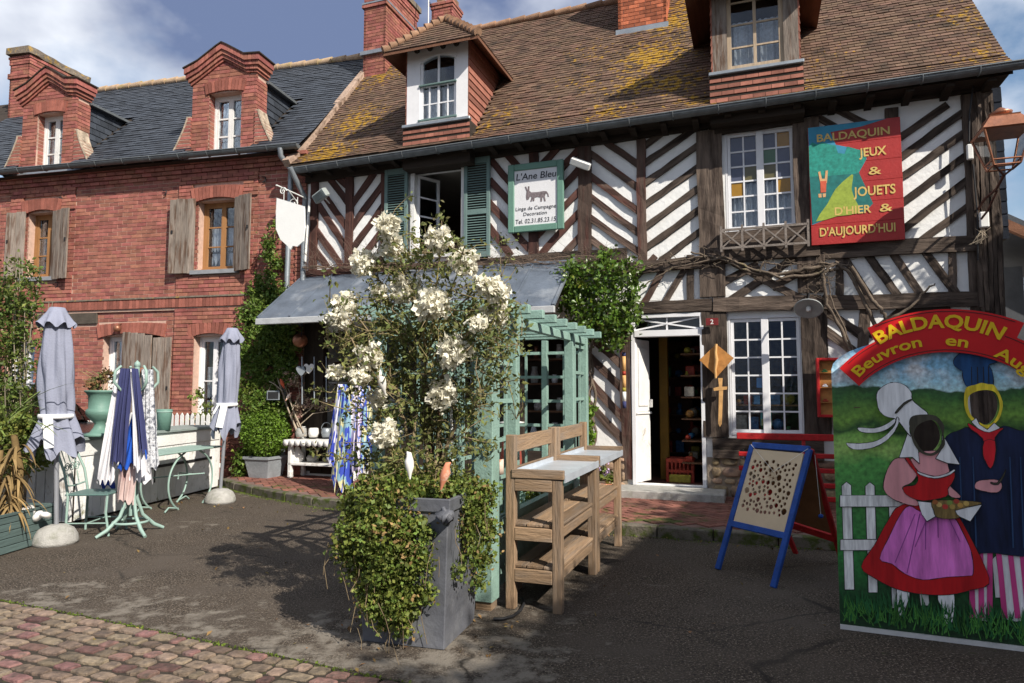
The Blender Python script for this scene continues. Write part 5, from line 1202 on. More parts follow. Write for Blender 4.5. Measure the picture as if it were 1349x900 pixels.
# ================= LEFT FORECOURT =================
def V3(p, z): return Vector((p[0], p[1], z))
c0 = Vector((*G(98, 690), 0)); c1 = Vector((*G(287, 643), 0)); ca = atan2((c1 - c0).y, (c1 - c0).x); CL = (c1 - c0).length
cn = thing('plank_counter', 'long white plank sales counter with grey top standing along the forecourt', 'counter', WD, c0, ca)
wp_m = mat('white_plank', (.76, .76, .74), .75, .1, 5, .3, 40, per=.06); overlay(wp_m, (.20, .20, .10), 6, .60, .74, [(-5.1, 8.3, .0, .5, .12), (-5.1, 9.5, .0, .5, .12), (-5.1, 11, .0, .5, .12)])
ctop_m = mat('grey_top', (.24, .28, .27), .6, .2, 4, .2, 40)
n = 22
for i in range(n): b = MB(); b.bbox(i * CL / n + .002, (i + 1) * CL / n - .003, -.0, .02, .03, .985, .003); b.build('plank', wp_m, cn)
b = MB(); b.bbox(-.03, CL + .03, -.05, .66, .99, 1.03, .006); b.build('counter_top', ctop_m, cn)
b = MB(); b.bbox(-.005, CL, -.014, -.001, .80, .984, .004); b.build('apron_board', wp_m, cn)
b = MB(); b.bbox(.02, CL - .02, .03, .6, .0, .98, .004); b.build('counter_carcass', dark_m, cn)
for i in range(5): b = MB(); b.bbox(-.03, -.006, .03 + i * .125, .145 + i * .125, .02, .98, .004); b.build('end_plank', worn_white, cn)
b = MB(); b.box(CL * .45, CL * .93, -.012, -.001, .50, .54); b.box(CL * .47, CL * .475, -.01, -.001, .3, .6); b.build('iron_strap', black_m, cn)
# picket fence
pf = thing('picket_fence', 'low white picket fence in front of the brick house windows', 'fence', B, (-5.6, -.75, 0))
for i in range(46):
    x = i * .105; 
    if x > 4.45: break
    b = MB(); b.prism([(x, .1), (x + .065, .1), (x + .065, 1.17), (x + .0325, 1.22), (x, 1.17)], 0, .018); b.build('picket', worn_white, pf)
b = MB(); b.box(0, 4.5, .02, .045, .3, .37); b.box(0, 4.5, .02, .045, .9, .97); b.build('fence_rail', worn_white, pf)
# parasols
cloth_g = mat('parasol_cloth', (.235, .25, .325), .9, .10, 5, .25, 60); tie_m = mat('tie_cloth', (.75, .75, .76), .9, .05); alu = mat('pole_metal', (.30, .31, .34), .4, .1, 5, 0, metal=.4)
def parasol(px_base, lab, H_, R, lean=(0, 0), seed=0):
    p = G(*px_base); t = thing('folded_parasol', lab, 'parasol', WD, (p[0], p[1], 0), group='folded grey parasols'); rr = random.Random(seed)
    b = MB(); b.lathe([(.21, 0), (.212, .03), (.20, .09), (.165, .15), (.10, .19), (.04, .20), (0, .20)], n=24); b.build('base', conc_m, t)
    b = MB(); b.tube([(0, 0, .2), (lean[0] * .5, 0, H_ * .5), (lean[0], lean[1], H_ - .03)], .024, 10); b.build('pole', alu, t)
    n = 48; m = 26; vs = []; z0, z1 = H_ - .17, R['bottom']; zc = R['cinch']
    for j in range(m + 1):
        s_ = j / m; z = z0 + (z1 - z0) * s_
        if z > zc: q = (z - zc) / (z0 - zc); r = R['neck'] + (R['body'] - R['neck']) * sin(pi * min(1, (q) ** .75)) ** .8 - (R['body'] * .35) * max(0, q - .6) if q < 1 else R['neck']
        else: q = (zc - z) / (zc - z1); r = R['neck'] + (R['flare'] - R['neck']) * q ** .8
        for k in range(n):
            a = 2 * pi * k / n; w_ = 1 + (.12 + .10 * s_) * sin(7 * a + 1.6 * sin(s_ * 4 + seed) + .5 * sin(2 * a)) + .07 * sin(13 * a + seed + s_ * 5) + .05 * sin(3 * a + s_ * 8)
            zz = z + (.07 * sin(7 * a + .8) * (s_ ** 6) + .07 * sin(3 * a + seed) * s_ ** 6); rr_ = max(.03, r * w_); lx = lean[0] * z / H_
            vs.append((lx + rr_ * cos(a), rr_ * sin(a) * .9, zz))
    b = MB(); b.add(vs, [(j * n + k, j * n + (k + 1) % n, (j + 1) * n + (k + 1) % n, (j + 1) * n + k) for j in range(m) for k in range(n)], True); b.build('canopy', cloth_g, t)
    vs = []; 
    for j, (r, z) in enumerate([(.0, H_ + .0), (.07, H_ - .005), (.10, H_ - .06), (.15, H_ - .15), (R['cap'], H_ - .20)]):
        for k in range(n): a = 2 * pi * k / n; w_ = 1 + (.14 * sin(8 * a + .5) if j > 2 else 0); vs.append((lean[0] + r * w_ * cos(a), r * w_ * sin(a), z + (.03 * sin(8 * a) if j == 4 else 0)))
    b = MB(); b.add(vs, [(j * n + k, j * n + (k + 1) % n, (j + 1) * n + (k + 1) % n, (j + 1) * n + k) for j in range(4) for k in range(n)], True); b.build('top_flap', cloth_g, t)
    b = MB(); r = R['neck'] * 1.22; b.lathe([(r, zc - .025), (r * 1.04, zc), (r, zc + .025)], (lean[0] * zc / H_, 0, 0), 24); b.bar((lean[0] * zc / H_ + .03, -r * 1.1, zc), (.04, -r * 1.4, zc - .32), .10, .008, (0, -1, .2)); b.bar((.0, -r * 1.1, zc), (-.05, -r * 1.3, zc - .12), .03, .008, (0, -1, .2)); b.build('tie', tie_m, t)
    return t
parasol((73, 716), 'folded grey parasol nearest the camera at left, over the wooden planter box', 2.50, dict(bottom=.98, cinch=1.33, neck=.135, body=.150, flare=.235, cap=.175), (-.10, 0), 1)
parasol((290, 662), 'folded grey parasol farther away at the right end of the plank counter', 2.52, dict(bottom=1.02, cinch=1.40, neck=.12, body=.130, flare=.18, cap=.155), (.10, 0), 2)
# bistro table with scrolled legs
tb_ = thing('bistro_table', 'sage green bistro table with scrolled metal legs beside the white counter', 'table', WD, (-4.66, 9.55, 0), ca)
b = MB(); b.bbox(-.85, .62, -.27, .27, .765, .79, .006); b.build('table_top', mint_m, tb_)
def scroll(x, y, sg_, m, par, rev=1):
    b = MB(); pts = []
    for k in range(25):
        t = k / 24; pts.append((x + rev * (.30 * sin(t * pi * 1.05) - .06 + .16 * t * t), y, .76 * (1 - t) + .0 * t + .05 * sin(t * 2 * pi)))
    b.tube(pts, .014, 6); b.tube([(x + rev * .06, y, .02), (x + rev * .26, y, .06), (x + rev * .34, y, .01)], .012, 6); b.build('leg', m, par)
for y in (-.2, .2): scroll(.22, y, 1, mint_m, tb_); scroll(-.22, y, 1, mint_m, tb_, -1)
b = MB(); b.tube([(.3, -.2, .42), (.34, 0, .40), (.3, .2, .42)], .010, 6); b.tube([(-.3, -.2, .42), (.3, .2, .42)], .010, 6); b.tube([(-.3, .2, .42), (.3, -.2, .42)], .010, 6); b.build('stretcher', mint_m, tb_)
# garden chair
ch = thing('garden_chair', 'sage green metal garden chair with scrollwork back beside the parasol base', 'chair', WD, (-4.73, 7.78, 0), radians(4))
b = MB(); b.bbox(-.22, .24, -.21, .21, .44, .462, .006); b.build('seat', mat('chair_seat', (.10, .17, .16), .5, .1), ch)
for y in (-.2, .2):
    b = MB(); b.tube([(-.20, y, 0), (-.19, y, .44), (-.24, y, .70), (-.34, y * .9, .93)], .014, 7); b.build('leg', mint_m, ch); b = MB(); b.tube([(.26, y, 0), (.22, y, .25), (.23, y, .44)], .014, 7); b.build('leg', mint_m, ch)
b = MB(); pts = [(-.34 - .05 * sin(pi * k / 10), -.18 + .36 * k / 10, .93 + .06 * sin(pi * k / 10)) for k in range(11)]; b.tube(pts, .014, 7); b.tube([(-.22, -.2, .55), (-.24, 0, .53), (-.22, .2, .55)], .010, 6)
for y in (-.1, 0, .1):
    q = []; 
    for k in range(17): t = k / 16; a = t * 3.4 * pi; r = .055 * (1 - t * .75); q.append((-.27 - .07 * 0, y + r * cos(a), .74 + r * sin(a)))
    b.tube(q, .006, 5); b.tube([(-.24, y, .55), (-.27, y, .69)], .006, 5); b.tube([(-.29, y, .79), (-.34, y, .93)], .006, 5)
b.build('back_scrollwork', mint_m, ch)
b = MB(); b.tube([(-.2, -.2, .14), (.25, -.2, .14)], .009, 6); b.tube([(-.2, .2, .14), (.25, .2, .14)], .009, 6); b.tube([(.02, -.2, .14), (.02, .2, .14)], .009, 6); b.build('stretcher', mint_m, ch)
# coat stand
cp = G(172, 703); cs_ = thing('coat_stand', 'sage green bentwood coat stand with curved splayed feet and hooks', 'coat stand', WD, (cp[0], cp[1], 0))
b = MB(); b.tube([(0, 0, .2), (0, 0, 1.88)], .028, 10); b.lathe([(.0, 1.86), (.035, 1.88), (.03, 1.92), (0, 1.95)], n=10); b.build('pole', mint_m, cs_)
for k in range(4):
    a = radians(-140 + 90 * k + 12); q = Vector((cos(a), sin(a), 0)); b = MB(); b.tube([q * .035 + Vector((0, 0, .62)), q * .05 + Vector((0, 0, .40)), q * .12 + Vector((0, 0, .20)), q * .25 + Vector((0, 0, .07)), q * .36 + Vector((0, 0, .012))], [.02, .02, .02, .022, .018], 8); b.build('leg', mint_m, cs_)
    b = MB(); b.tube([q * .03 + Vector((0, 0, 1.62)), q * .16 + Vector((0, 0, 1.60)), q * .24 + Vector((0, 0, 1.70)), q * .23 + Vector((0, 0, 1.82)), q * .17 + Vector((0, 0, 1.88))], [.014, .016, .017, .017, .014], 8); b.build('hook', mint_m, cs_)
b = MB(); b.tube([(.18 * cos(t * pi / 12), .18 * sin(t * pi / 12), .135) for t in range(25)], .014, 8, False); b.build('ring', mint_m, cs_)
def drape(name, lab, cat, top, bot, d, m, folds=4, amp=.03, group=None, zig=.03, thin=.9, seed=0):
    """hanging cloth: top/bot = (pxl, pyl, pxr, pyr) on the photo at distance d"""
    a, c = at(top[0], top[1], d), at(top[2], top[3], d); e_, f_ = at(bot[0], bot[1], d), at(bot[2], bot[3], d); n, m_ = 44, 22; vs = []; rr = random.Random(seed); ph = rr.uniform(0, 6)
    for j in range(m_ + 1):
        s_ = j / m_
        for i in range(n + 1):
            t = i / n; P0 = a.lerp(c, t); P1 = e_.lerp(f_, t); p = P0.lerp(P1, s_); k = amp * (.35 + .9 * s_)
            p = p + Vector((k * .3 * sin(t * folds * 5 + ph + 1 + s_), k * (.7 + .5 * sin(ph * 3 + t * 5)) * sin((t + .07 * sin(t * 9 + ph)) * folds * 1.35 * pi + ph + 1.1 * sin(s_ * 2.2 + ph)) + k * .35 * sin(t * folds * 6 + s_ * 3 + ph * 2), -zig * s_ ** 4 * sin(t * folds * 2 * pi + ph)))
            if s_ > 0 and thin: p.y -= .05 * sin(pi * t) * s_
            vs.append(p)
    b = MB(); b.add(vs, [(j * (n + 1) + i, j * (n + 1) + i + 1, (j + 1) * (n + 1) + i + 1, (j + 1) * (n + 1) + i) for j in range(m_) for i in range(n)], True); o = b.build(name, m); return tag(o, lab, cat, group)
cl = lambda nm, c, **k: mat('cloth_' + nm, c, .95, .08, 6, .2, 90, **k)
white_c, navy_c, blue_c, plaid_c, pink_c = cl('white', (.66, .65, .68)), cl('navy', (.040, .045, .125)), cl('blue', (.015, .085, .45)), mat('cloth_plaid', (.52, .53, .56), .95, .5, 60, .2, 90, col2=(.13, .14, .17), c2=(.48, .60), c2sc=26), cl('pink', (.50, .38, .36), col2=(.35, .22, .22), c2=(.5, .65))
D0 = cp[1]
drape('linen_garment', 'off-white linen garment hanging at the left side of the coat stand', 'clothing', (154, 486, 164, 486), (128, 634, 154, 636), D0 - .05, white_c, 4, .03, seed=1)
drape('white_shirt', 'white shirt tail between the two navy garments on the coat stand', 'clothing', (172, 486, 178, 486), (176, 612, 194, 628), D0 - .16, white_c, 3, .02, seed=2)
drape('navy_dress', 'navy blue garment hanging at the left centre of the coat stand', 'clothing', (158, 485, 176, 486), (145, 610, 169, 612), D0 - .13, navy_c, 4, .03, seed=3)
drape('navy_jacket', 'navy blue garment falling diagonally at the right of the white shirt', 'clothing', (173, 485, 182, 486), (184, 592, 196, 596), D0 - .20, navy_c, 3, .02, seed=4)
drape('blue_garment', 'bright royal blue garment low on the coat stand', 'clothing', (178, 530, 188, 545), (155, 621, 192, 606), D0 - .10, blue_c, 4, .03, seed=5)
drape('plaid_scarf', 'grey checked scarf hanging at the right side of the coat stand', 'scarf', (186, 486, 202, 487), (190, 625, 210, 615), D0 + .02, plaid_c, 3, .025, seed=6)
drape('pink_top', 'pale pink garment hanging lowest on the coat stand', 'clothing', (160, 600, 184, 600), (153, 660, 178, 662), D0 - .06, pink_c, 4, .025, seed=7)
drape('lace_top', 'white lacy garment low at the front of the coat stand', 'clothing', (172, 560, 194, 580), (166, 628, 200, 636), D0 - .03, white_c, 5, .025, seed=8)
drape('blue_bag', 'dark blue cloth behind the coat stand', 'clothing', (132, 620, 150, 620), (131, 642, 152, 642), D0 + .4, mat('cloth_cobalt', (.02, .04, .22), .9), 2, .01, seed=9)
# wooden planter box with dry plant and white stones
bx = thing('wooden_planter_box', 'grey-green slatted wooden planter box at the left edge', 'planter', WD, (-4.94, 7.40, 0), radians(-93))
bxm = mat('greygreen_stain', (.085, .125, .120), .7, .2, 7, .3, 50, grain='x')
for i in range(5):
    z = .01 + i * .072; b = MB(); b.bbox(0, 1.5, -.0, .02, z, z + .067, .004); b.build('slat', bxm, bx); b = MB(); b.bbox(-.02, -.0, -.55, .02, z, z + .067, .004); b.build('end_slat', bxm, bx)
b = MB(); b.box(.0, 1.5, -.55, -.01, .0, .30); b.build('soil', MATS['soil'], bx); b = MB(); b.bbox(-.03, 1.5, -.57, .03, .368, .39, .004); 
b = MB(); b.box(-.02, 1.5, -.015, .03, .37, .39); b.box(-.02, .03, -.57, -.016, .37, .39); b.build('rim', bxm, bx)
random.seed(3)
for i, (px_, py_) in enumerate([(66, 675), (74, 672), (60, 679), (20, 686), (84, 680)]):
    if px_ > 62: px_ -= 34
    p = at(px_, py_, 7.1); b = MB(); b.lathe([(0, -.05), (.06, -.04), (.08, 0), (.06, .045), (0, .06)], n=9); o = b.build('white_stone', ceram); o.location = p; o.rotation_euler = (random.random(), random.random(), i); o.scale = (random.uniform(.6, 1), random.uniform(.5, .9), .6); tag(o, 'white stone lying on the soil of the left planter box', 'stone', 'white stones in the planter box')
dryp = thing('dry_palm', 'withered yucca with brown drooping leaves in the planter box', 'plant', WD, (-5.12, 6.95, .3)); dry_m = mat('dry_leaf', (.26, .175, .075), .85, .3, 6, .2, 40, per=.35, trans=.15); gl_m = mat('green_blade', (.14, .19, .045), .6, .3, 6, 0, per=.3, trans=.15)
def blades(n, base, r0, r1, L0, L1, dz, m, par, name, wd=.035, droop=.9, a0=0, a1=2 * pi):
    b = MB()
    for i in range(n):
        a = random.uniform(a0, a1); el = random.uniform(*dz); L_ = random.uniform(L0, L1); p = Vector(base) + Vector((random.gauss(0, r0), random.gauss(0, r0), random.uniform(0, r1))); d = Vector((cos(a) * cos(el), sin(a) * cos(el), sin(el))); sd = Vector((-sin(a), cos(a), 0)); vs = []; b.rnd(); q = p.copy()
        for k in range(7):
            t = k / 6; w_ = wd * (1 - t) ** .7 * (.5 + t if t < .5 else 1); vs += [q - sd * w_ / 2, q + sd * w_ / 2]; d = (d + Vector((0, 0, -droop / 6))).normalized(); q = q + d * L_ / 6
        b.add(vs, [(2 * k, 2 * k + 1, 2 * k + 3, 2 * k + 2) for k in range(6)], True)
    return b.build(name, m, par)
random.seed(77)
stuff(blades(110, (0, 0, .15), .05, .62, .22, .48, (-.5, .7), dry_m, dryp, 'dry_leaves', .04, 1.8)); stuff(blades(16, (-.02, 0, .75), .05, .3, .6, 1.0, (.3, 1.1), gl_m, dryp, 'green_leaves', .035, .9))
b = MB(); b.tube([(.03, .1, .05), (.05, .08, .5), (.02, .02, .85)], [.045, .04, .03], 8); b.tube([(-.04, -.1, .05), (-.06, -.05, .7)], [.04, .03], 8); b.build('trunk', dry_m, dryp)
# big left bush
bush_m = mat('bush_leaf', (.105, .145, .032), .5, .25, 3, 0, per=.5, col2=(.24, .23, .06), c2=(.55, .8), huev=.03, trans=.25, c2sc=4)
lb = thing('leafy_bush', 'tall loose green bush reaching up the brick house at the left edge', 'bush', WD, (-6.0, 8.1, 0))
cs = []
for px_, py_, d, r_ in [(10, 370, 8.0, 24), (30, 390, 7.9, 24), (5, 400, 8, 24), (20, 430, 7.9, 34), (0, 450, 7.9, 34), (45, 360, 7.9, 10), (22, 345, 7.9, 9), (48, 400, 7.8, 12), (10, 490, 7.8, 36), (35, 520, 7.8, 20), (15, 550, 7.7, 34), (45, 560, 7.8, 16), (-30, 420, 8, 50), (-30, 540, 8, 60), (20, 600, 7.7, 30), (55, 450, 7.8, 8)]: p = at(px_, py_, d); cs.append((p.x, p.y, p.z, r_ * d / 892))
o = stuff(leaves('foliage', bush_m, clumps(cs, 9000, .045), .052, lb, up=.5, asp=.55)); o.location = -lb.location
b = MB(); random.seed(4)
for i in range(34):
    c = random.choice(cs); p = Vector((-6.0 + random.gauss(0, .1), 8.1, 0)); q = Vector(c[:3]) + Vector([random.gauss(0, .12) for _ in range(3)]); b.tube([p, p.lerp(q, .5) + Vector((random.gauss(0, .1), 0, .1)), q], [.018, .01, .004], 5, False)
o = b.build('branches', mat('pale_branch', (.30, .26, .19), .9, .3), lb); o.location = -lb.location
gr2 = thing('low_shrub', 'dark green low shrub behind the dry planter plant', 'shrub', WD, (-5.7, 7.9, 0)); cs = []
for px_, py_, r_ in [(30, 590, 24), (50, 600, 18), (12, 570, 26), (62, 540, 10), (40, 560, 16)]: p = at(px_, py_, 7.6); cs.append((p.x, p.y, p.z, r_ * 7.6 / 892))
o = stuff(leaves('foliage', ivy_m, clumps(cs, 2600, .035), .05, gr2)); o.location = -gr2.location
# parked car behind the bush
car = thing('parked_car', 'dark car parked behind the left bush, its windscreen and roof rail showing', 'car', WD, (-7.9, 10.2, 0), radians(-16))
car_m = mat('dark_car_paint', (.012, .014, .017), .18, .1, 3, 0, spec=.6); 
prof_ = [(-2.1, .45), (-2.15, .8), (-2.0, 1.0), (-1.1, 1.12), (-.35, 1.62), (.9, 1.68), (1.7, 1.5), (2.1, 1.05), (2.15, .5)]
b = MB(); b.prism([(-x, z) for x, z in prof_] , -.85, .85); b.build('body', car_m, car, bevel=.08)
b = MB(); b.prism([(1.14, 1.14), (.42, 1.60), (-.85, 1.64), (-1.6, 1.46), (-1.7, 1.15)], -.858, .858); b.build('side_window', glassmat('car_glass', (.05, .05, .06), .8), car)
b = MB(); b.add([(1.10, -.72, 1.16), (1.10, .72, 1.16), (.40, .62, 1.62), (.40, -.62, 1.62)], [(0, 1, 2, 3)]); o = b.build('windscreen', MATS['car_glass'] if 'car_glass' in MATS else bpy.data.materials['car_glass'], car); o.location.x = .03
for y in (-.72, .72): b = MB(); b.tube([(.2, y, 1.72), (-1.4, y, 1.66)], .02, 6); b.build('roof_rail', alu, car)
for x in (-1.35, 1.35):
    for y in (-.82, .82): w_ = MB(); w_.lathe([(.2, -.1), (.33, -.1), (.34, 0), (.33, .1), (.2, .1)], (x, y, .34), 20, ax=(0, 1, 0)); o = w_.build('wheel', black_m, car)
for y in (-.6, .6): b = MB(); b.lathe([(0, 0), (.1, .0), (.08, .05), (0, .06)], (2.12, y, .8), 12, ax=(1, 0, 0)); b.build('headlight', ceram, car)
# urn, bucket on the counter
def on_counter(px_, py_, d): p = at(px_, py_, d); return (p.x, p.y, 1.032)
p = on_counter(131, 572, 8.55); ur = thing('garden_urn', 'large sage green classical urn standing on the counter', 'urn', WD, p)
b = MB(); b.lathe([(.0, 0), (.17, 0), (.17, .03), (.11, .05), (.07, .11), (.06, .16), (.10, .20), (.155, .26), (.165, .30), (.16, .33), (.135, .35), (.14, .50), (.165, .54), (.185, .555), (.185, .575), (.15, .575), (.14, .50), (0, .50)], n=28); b.build('urn_body', mat('urn_green', (.13, .24, .20), .5, .15), ur)
pn = thing('urn_plant', 'reddish leafy plant growing in the green urn', 'plant', WD, (p[0], p[1], p[2] + .5)); o = stuff(leaves('foliage', mat('red_leaf', (.20, .10, .05), .7, .3, 3, 0, per=.4, col2=(.10, .15, .04), c2=(.45, .6), trans=.2, c2sc=6), clumps([(0, 0, .16, .17), (-.08, 0, .2, .1), (.1, 0, .22, .12)], 420, .03), .05, pn)); b = MB(); 
for i in range(14): b.tube([(0, 0, 0), (random.gauss(0, .08), 0, .15), (random.gauss(0, .14), 0, .32)], .003, 4, False)
b.build('stems', bark, pn)
p = on_counter(216, 562, 9.9); bk = thing('green_bucket', 'plain green bucket standing on the counter before the plank door', 'bucket', WD, p); b = MB(); b.lathe([(0, 0), (.085, 0), (.105, .26), (.11, .30), (.10, .30), (.09, .25), (0, .24)], n=22); b.build('bucket_body', MATS['urn_green'], bk); b = MB(); b.lathe([(.107, .255), (.114, .262), (.107, .27)], n=22); b.build('rim_band', mint_m, bk)
gp = thing('window_plant', 'bright green leafy plant behind the picket fence by the far parasol', 'plant', B, (-1.75, -.45, .6)); stuff(leaves('foliage', ivy_m, clumps([(0, 0, .55, .28), (.2, 0, .35, .25), (-.1, 0, .85, .15)], 800, .04), .06, gp)); b = MB(); b.lathe([(0, 0), (.12, 0), (.16, .25), (0, .25)], (0, 0, -.1), 14); b.build('pot', conc_m, gp)
# wall creeper on the brick house
cr = thing('wall_creeper', 'green climbing creeper covering the brick corner beside the canopy', 'creeper', B, (-.9, -.1, 0)); cs = []
for px_, py_, d, r_ in [(352, 320, 12, 10), (358, 345, 12, 12), (350, 370, 12, 14), (365, 385, 12, 14), (335, 390, 12, 12), (345, 410, 11.9, 24), (368, 415, 11.9, 18), (325, 420, 11.9, 14), (335, 445, 11.8, 24), (360, 440, 11.8, 24), (372, 460, 11.8, 20), (330, 480, 11.8, 24), (355, 485, 11.8, 26), (322, 515, 11.8, 16), (345, 525, 11.8, 24), (330, 560, 11.8, 20), (320, 600, 11.8, 14), (318, 622, 11.8, 10), (380, 430, 11.8, 14), (376, 490, 11.7, 14), (362, 300, 12, 5), (370, 540, 11.9, 14)]: p = at(px_, py_, d); cs.append((p.x, p.y + .05, p.z, r_ * d / 892))
creep_m = mat('creeper_leaf', (.105, .165, .028), .5, .25, 3, 0, per=.5, col2=(.24, .25, .05), c2=(.55, .8), huev=.02, trans=.25, c2sc=4)
P = clumps(cs, 17000, .05); P[:, 1] = np.clip(P[:, 1], 11.72, 12.6); wl_ = []
o = stuff(leaves('foliage', creep_m, P, .062, cr)); o.matrix_world = Matrix.Identity(4); o.matrix_parent_inverse = (Matrix.Translation(cr.location) @ Matrix.Rotation(cr.rotation_euler[2], 4, 'Z')).inverted(); b = MB()
for i in range(12): q = random.choice(cs); b.tube([at(335, 625, 11.9), at(335, 500, 12.0), Vector(q[:3])], [.02, .012, .005], 5, False)
o = b.build('stems', bark, cr); o.matrix_parent_inverse = (Matrix.Translation(cr.location) @ Matrix.Rotation(cr.rotation_euler[2], 4, 'Z')).inverted()
# box ball in a grey pot
bp_ = G(350, 628, PZ); bb = thing('potted_box_ball', 'clipped round green box bush in a square grey pot', 'potted bush', WD, (*bp_, PZ), T.a)
b = MB(); r0, r1, h_ = .19, .25, .36; vs = []
for r, z in ((r0, 0), (r1, h_ - .05), (r1 + .02, h_ - .045), (r1 + .02, h_), (r1 - .02, h_), (r1 - .03, h_ - .04)): vs += [(-r, -r, z), (r, -r, z), (r, r, z), (-r, r, z)]
b.add(vs, [(3, 2, 1, 0)] + [(i * 4 + k, i * 4 + (k + 1) % 4, i * 4 + 4 + (k + 1) % 4, i * 4 + 4 + k) for i in range(5) for k in range(4)] + [(20, 21, 22, 23)]); b.build('pot', mat('grey_pot', (.24, .26, .28), .7, .25, 6, .3, 30), bb)
stuff(leaves('foliage', mat('box_leaf', (.115, .20, .022), .5, .2, 3, 0, per=.45, trans=.25), (lambda d: np.array([-.02, 0, .74]) + d / np.linalg.norm(d, axis=1)[:, None] * NR.uniform(.30, .43, (9000, 1)) * (1 + .06 * np.sin(d[:, :1] * 5)))(NR.normal(size=(9000, 3))), .036, bb)); b = MB(); b.tube([(0, 0, .3), (0, 0, .6)], .03, 8); b.build('stem', bark, bb)
# white shelf bench with ornaments
sp_ = G(378, 630, PZ); ws = thing('white_display_shelf', 'weathered white two-tier display bench under the canopy', 'shelf', WD, (*sp_, PZ), T.a)
for x in (.0, 1.25):
    for y in (0, .36): b = MB(); b.bbox(x, x + .075, y, y + .075, 0, .86 if y else .62, .012); b.lathe([(.03, 0), (.055, .03), (.03, .08), (.05, .12)], (x + .037, y + .037, 0), 10); b.build('leg', worn_white, ws)
b = MB(); b.bbox(-.06, 1.38, -.04, .45, .62, .65, .006)
for i in range(12): b.lathe([(0, 0), (.055, 0), (.055, .02), (0, .02)], (.0 + i * .115, -.045, .60), 10, ax=(0, -1, 0))
b.build('scalloped_shelf', worn_white, ws); b = MB(); b.bbox(.0, 1.33, .0, .42, .22, .26, .006); b.build('lower_shelf', worn_white, ws)
def ornament(px_, py_, d, prof__, m, lab, cat='ornament', name='ornament', grp=None):
    p = at(px_, py_, d); b = MB(); b.lathe(prof__, n=16); o = b.build(name, m); o.location = p; tag(o, lab, cat, grp); return o
dS = sp_[1] + .15
ornament(391, 609, dS, [(0, 0), (.10, 0), (.13, .06), (.12, .14), (.05, .22), (.035, .26), (0, .28)], ceram, 'white pear-shaped vase on the lower tier of the display bench', 'vase', 'pear_vase')
ornament(412, 609, dS, [(0, 0), (.09, 0), (.11, .08), (.09, .12), (.07, .12), (0, .10)], conc_m, 'small grey stone bowl on the lower tier beside the white vase', 'bowl', 'stone_bowl')
ornament(431, 609, dS, [(0, 0), (.08, 0), (.09, .06), (.05, .10), (0, .10)], mat('tan_pot', (.45, .38, .28), .8, .2), 'small tan pot on the lower tier nearest the scarves', 'pot', 'tan_pot')
for px_, m_, lab, cat, nm in ((396, conc_m, 'grey mossy jar on the upper tier left of the glass jars', 'jar', 'mossy_jar'), (413, ceram, 'pale round jar in the middle of the upper tier', 'jar', 'pale_jar'), (430, zinc_m, 'zinc watering pot on the upper tier by the scarves', 'watering pot', 'zinc_pot')): ornament(px_, 576, dS, [(0, 0), (.07, 0), (.09, .07), (.08, .15), (.06, .16), (0, .15)], m_, lab, cat, nm)
b = MB(); b.tube([(.09 * cos(pi * k / 10), 0, .13 + .11 * sin(pi * k / 10)) for k in range(11)], .007, 6); o = b.build('wire_handle', zinc_m); o.location = at(430, 575, dS); tag(o, 'thin metal hoop handle above the zinc pot', 'handle')
drift = thing('driftwood_branches', 'pale driftwood branches arranged on the display bench with dried flowers', 'driftwood', WD, at(385, 570, dS)); b = MB(); dw = mat('driftwood', (.34, .28, .21), .9, .3, 9, .3)
for pth, r in (([(393, 572), (378, 535), (368, 505), (362, 490)], .022), ([(372, 515), (360, 505), (348, 500)], .012), ([(400, 570), (388, 545), (372, 500), (364, 482)], .014), ([(392, 552), (408, 540), (420, 525), (425, 508)], .012), ([(395, 560), (412, 545), (445, 540)], .010), ([(385, 540), (395, 520), (392, 500)], .010), ([(402, 575), (392, 560), (385, 535), (380, 512)], .016)): b.tube([at(x, y, dS + random.uniform(-.1, .05)) for x, y in pth], [r, r * .8, r * .6, r * .4][:len(pth)], 6, False)
o = b.build('branches', dw, drift); o.location = -drift.location
P = clumps([(*at(385, 500, dS), .16), (*at(395, 492, dS), .12), (*at(375, 487, dS), .09), (*at(400, 530, dS), .14), (*at(425, 533, dS), .14), (*at(445, 535, dS), .14), (*at(390, 545, dS), .1)], 2200, .025); o = stuff(leaves('dried_flowers', mat('dried_flower', (.40, .31, .22), .9, .3, 5, 0, per=.5, col2=(.30, .16, .14), c2=(.5, .6), c2sc=5), P, .035, drift)); o.location = -drift.location
bird(at(372, 506, dS - .15), mat('robin_red', (.55, .10, .04), .6), 'small red bird ornament on the driftwood', 2.8, -.5, .9); bird(at(380, 523, dS - .15), terr, 'small orange bird ornament lower on the driftwood', .4, -.4, .8)
sl = thing('slate_tag', 'small black slate board with white frame hanging in the creeper', 'slate board', WD, at(360, 521, dS - .1)); b = MB(); b.bbox(-.11, .11, -.01, .01, -.08, .08, .004); b.build('frame', zinc_m, sl); b = MB(); b.box(-.09, .09, -.014, -.011, -.06, .06); b.build('slate', black_m, sl); b = MB(); b.tube([(-.09, 0, .08), (0, 0, .25), (.09, 0, .08)], .003, 4); b.build('string', dw, sl)
lm = thing('copper_lamp', 'round copper lamp shade hanging under the canopy edge', 'lamp', WD, at(396, 450, 11.3)); b = MB(); b.lathe([(.0, .02), (.03, .0), (.10, -.03), (.125, -.10), (.12, -.13), (.115, -.10), (.09, -.04), (0, -.01)], (0, 0, .06), 22, ax=(.35, -.85, .35)); b.build('lamp_shade', copper_m, lm); b = MB(); b.tube([(0, .03, .05), (0, .05, .3)], .008, 5); b.build('cord', black_m, lm)
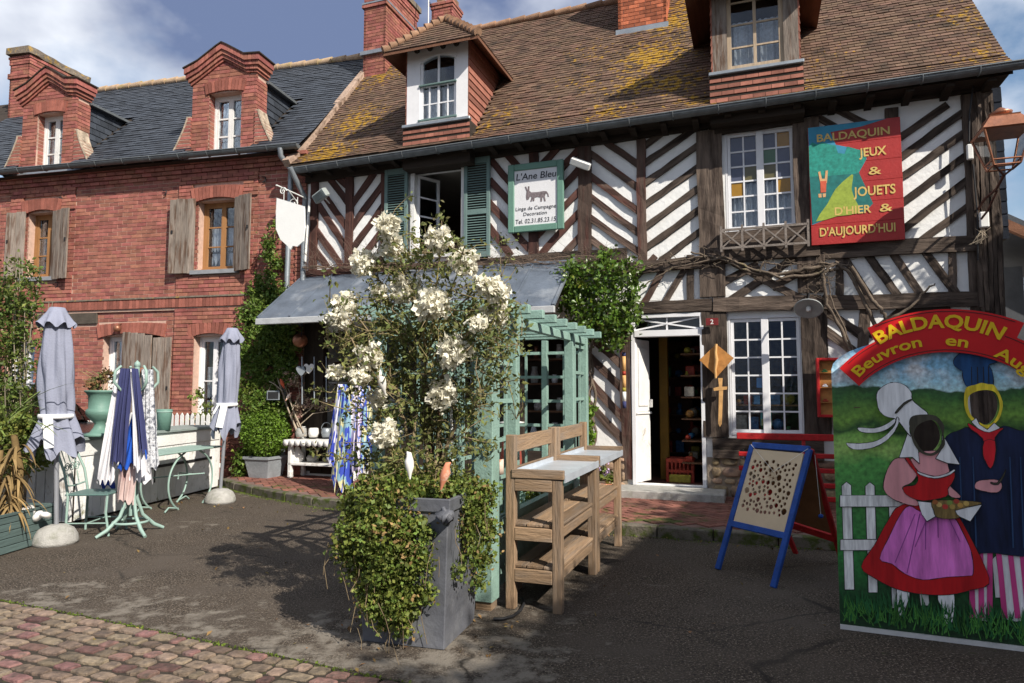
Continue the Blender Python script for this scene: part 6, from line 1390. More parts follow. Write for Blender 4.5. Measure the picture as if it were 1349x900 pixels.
for i, (x, y) in enumerate([(407, 485), (397, 488)]):
    b = MB(); P_ = [(0, -.09), (.08, .01), (.07, .06), (.03, .07), (0, .04), (-.03, .07), (-.07, .06), (-.08, .01)]; b.prism(smooth_poly(P_, 3), -.01, .01); o = b.build('heart_ornament', [ceram, zinc_m][i]); o.location = at(x, y, 11.2); tag(o, ['white heart ornament hanging in the dark shop front', 'dull metal heart ornament hanging left of the white heart'][i], 'ornament')
b = MB(); 
for i in range(3): b.tube([at(398 + i * 16, 530 + random.uniform(-3, 3), 11.4), at(398 + i * 16, 470, 11.45)], .012, 6)
o = b.build('iron_stakes', zinc_m); tag(o, 'thin metal garden stakes standing in the dark shop front', 'garden stakes')
# scarves
def scarf_mat(nm, c1_, c2_, c3_, sx):
    m, t, N, L, b_ = nmat(nm); tc = N.new('ShaderNodeNewGeometry'); mp = N.new('ShaderNodeMapping'); mp.inputs['Scale'].default_value = (sx, 2, 1.3); L.new(tc.outputs['Position'], mp.inputs[0]); n = N.new('ShaderNodeTexNoise'); n.inputs['Scale'].default_value = 2.2; n.inputs['Detail'].default_value = 2; L.new(mp.outputs[0], n.inputs[0]); r = N.new('ShaderNodeValToRGB'); r.color_ramp.interpolation = 'CONSTANT'; e = r.color_ramp.elements; e[0].position = 0; e[0].color = (*c1_, 1); e[1].position = .44; e[1].color = (*c2_, 1); q = e.new(.53); q.color = (*c3_, 1); q = e.new(.60); q.color = (*c1_, 1); q = e.new(.68); q.color = (*c2_, 1); L.new(n.outputs[0], r.inputs[0]); L.new(r.outputs[0], b_.inputs['Base Color']); b_.inputs['Roughness'].default_value = .8; return m
sc1 = scarf_mat('scarf_blue', (.04, .07, .45), (.62, .62, .74), (.40, .38, .12), 4.5); sc2 = scarf_mat('scarf_lilac', (.50, .42, .62), (.68, .62, .70), (.10, .16, .45), 5); sc3 = scarf_mat('scarf_teal', (.03, .06, .38), (.20, .34, .42), (.55, .52, .30), 5)
rk = G(470, 668, PZ); dR = 10.0
sr = thing('scarf_rack', 'dark metal garment rack carrying the coloured scarves', 'rack', WD, at(462, 505, dR)); b = MB(); ztop = at(462, 505, dR).z
b.tube([(-.32, 0, 0), (.5, 0, 0)], .014, 8); b.build('rail', black_m, sr); b = MB()
for x in (-.1, .45): b.tube([(x, 0, 0), (x, 0, -ztop + PZ)], .013, 8); b.tube([(x - .02, -.25, -ztop + PZ), (x, 0, -ztop + PZ + .2), (x, .25, -ztop + PZ)], .012, 6)
b.build('stand', black_m, sr)
drape('scarf', 'blue, white and olive patterned scarf, leftmost on the scarf rack', 'scarf', (446, 506, 462, 507), (428, 606, 452, 620), dR - .04, sc1, 3, .05, 'patterned scarves on the rack', seed=11)
drape('scarf', 'longest deep blue bordered scarf hanging lowest on the rack', 'scarf', (452, 506, 466, 508), (434, 640, 462, 640), dR - .10, sc3, 3, .05, 'patterned scarves on the rack', .10, seed=12)
drape('scarf', 'lilac and white patterned scarf in the middle of the rack', 'scarf', (465, 506, 480, 508), (458, 615, 478, 632), dR - .08, sc2, 3, .05, 'patterned scarves on the rack', seed=13)
drape('scarf', 'teal and yellow patterned scarf at the right of the rack behind the shrub', 'scarf', (480, 508, 500, 510), (474, 620, 504, 612), dR - .05, sc3, 4, .05, 'patterned scarves on the rack', seed=14)
# things standing in the pergola
hn = thing('hen_ornament', 'rusty red hen ornament inside the pergola', 'ornament', T, (5.15, -3.6, .75)); b = MB(); b.tube([(-.16, 0, .20), (-.10, 0, .10), (0, 0, .06), (.08, 0, .10), (.11, 0, .20), (.12, 0, .27), (.17, 0, .25)], [.015, .07, .10, .085, .045, .035, .005], 12); b.build('body', terr, hn); b = MB(); b.tube([(0, 0, 0), (0, 0, -.6)], .012, 6); b.build('stake', black_m, hn)
hf = thing('straw_hat_figure', 'scarecrow-like figure with white hat seen through the pergola lattice', 'ornament', T, (5.05, -3.1, .95)); b = MB(); b.lathe([(0, .40), (.06, .38), (.07, .32), (.15, .31), (.14, .30), (0, .30)], n=18); b.build('hat', ceram, hf); b = MB(); b.lathe([(0, -.5), (.08, -.45), (.12, -.1), (.10, .1), (.055, .17), (.05, .2), (.07, .25), (.05, .32), (0, .33)], n=14); b.build('body', mat('dark_red_cloth', (.28, .06, .04), .9), hf)
for i, (u, v, r_, h_) in enumerate([(5.2, -2.6, .14, .3), (4.9, -3.9, .16, .35), (5.3, -4.4, .12, .22)]):
    p_ = thing('clay_pot', ['terracotta pot at the far end inside the pergola', 'large terracotta pot in the middle of the pergola', 'small terracotta pot at the near end inside the pergola'][i], 'pot', T, (u, v, 0)); b = MB(); b.lathe([(0, 0), (r_ * .7, 0), (r_, h_ * .85), (r_ * 1.12, h_ * .86), (r_ * 1.12, h_), (r_ * .95, h_), (r_ * .9, h_ * .9), (0, h_ * .88)], n=18); b.build('pot_body', terr, p_); stuff(leaves('foliage', ivy_m, clumps([(0, 0, h_ + .15, .18)], 250, .03), .05, p_))
# potted flowers by the door behind the bench
fw = thing('potted_hyacinth', 'potted purple and white flowers on the pavement left of the shop door', 'flower pot', T, (5.55, -.75, PZ)); b = MB(); b.lathe([(0, 0), (.10, 0), (.13, .2), (0, .2)], n=14); b.build('pot', terr, fw)
stuff(leaves('blossoms', mat('hyacinth', (.50, .38, .58), .7, .2, 9, 0, per=.3), clumps([(-.05, 0, .42, .08), (.04, 0, .5, .07), (.0, 0, .36, .09)], 260, .014), .03, fw)); stuff(leaves('foliage', ivy_m, clumps([(0, 0, .28, .14), (.1, 0, .3, .1)], 200, .03), .06, fw))
# ================= VINES ON THE HALF-TIMBERED HOUSE =================
vine_m = mat('vine_bark', (.13, .10, .075), .9, .4, 10, .5, 40, col2=(.27, .24, .11), c2=(.6, .72))
def onT(x, y, v=-.12): u, z = T.px(x, y, v); a = T.wld(u, v); return Vector((a[0], a[1], z))
wv = thing('bare_vine', 'thick bare wisteria vine trained along the facade over the door and window', 'vine', WD, onT(1085, 480))
b = MB(); random.seed(8)
def vine(pts, r, v=-.14, n=6, wob=.012):
    P = [onT(x, y, v + random.uniform(-.03, .03)) for x, y in pts]; Q = []
    for i in range(len(P) - 1):
        for k in range(5): Q.append(P[i].lerp(P[i + 1], k / 5) + Vector([random.gauss(0, wob * .6) for _ in range(3)]))
    Q.append(P[-1]); m = len(Q); r0, r1 = r[0] * .8, r[1] * .8; b.tube(Q, [r0 + (r1 - r0) * i / (m - 1) for i in range(m)], n, False)
vine([(1135, 560), (1132, 490), (1110, 440), (1090, 400), (1084, 360), (1100, 348)], (.035, .025)); vine([(1190, 560), (1160, 450), (1140, 400), (1120, 360), (1100, 345)], (.04, .025)); vine([(1140, 560), (1136, 500), (1116, 440), (1098, 405), (1090, 365)], (.02, .01))
vine([(1100, 348), (1060, 355), (1025, 362), (995, 360), (965, 348), (940, 338), (910, 332)], (.040, .018)); vine([(1110, 352), (1070, 362), (1030, 366), (985, 352), (955, 338), (925, 345), (890, 352), (870, 362), (845, 378), (832, 382)], (.030, .010))
vine([(1000, 360), (1005, 345), (1030, 350), (1075, 345)], (.02, .006)); vine([(960, 345), (940, 330), (920, 325)], (.02, .005)); vine([(925, 338), (880, 345), (850, 352), (800, 356), (760, 350)], (.018, .008))
vine([(1120, 350), (1150, 395), (1165, 415), (1180, 440)], (.035, .025), -.2); vine([(1165, 425), (1200, 405), (1225, 378), (1232, 374)], (.03, .008), -.18); vine([(1120, 350), (1080, 345), (1070, 352), (1040, 345)], (.02, .006))
for _ in range(34):
    x = random.uniform(840, 1120); y = 352 + random.gauss(0, 6); vine([(x, y), (x + random.uniform(-14, 14), y - random.uniform(0, 16)), (x + random.uniform(-26, 26), y + random.uniform(-22, 14))], (.007, .002), n=4)
for _ in range(26):
    x = random.uniform(1060, 1100); y = random.uniform(350, 400); vine([(x, y), (x + random.uniform(-14, 14), y + random.uniform(-8, 10)), (x + random.uniform(-24, 24), y + random.uniform(-14, 14))], (.007, .002), n=4)
o = b.build('stems', vine_m, wv); o.location = -wv.location
b = MB(); tg = thing('bare_creeper', 'tangle of thin bare creeper twigs along the top of the canopy', 'creeper', WD, onT(560, 340))
for k in range(5): vine([(400 + 0 * k, 352), (480, 352 + random.uniform(-6, 4)), (560, 350 + random.uniform(-8, 4)), (640, 346 + random.uniform(-6, 4)), (720, 344 + random.uniform(-6, 5)), (800, 340 + random.uniform(-6, 8))], (.010, .006), -.16, 5, .03)
for _ in range(330):
    x = random.uniform(400, 840); y = 350 - (x - 400) * .02 + random.gauss(0, 5); up_ = random.random(); hgt = 30 if x < 500 else 16
    vine([(x, y), (x + random.uniform(-14, 14), y - hgt * .5 * up_ + random.uniform(0, 8) * (1 - up_)), (x + random.uniform(-26, 26), y - hgt * 1.5 * up_ + random.uniform(0, 16) * (1 - up_))], (.004, .0015), -.18 - random.uniform(0, .2), 3)
o = b.build('twigs', mat('thin_twig', (.17, .12, .09), .9, .3), tg); o.location = -tg.location
cl2 = thing('door_climber', 'glossy green climber bushing out between pergola and shop door', 'climber', WD, onT(775, 600)); cs = []
for px_, py_, r_ in [(760, 370, 30), (790, 365, 30), (815, 385, 28), (740, 375, 16), (735, 385, 12), (800, 410, 34), (825, 420, 20), (770, 405, 30), (785, 435, 24), (812, 442, 18), (825, 360, 16), (800, 345, 12), (835, 405, 12), (808, 332, 5), (755, 395, 18)]: p = onT(px_, py_, -.38); cs.append((*p, r_ * p.y / 892))
P = clumps(cs, 4600, .06); o = stuff(leaves('foliage', mat('glossy_leaf', (.085, .150, .020), .35, .25, 3, 0, per=.5, col2=(.36, .34, .03), c2=(.60, .72), huev=.02, trans=.25, c2sc=4, spec=.5), P, .072, cl2)); o.location = -cl2.location
b = MB(); vine([(783, 612), (779, 560), (784, 520), (776, 480), (780, 440)], (.035, .025), -.2); vine([(778, 612), (786, 570), (775, 530), (782, 490), (774, 450), (790, 420)], (.03, .02), -.16); vine([(775, 600), (772, 540), (780, 500), (776, 460)], (.02, .015), -.24)
for _ in range(24): vine([(780, 440 + random.uniform(-10, 20)), (790 + random.gauss(0, 20), 400), (790 + random.gauss(0, 34), 370 + random.gauss(0, 22))], (.010, .004), -.35, 5)
o = b.build('trunk', vine_m, cl2); o.location = -cl2.location
gs = thing('low_green_shrub', 'small bright green shrub at the foot of the climber behind the bench', 'shrub', WD, onT(775, 600)); cs = []
for px_, py_, r_ in [(776, 540, 9), (772, 560, 11), (778, 580, 10), (770, 525, 6)]: p = onT(px_, py_, -.35); cs.append((*p, r_ * p.y / 892))
o = stuff(leaves('foliage', MATS['box_leaf'], clumps(cs, 1100, .03), .05, gs)); o.location = -gs.location

# ================= SIGNS AND WALL FITTINGS =================
class SplitL:
    def __init__(s, m, p): s.m = m; s.p = p
    def add(s, v, f): q = MB(); q.add(v, f); q.build('lettering', s.m, s.p)
gold = mat('gold_letter', (.60, .42, .13), .5, .2, 12, .1); 
# hanging linen shop sign
x0, x1, z0, z1 = T.r4((669, 218), (744, 211), (742, 303), (671, 307), -.12); W, Hh = x1 - x0, z1 - z0
sg1 = thing('linen_shop_sign', "green-framed white sign with a donkey and the words L'Ane Bleu", 'sign', T, (x0, -.13, z0))
b = MB(); f_ = .105; b.bbox(0, f_, -.03, .03, 0, Hh, .01); b.bbox(W - f_, W, -.03, .03, 0, Hh, .01); b.bbox(f_, W - f_, -.028, .03, 0, f_, .01); b.bbox(f_, W - f_, -.028, .03, Hh - f_, Hh, .01); b.build('sign_frame', mat('sign_green', (.12, .235, .185), .45, .1), sg1)
b = MB(); b.box(f_, W - f_, -.005, .02, f_, Hh - f_); b.build('sign_panel', mat('sign_white', (.68, .68, .70), .5, .04), sg1)
ink = mat('sign_ink', (.03, .032, .04), .6, 0, bump=0)
iw = W - 2 * f_; b = SplitL(ink, sg1); letter(b, "L'Ane Bleu", f_ + .03, Hh - f_ - .155, iw - .05, .105, -.009, .012, shear=.12); letter(b, 'Linge de Campagne', f_ + .02, f_ + .245, iw - .04, .058, -.009, .004, shear=.08); letter(b, 'Decoration', f_ + .15, f_ + .155, iw - .32, .055, -.009, .004, shear=.08); letter(b, 'Tel. 02.31.85.23.15', f_ + .015, f_ + .035, iw - .04, .07, -.009, .004, shear=.08); pass
dk = [(8, 52), (10, 75), (4, 98), (9, 99), (14, 78), (15, 99), (20, 98), (20, 76), (26, 68), (45, 66), (68, 68), (78, 66), (84, 52), (86, 38), (82, 38), (80, 52), (75, 56), (72, 40), (75, 18), (70, 18), (67, 36), (64, 40), (62, 18), (57, 18), (57, 38), (48, 42), (38, 40), (36, 24), (31, 24), (31, 36), (27, 22), (23, 24), (27, 44), (22, 48), (17, 34), (10, 33)]
b = MB(); b.prism([(f_ + iw * .22 + (x / 90) * iw * .62, f_ + .30 + (y / 100) * .33) for x, y in dk], -.009, -.006); b.build('donkey_picture', mat('donkey_grey', (.17, .14, .15), .8, .5, 30, 0), sg1)
# toy shop sign
x0, x1, z0, z1 = T.r4((1064, 170), (1186, 154), (1191, 315), (1069, 325), -.12); W, Hh = x1 - x0, z1 - z0
sg2 = thing('toy_shop_sign', "large red painted wall sign reading BALDAQUIN JEUX & JOUETS D'HIER & D'AUJOURD'HUI", 'sign', T, (x0, -.13, z0))
b = MB()
nb = 6
for i in range(nb): b.bbox(0, W, -.02, .02, i * Hh / nb, (i + 1) * Hh / nb - .002, .003)
b.build('sign_board', mat('sign_red', (.36, .030, .028), .45, .15, 4, .15, 30), sg2)
def q8(x, y): # crop coordinates -> sign coordinates, bilinear
    t = (x - 62 - (y - 135) * .033) / 548; yt = 135 - 73 * t; yb = 832 - 34 * t; return (t * W, Hh * (1 - (y - yt) / (yb - yt)))
def sp2(L_, m, y, k=3, name='painted_scene'): b = MB(); b.prism(smooth_poly([q8(*p) for p in L_], k) if k > 1 else [q8(*p) for p in L_], y, y + .0015); b.build(name, m, sg2)
sp2([(63, 137), (530, 75), (380, 125), (200, 160), (232, 235), (310, 250), (390, 268), (415, 318), (368, 402), (400, 470), (450, 585), (400, 640), (250, 650), (88, 712)], mat('sign_sky', (.04, .23, .36), .6, .2, 8, 0), -.0225, 1)
sp2([(68, 250), (90, 222), (115, 235), (150, 222), (200, 235), (230, 240), (245, 285), (285, 290), (300, 245), (390, 270), (412, 320), (366, 402), (345, 410), (200, 420), (73, 430)], mat('sign_teal', (.02, .24, .19), .6, .4, 22, 0), -.0245, 1)
sp2([(73, 432), (200, 420), (345, 408), (368, 400), (450, 585), (385, 645), (340, 560), (250, 655), (90, 705)], mat('sign_deep_teal', (.015, .15, .14), .6, .3, 14, 0), -.0255, 1)
sp2([(335, 418), (310, 425), (230, 500), (180, 590), (112, 692), (240, 660), (370, 640), (345, 560), (325, 500)], mat('sign_lime', (.28, .36, .05), .6, .25, 22, 0), -.0270, 2)
b = MB(); skin_p = mat('sign_skin', (.60, .34, .16), .6, .2); shirt = mat('sign_orange', (.55, .10, .05), .6, .2)
for L_ in ([(125, 400), (138, 396), (148, 440), (165, 440), (170, 392), (184, 390), (178, 465), (138, 468)], [(125, 530), (145, 528), (146, 550), (128, 552)], [(152, 528), (172, 526), (170, 548), (154, 550)]): b.prism([q8(*p) for p in L_], -.0285, -.0275)
b.build('painted_figure', skin_p, sg2); b = MB(); b.prism([q8(*p) for p in [(138, 455), (175, 452), (172, 520), (140, 522)]], -.0295, -.0287); b.build('painted_figure', shirt, sg2)
b = SplitL(gold, sg2)
def L2(s, xa, ya, xb, h_, bold=.012): p = q8(xa, ya); q = q8(xb, ya); letter(b, s, p[0], p[1], q[0] - p[0], h_, -.0285, bold)
L2('BALDAQUIN', 118, 222, 550, .105, .02); L2('JEUX', 370, 308, 530, .115, .02); L2('&', 425, 415, 500, .105, .01); L2('JOUETS', 335, 545, 580, .125, .02); L2("D'HIER", 225, 655, 440, .105, .02); L2('&', 488, 635, 563, .105, .01); L2("D'AUJOURD'HUI", 135, 780, 578, .115, .02)
# white shield sign on scroll bracket
shd = thing('shield_sign', 'blank white shield-shaped sign hanging from a scrolled bracket at the house corner', 'sign', T, (0.1, -.25, 0))
def bl(x, y, v=-.45): u, z = T.px(x, y, v); return (u - .1, z)
P_ = [bl(*p, -1.0) for p in [(365, 261), (401, 272), (402, 300), (400, 318), (392, 325), (386, 324), (383, 329), (379, 324), (370, 316), (364, 302), (364, 280)]]
b = MB(); b.prism(P_, -.76, -.735); b.build('shield_panel', mat('blank_white', (.80, .80, .78), .5, .03), shd)
b = MB(); pl_ = [bl(x, y, -.15) for x, y in [(408, 262), (405, 300), (402, 345)]]; b.tube([(p[0], .10, p[1]) for p in pl_], .022, 8)
A_ = bl(364, 244, -1.0); Bp = bl(404, 262, -.15); b.tube([(A_[0], -.75, A_[1]), (Bp[0], .08, Bp[1])], .013, 6)
def scr(cx_, cy_, cz_, r, turns=1.6, dx=1, dy=0): b.tube([(cx_ + dx * r * (1 - k / 26) * cos(k / 24 * turns * 2 * pi), cy_ + dy * r * (1 - k / 26) * cos(k / 24 * turns * 2 * pi), cz_ + r * (1 - k / 26) * sin(k / 24 * turns * 2 * pi)) for k in range(25)], .009, 5)
scr(A_[0] + .08, -.68, A_[1] - .09, .07); scr(Bp[0] - .12, -.12, Bp[1] - .14, .10); C_ = bl(403, 300, -.2); b.tube([(A_[0] + .12, -.6, A_[1] - .05), ((A_[0] + C_[0]) / 2 + .05, -.3, (A_[1] + C_[1]) / 2 + .12), (C_[0], .05, C_[1])], .011, 6); scr(C_[0] - .03, 0, C_[1] + .04, .05)
for x in (.25, .75): p = (P_[0][0] + (P_[1][0] - P_[0][0]) * x, P_[0][1] + (P_[1][1] - P_[0][1]) * x); b.tube([(p[0], -.75, p[1]), (p[0], -.75, p[1] + .12)], .006, 5)
b.build('scroll_bracket', white_iron, shd)
fl = thing('grey_floodlight', 'grey outdoor floodlight beside the shield sign bracket', 'floodlight', T, (T.px(424, 258, -.35)[0], -.35, T.px(424, 258, -.35)[1])); b = MB(); b.M = Matrix.Rotation(.4, 4, 'X') @ Matrix.Rotation(-.45, 4, 'Y'); b.bbox(-.16, .14, -.07, .05, -.07, .09, .02); b.build('lamp_housing', mat('grey_plastic', (.30, .33, .32), .5, .1), fl); b = MB(); b.M = Matrix.Rotation(.4, 4, 'X') @ Matrix.Rotation(-.45, 4, 'Y'); b.box(-.14, .12, -.078, -.071, -.055, .075); b.build('lamp_glass', glass, fl); b = MB(); b.tube([(0, .05, 0), (-.05, .3, -.05)], .012, 6); b.build('arm', white_iron, fl)
fl2 = thing('white_floodlight', 'white wall floodlight on the post right of the linen sign', 'floodlight', T, (T.px(766, 217, -.2)[0], -.22, T.px(766, 217, -.2)[1])); b = MB(); b.M = Matrix.Rotation(.5, 4, 'X') @ Matrix.Rotation(.45, 4, 'Y'); b.bbox(-.17, .15, -.06, .05, -.05, .06, .015); b.build('lamp_housing', white_iron, fl2); b = MB(); b.tube([(0, .04, 0), (0, .16, .03)], .015, 6); b.build('arm', white_iron, fl2)
npz = T.px(938, 424, -.14); hnum = thing('house_number', 'small dark red number plate 2 on the post right of the door', 'sign', T, (npz[0], -.14, npz[1])); b = MB(); b.bbox(-.085, .085, -.006, .006, -.052, .052, .003); b.build('number_plate', mat('plate_red', (.16, .02, .02), .35), hnum); b = MB(); letter(b, '2', -.022, -.032, .042, .065, -.008, .01); b.build('lettering', ceram, hnum)
el = T.px(1065, 405, -.45); lp = thing('enamel_lamp', 'grey round enamel lamp projecting above the ground-floor window', 'lamp', T, (el[0], -.45, el[1])); b = MB(); b.lathe([(0, .08), (.03, .07), (.06, .02), (.175, -.015), (.18, -.03), (.165, -.03), (.05, -.0), (0, .0)], (0, 0, 0), 26, ax=(.1, .62, .78)); b.build('lamp_shade', mat('enamel', (.36, .38, .38), .35, .2, 7), lp); b = MB(); b.lathe([(0, -.05), (.03, -.03), (.03, .02), (0, .04)], (0, -.015, -.02), 12, ax=(.1, .62, .78)); b.build('bulb', ceram, lp); b = MB(); b.tube([(0, .03, .06), (.02, .1, .2), (.02, .35, .22), (.02, .4, .1)], .013, 6); b.build('bracket', black_m, lp)
# kite, sword, rod
kp = T.px(944, 474, -.18); kt = thing('wooden_kite', 'diamond-shaped wooden board toy hung beside the door', 'toy', T, (kp[0], -.17, kp[1])); wood_t = mat('toy_wood', (.44, .20, .055), .6, .25, 14, .2, 40); wood_l = mat('pale_toy_wood', (.60, .34, .13), .6, .2, 12)
b = MB(); b.prism([(-.235, .0), (.0, -.24), (.23, .02), (0, .22)], -.01, .01); b.build('diamond_board', wood_t, kt); b = MB(); b.tube([(0, -.04, .22), (-.01, -.04, .1), (.0, -.05, 0), (-.02, -.04, -.14), (-.015, -.04, -.26)], [.02, .02, .028, .02, .015], 8); b.build('wooden_dagger', wood_l, kt)
kp = T.px(949, 500, -.18); sw = thing('wooden_sword', 'pale wooden toy sword hanging below the diamond board', 'toy', T, (kp[0], -.17, kp[1])); b = MB(); b.prism([(-.02, -.12), (.035, -.12), (.005, -.62), (-.02, -.66), (-.042, -.62)], -.008, .008); b.build('blade', wood_l, sw); b = MB(); b.prism([(-.095, -.12), (-.09, -.16), (.085, -.14), (.09, -.10), (.02, -.10), (.03, .02), (-.03, .02), (-.02, -.10)], -.012, .012); b.build('hilt', wood_l, sw)
kp = T.px(822, 500, -.18); rd_ = thing('striped_stick_toy', 'colourful striped stick toy hanging left of the door', 'toy', T, (kp[0], -.17, kp[1])); 
for i, (m_, z0, z1) in enumerate(((navy_c, .34, .40), (wood_l, .12, .34), (toy_m[0], .06, .12), (wood_l, -.12, .06), (toy_m[2], -.18, -.12), (ceram, -.32, -.18), (navy_c, -.42, -.32))): b = MB(); b.lathe([(0, z0), (.028, z0), (.028, z1), (0, z1)], n=10); b.build('stick_segment', m_, rd_)
# copper street lantern
lc = T.px(1320, 185, -.85); ln = thing('street_lantern', 'copper street lantern on a scrolled bracket at the right corner of the house', 'lantern', T, (lc[0], -.85, lc[1] - .22))
s_ = 1.0
def sq(r, z): return [(-r, -r, z), (r, -r, z), (r, r, z), (-r, r, z)]
b = MB(); b.add(sq(.235, .30) + sq(.255, .315) + sq(.15, .47) + sq(.155, .485), [(3, 2, 1, 0)] + [(i * 4 + k, i * 4 + (k + 1) % 4, i * 4 + 4 + (k + 1) % 4, i * 4 + 4 + k) for i in range(3) for k in range(4)] + [(12, 13, 14, 15)]); b.lathe([(.05, .485), (.11, .52), (.12, .55), (.07, .57), (.04, .60), (.02, .61), (0, .62)], n=16); b.build('lantern_roof', copper_m, ln)
b = MB(); 
for sx in (-1, 1):
    for sy in (-1, 1): b.tube([(sx * .13, sy * .13, -.10), (sx * .235, sy * .235, .30)], .013, 6)
for r, z in ((.13, -.10), (.145, -.04)):
    q = sq(r, z); 
    for k in range(4): b.tube([q[k], q[(k + 1) % 4]], .011, 6)
b.build('lantern_frame', copper_m, ln)
b = MB(); 
for k in range(4):
    q, t_ = sq(.13, -.10), sq(.232, .298); b.add([q[k], q[(k + 1) % 4], t_[(k + 1) % 4], t_[k]], [(0, 1, 2, 3)])
b.build('lantern_glass', glass, ln)
b = MB(); b.tube([(.0, 0, -.20), (.13, -.13, -.1)], .012, 6); b.tube([(0, 0, -.2), (-.13, -.13, -.1)], .012, 6); b.tube([(0, 0, -.2), (0, .13, -.1)], .012, 6); b.tube([(0, 0, -.2), (-.02, .2, -.30), (-.06, .5, -.34), (-.10, .78, -.46)], .016, 7); b.tube([(0, .25, -.31), (-.05, .45, -.5), (-.10, .78, -.62)], .014, 6)
b.build('bracket', mat('rusty_iron', (.12, .055, .04), .8, .4, 12, .3), ln)
mb = thing('meter_box', 'small white electrical box on the corner post below the lantern', 'electrical box', T, (T.px(1296, 290, -.2)[0], -.20, T.px(1296, 290, -.2)[1])); b = MB(); b.bbox(-.05, .05, -.04, .03, -.10, .10, .012); b.build('housing', white_iron, mb); b = MB(); random.seed(2)
for _ in range(9): b.tube([(random.gauss(0, .03), 0, -.1), (random.gauss(-.05, .06), -.02, -.22), (random.gauss(-.06, .08), 0, -.30)], .004, 4)
b.build('cables', dw, mb)
mb2 = thing('junction_box', 'white cable junction box on the corner post left of the lantern', 'electrical box', T, (T.px(1278, 200, -.2)[0], -.18, T.px(1278, 200, -.2)[1])); b = MB(); b.bbox(-.035, .035, -.03, .02, -.10, .10, .012); b.build('housing', white_iron, mb2); b = MB(); b.tube([(0, 0, .14), (.02, 0, .5), (.08, 0, .9)], .010, 5); b.tube([(.03, 0, -.16), (.05, 0, -.8), (.03, 0, -1.4)], .010, 5); b.build('cables', black_m, mb2)
# red wall case and red shelf rack
cx0, cx1, cz0, cz1 = T.r4((1076, 473), (1140, 470), (1140, 550), (1076, 550), -.25); rc_ = thing('red_wall_case', 'red-framed wooden display case on the wall beside the painted board', 'display case', T, (cx0, -.25, cz0)); W, Hh = cx1 - cx0, cz1 - cz0
b = MB(); 
for a in ((0, .035, 0, Hh), (W - .035, W, 0, Hh), (.035, W - .035, 0, .035), (.035, W - .035, Hh - .035, Hh)): b.bbox(a[0], a[1], -.06, .06, a[2], a[3], .005)
b.build('case_frame', red_m, rc_); b = MB(); b.box(.03, W - .03, .03, .05, .03, Hh - .03)
for i in (1, 2, 3): b.box(.035, W - .035, -.03, .03, i * Hh / 4 - .006, i * Hh / 4 + .006)
b.build('case_back', wood_t, rc_)
for i in range(3):
    for k in range(4): q = MB(); q.bbox(-.035, .035, -.02, .02, 0, .022, .006); q.bbox(-.02, .02, -.018, .018, .022, .04, .006); o = q.build('toy_car', [toy_m[3], curt, toy_m[0], zinc_m][(i + k) % 4]); o.location = (*T.wld(cx0 + .1 + k * .14, -.26), cz0 + (3 - i) * Hh / 4 + .007); o.rotation_euler = (0, 0, T.a); tag(o, 'tiny toy car on a shelf of the red wall case', 'toy car', 'toy cars in the red case')
rs = thing('red_slatted_rack', 'red slatted wooden rack standing against the stone wall under the window', 'rack', T, (7.32, -.55, PZ))
zz = [.88, .66, .48, .30, .14]
for i, z in enumerate(zz): b = MB(); b.bbox(-.0 if i == 0 else .02, 1.75, -.02 - i * .04, .02 - i * .04, z - .04, z + .045 if i == 0 else z + .02, .008); b.build('slat', red_m, rs)
b = MB(); 
for x in (.82, 1.4): b.bar((x, .03, .9), (x, -.16, 0), .04, .04, (1, 0, 0)); b.bar((x, .03, .9), (x, .2, 0), .04, .04, (1, 0, 0))
b.build('rack_legs', red_m, rs)
# ---- A-frame game board
ga = thing('a_frame_game_board', 'blue and red A-frame game stand with pale perforated board facing left', 'game board', WD, (0, 0, 0))
FL, FRr = Vector((1.85, 6.21, 0)), Vector((2.13, 5.64, 0)); TL, TR = Vector((2.26, 6.40, 1.09)), Vector((2.545, 5.83, 1.10)); BR_, BL_ = Vector((3.10, 6.48, 0)), Vector((2.80, 6.80, 0))
nf = (TL - FL).cross(FRr - FL).normalized(); nf = nf if nf.y < 0 else -nf
base_ = (FL + FRr) / 2; ga.location = (2.45, 6.2, 0)
def gb(name, m, b): o = b.build(name, m, ga, bevel=.004); o.location = -ga.location; return o
for p, q in ((FL, TL), (FRr, TR)): b = MB(); b.bar(p, q, .055, .03, nf); gb('leg', blue_m, b)
b = MB(); b.bar(TL, TR, .055, .03, nf); gb('cross_rail', blue_m, b); b = MB(); b.bar(FL.lerp(TL, .36), FRr.lerp(TR, .36), .055, .03, nf); gb('cross_rail', blue_m, b)
for p, q in ((BL_, TL), (BR_, TR + Vector((.02, .02, 0)))): b = MB(); b.bar(p, q, .05, .03, Vector((.8, .5, .3))); gb('leg', red_m, b)
b = MB(); b.bar(BL_.lerp(TL, .30), BR_.lerp(TR, .22), .07, .03, Vector((.8, .5, .3))); gb('cross_rail', red_m, b)
ply = mat('pale_plywood', (.56, .44, .30), .6, .08, 5, .1, 30)
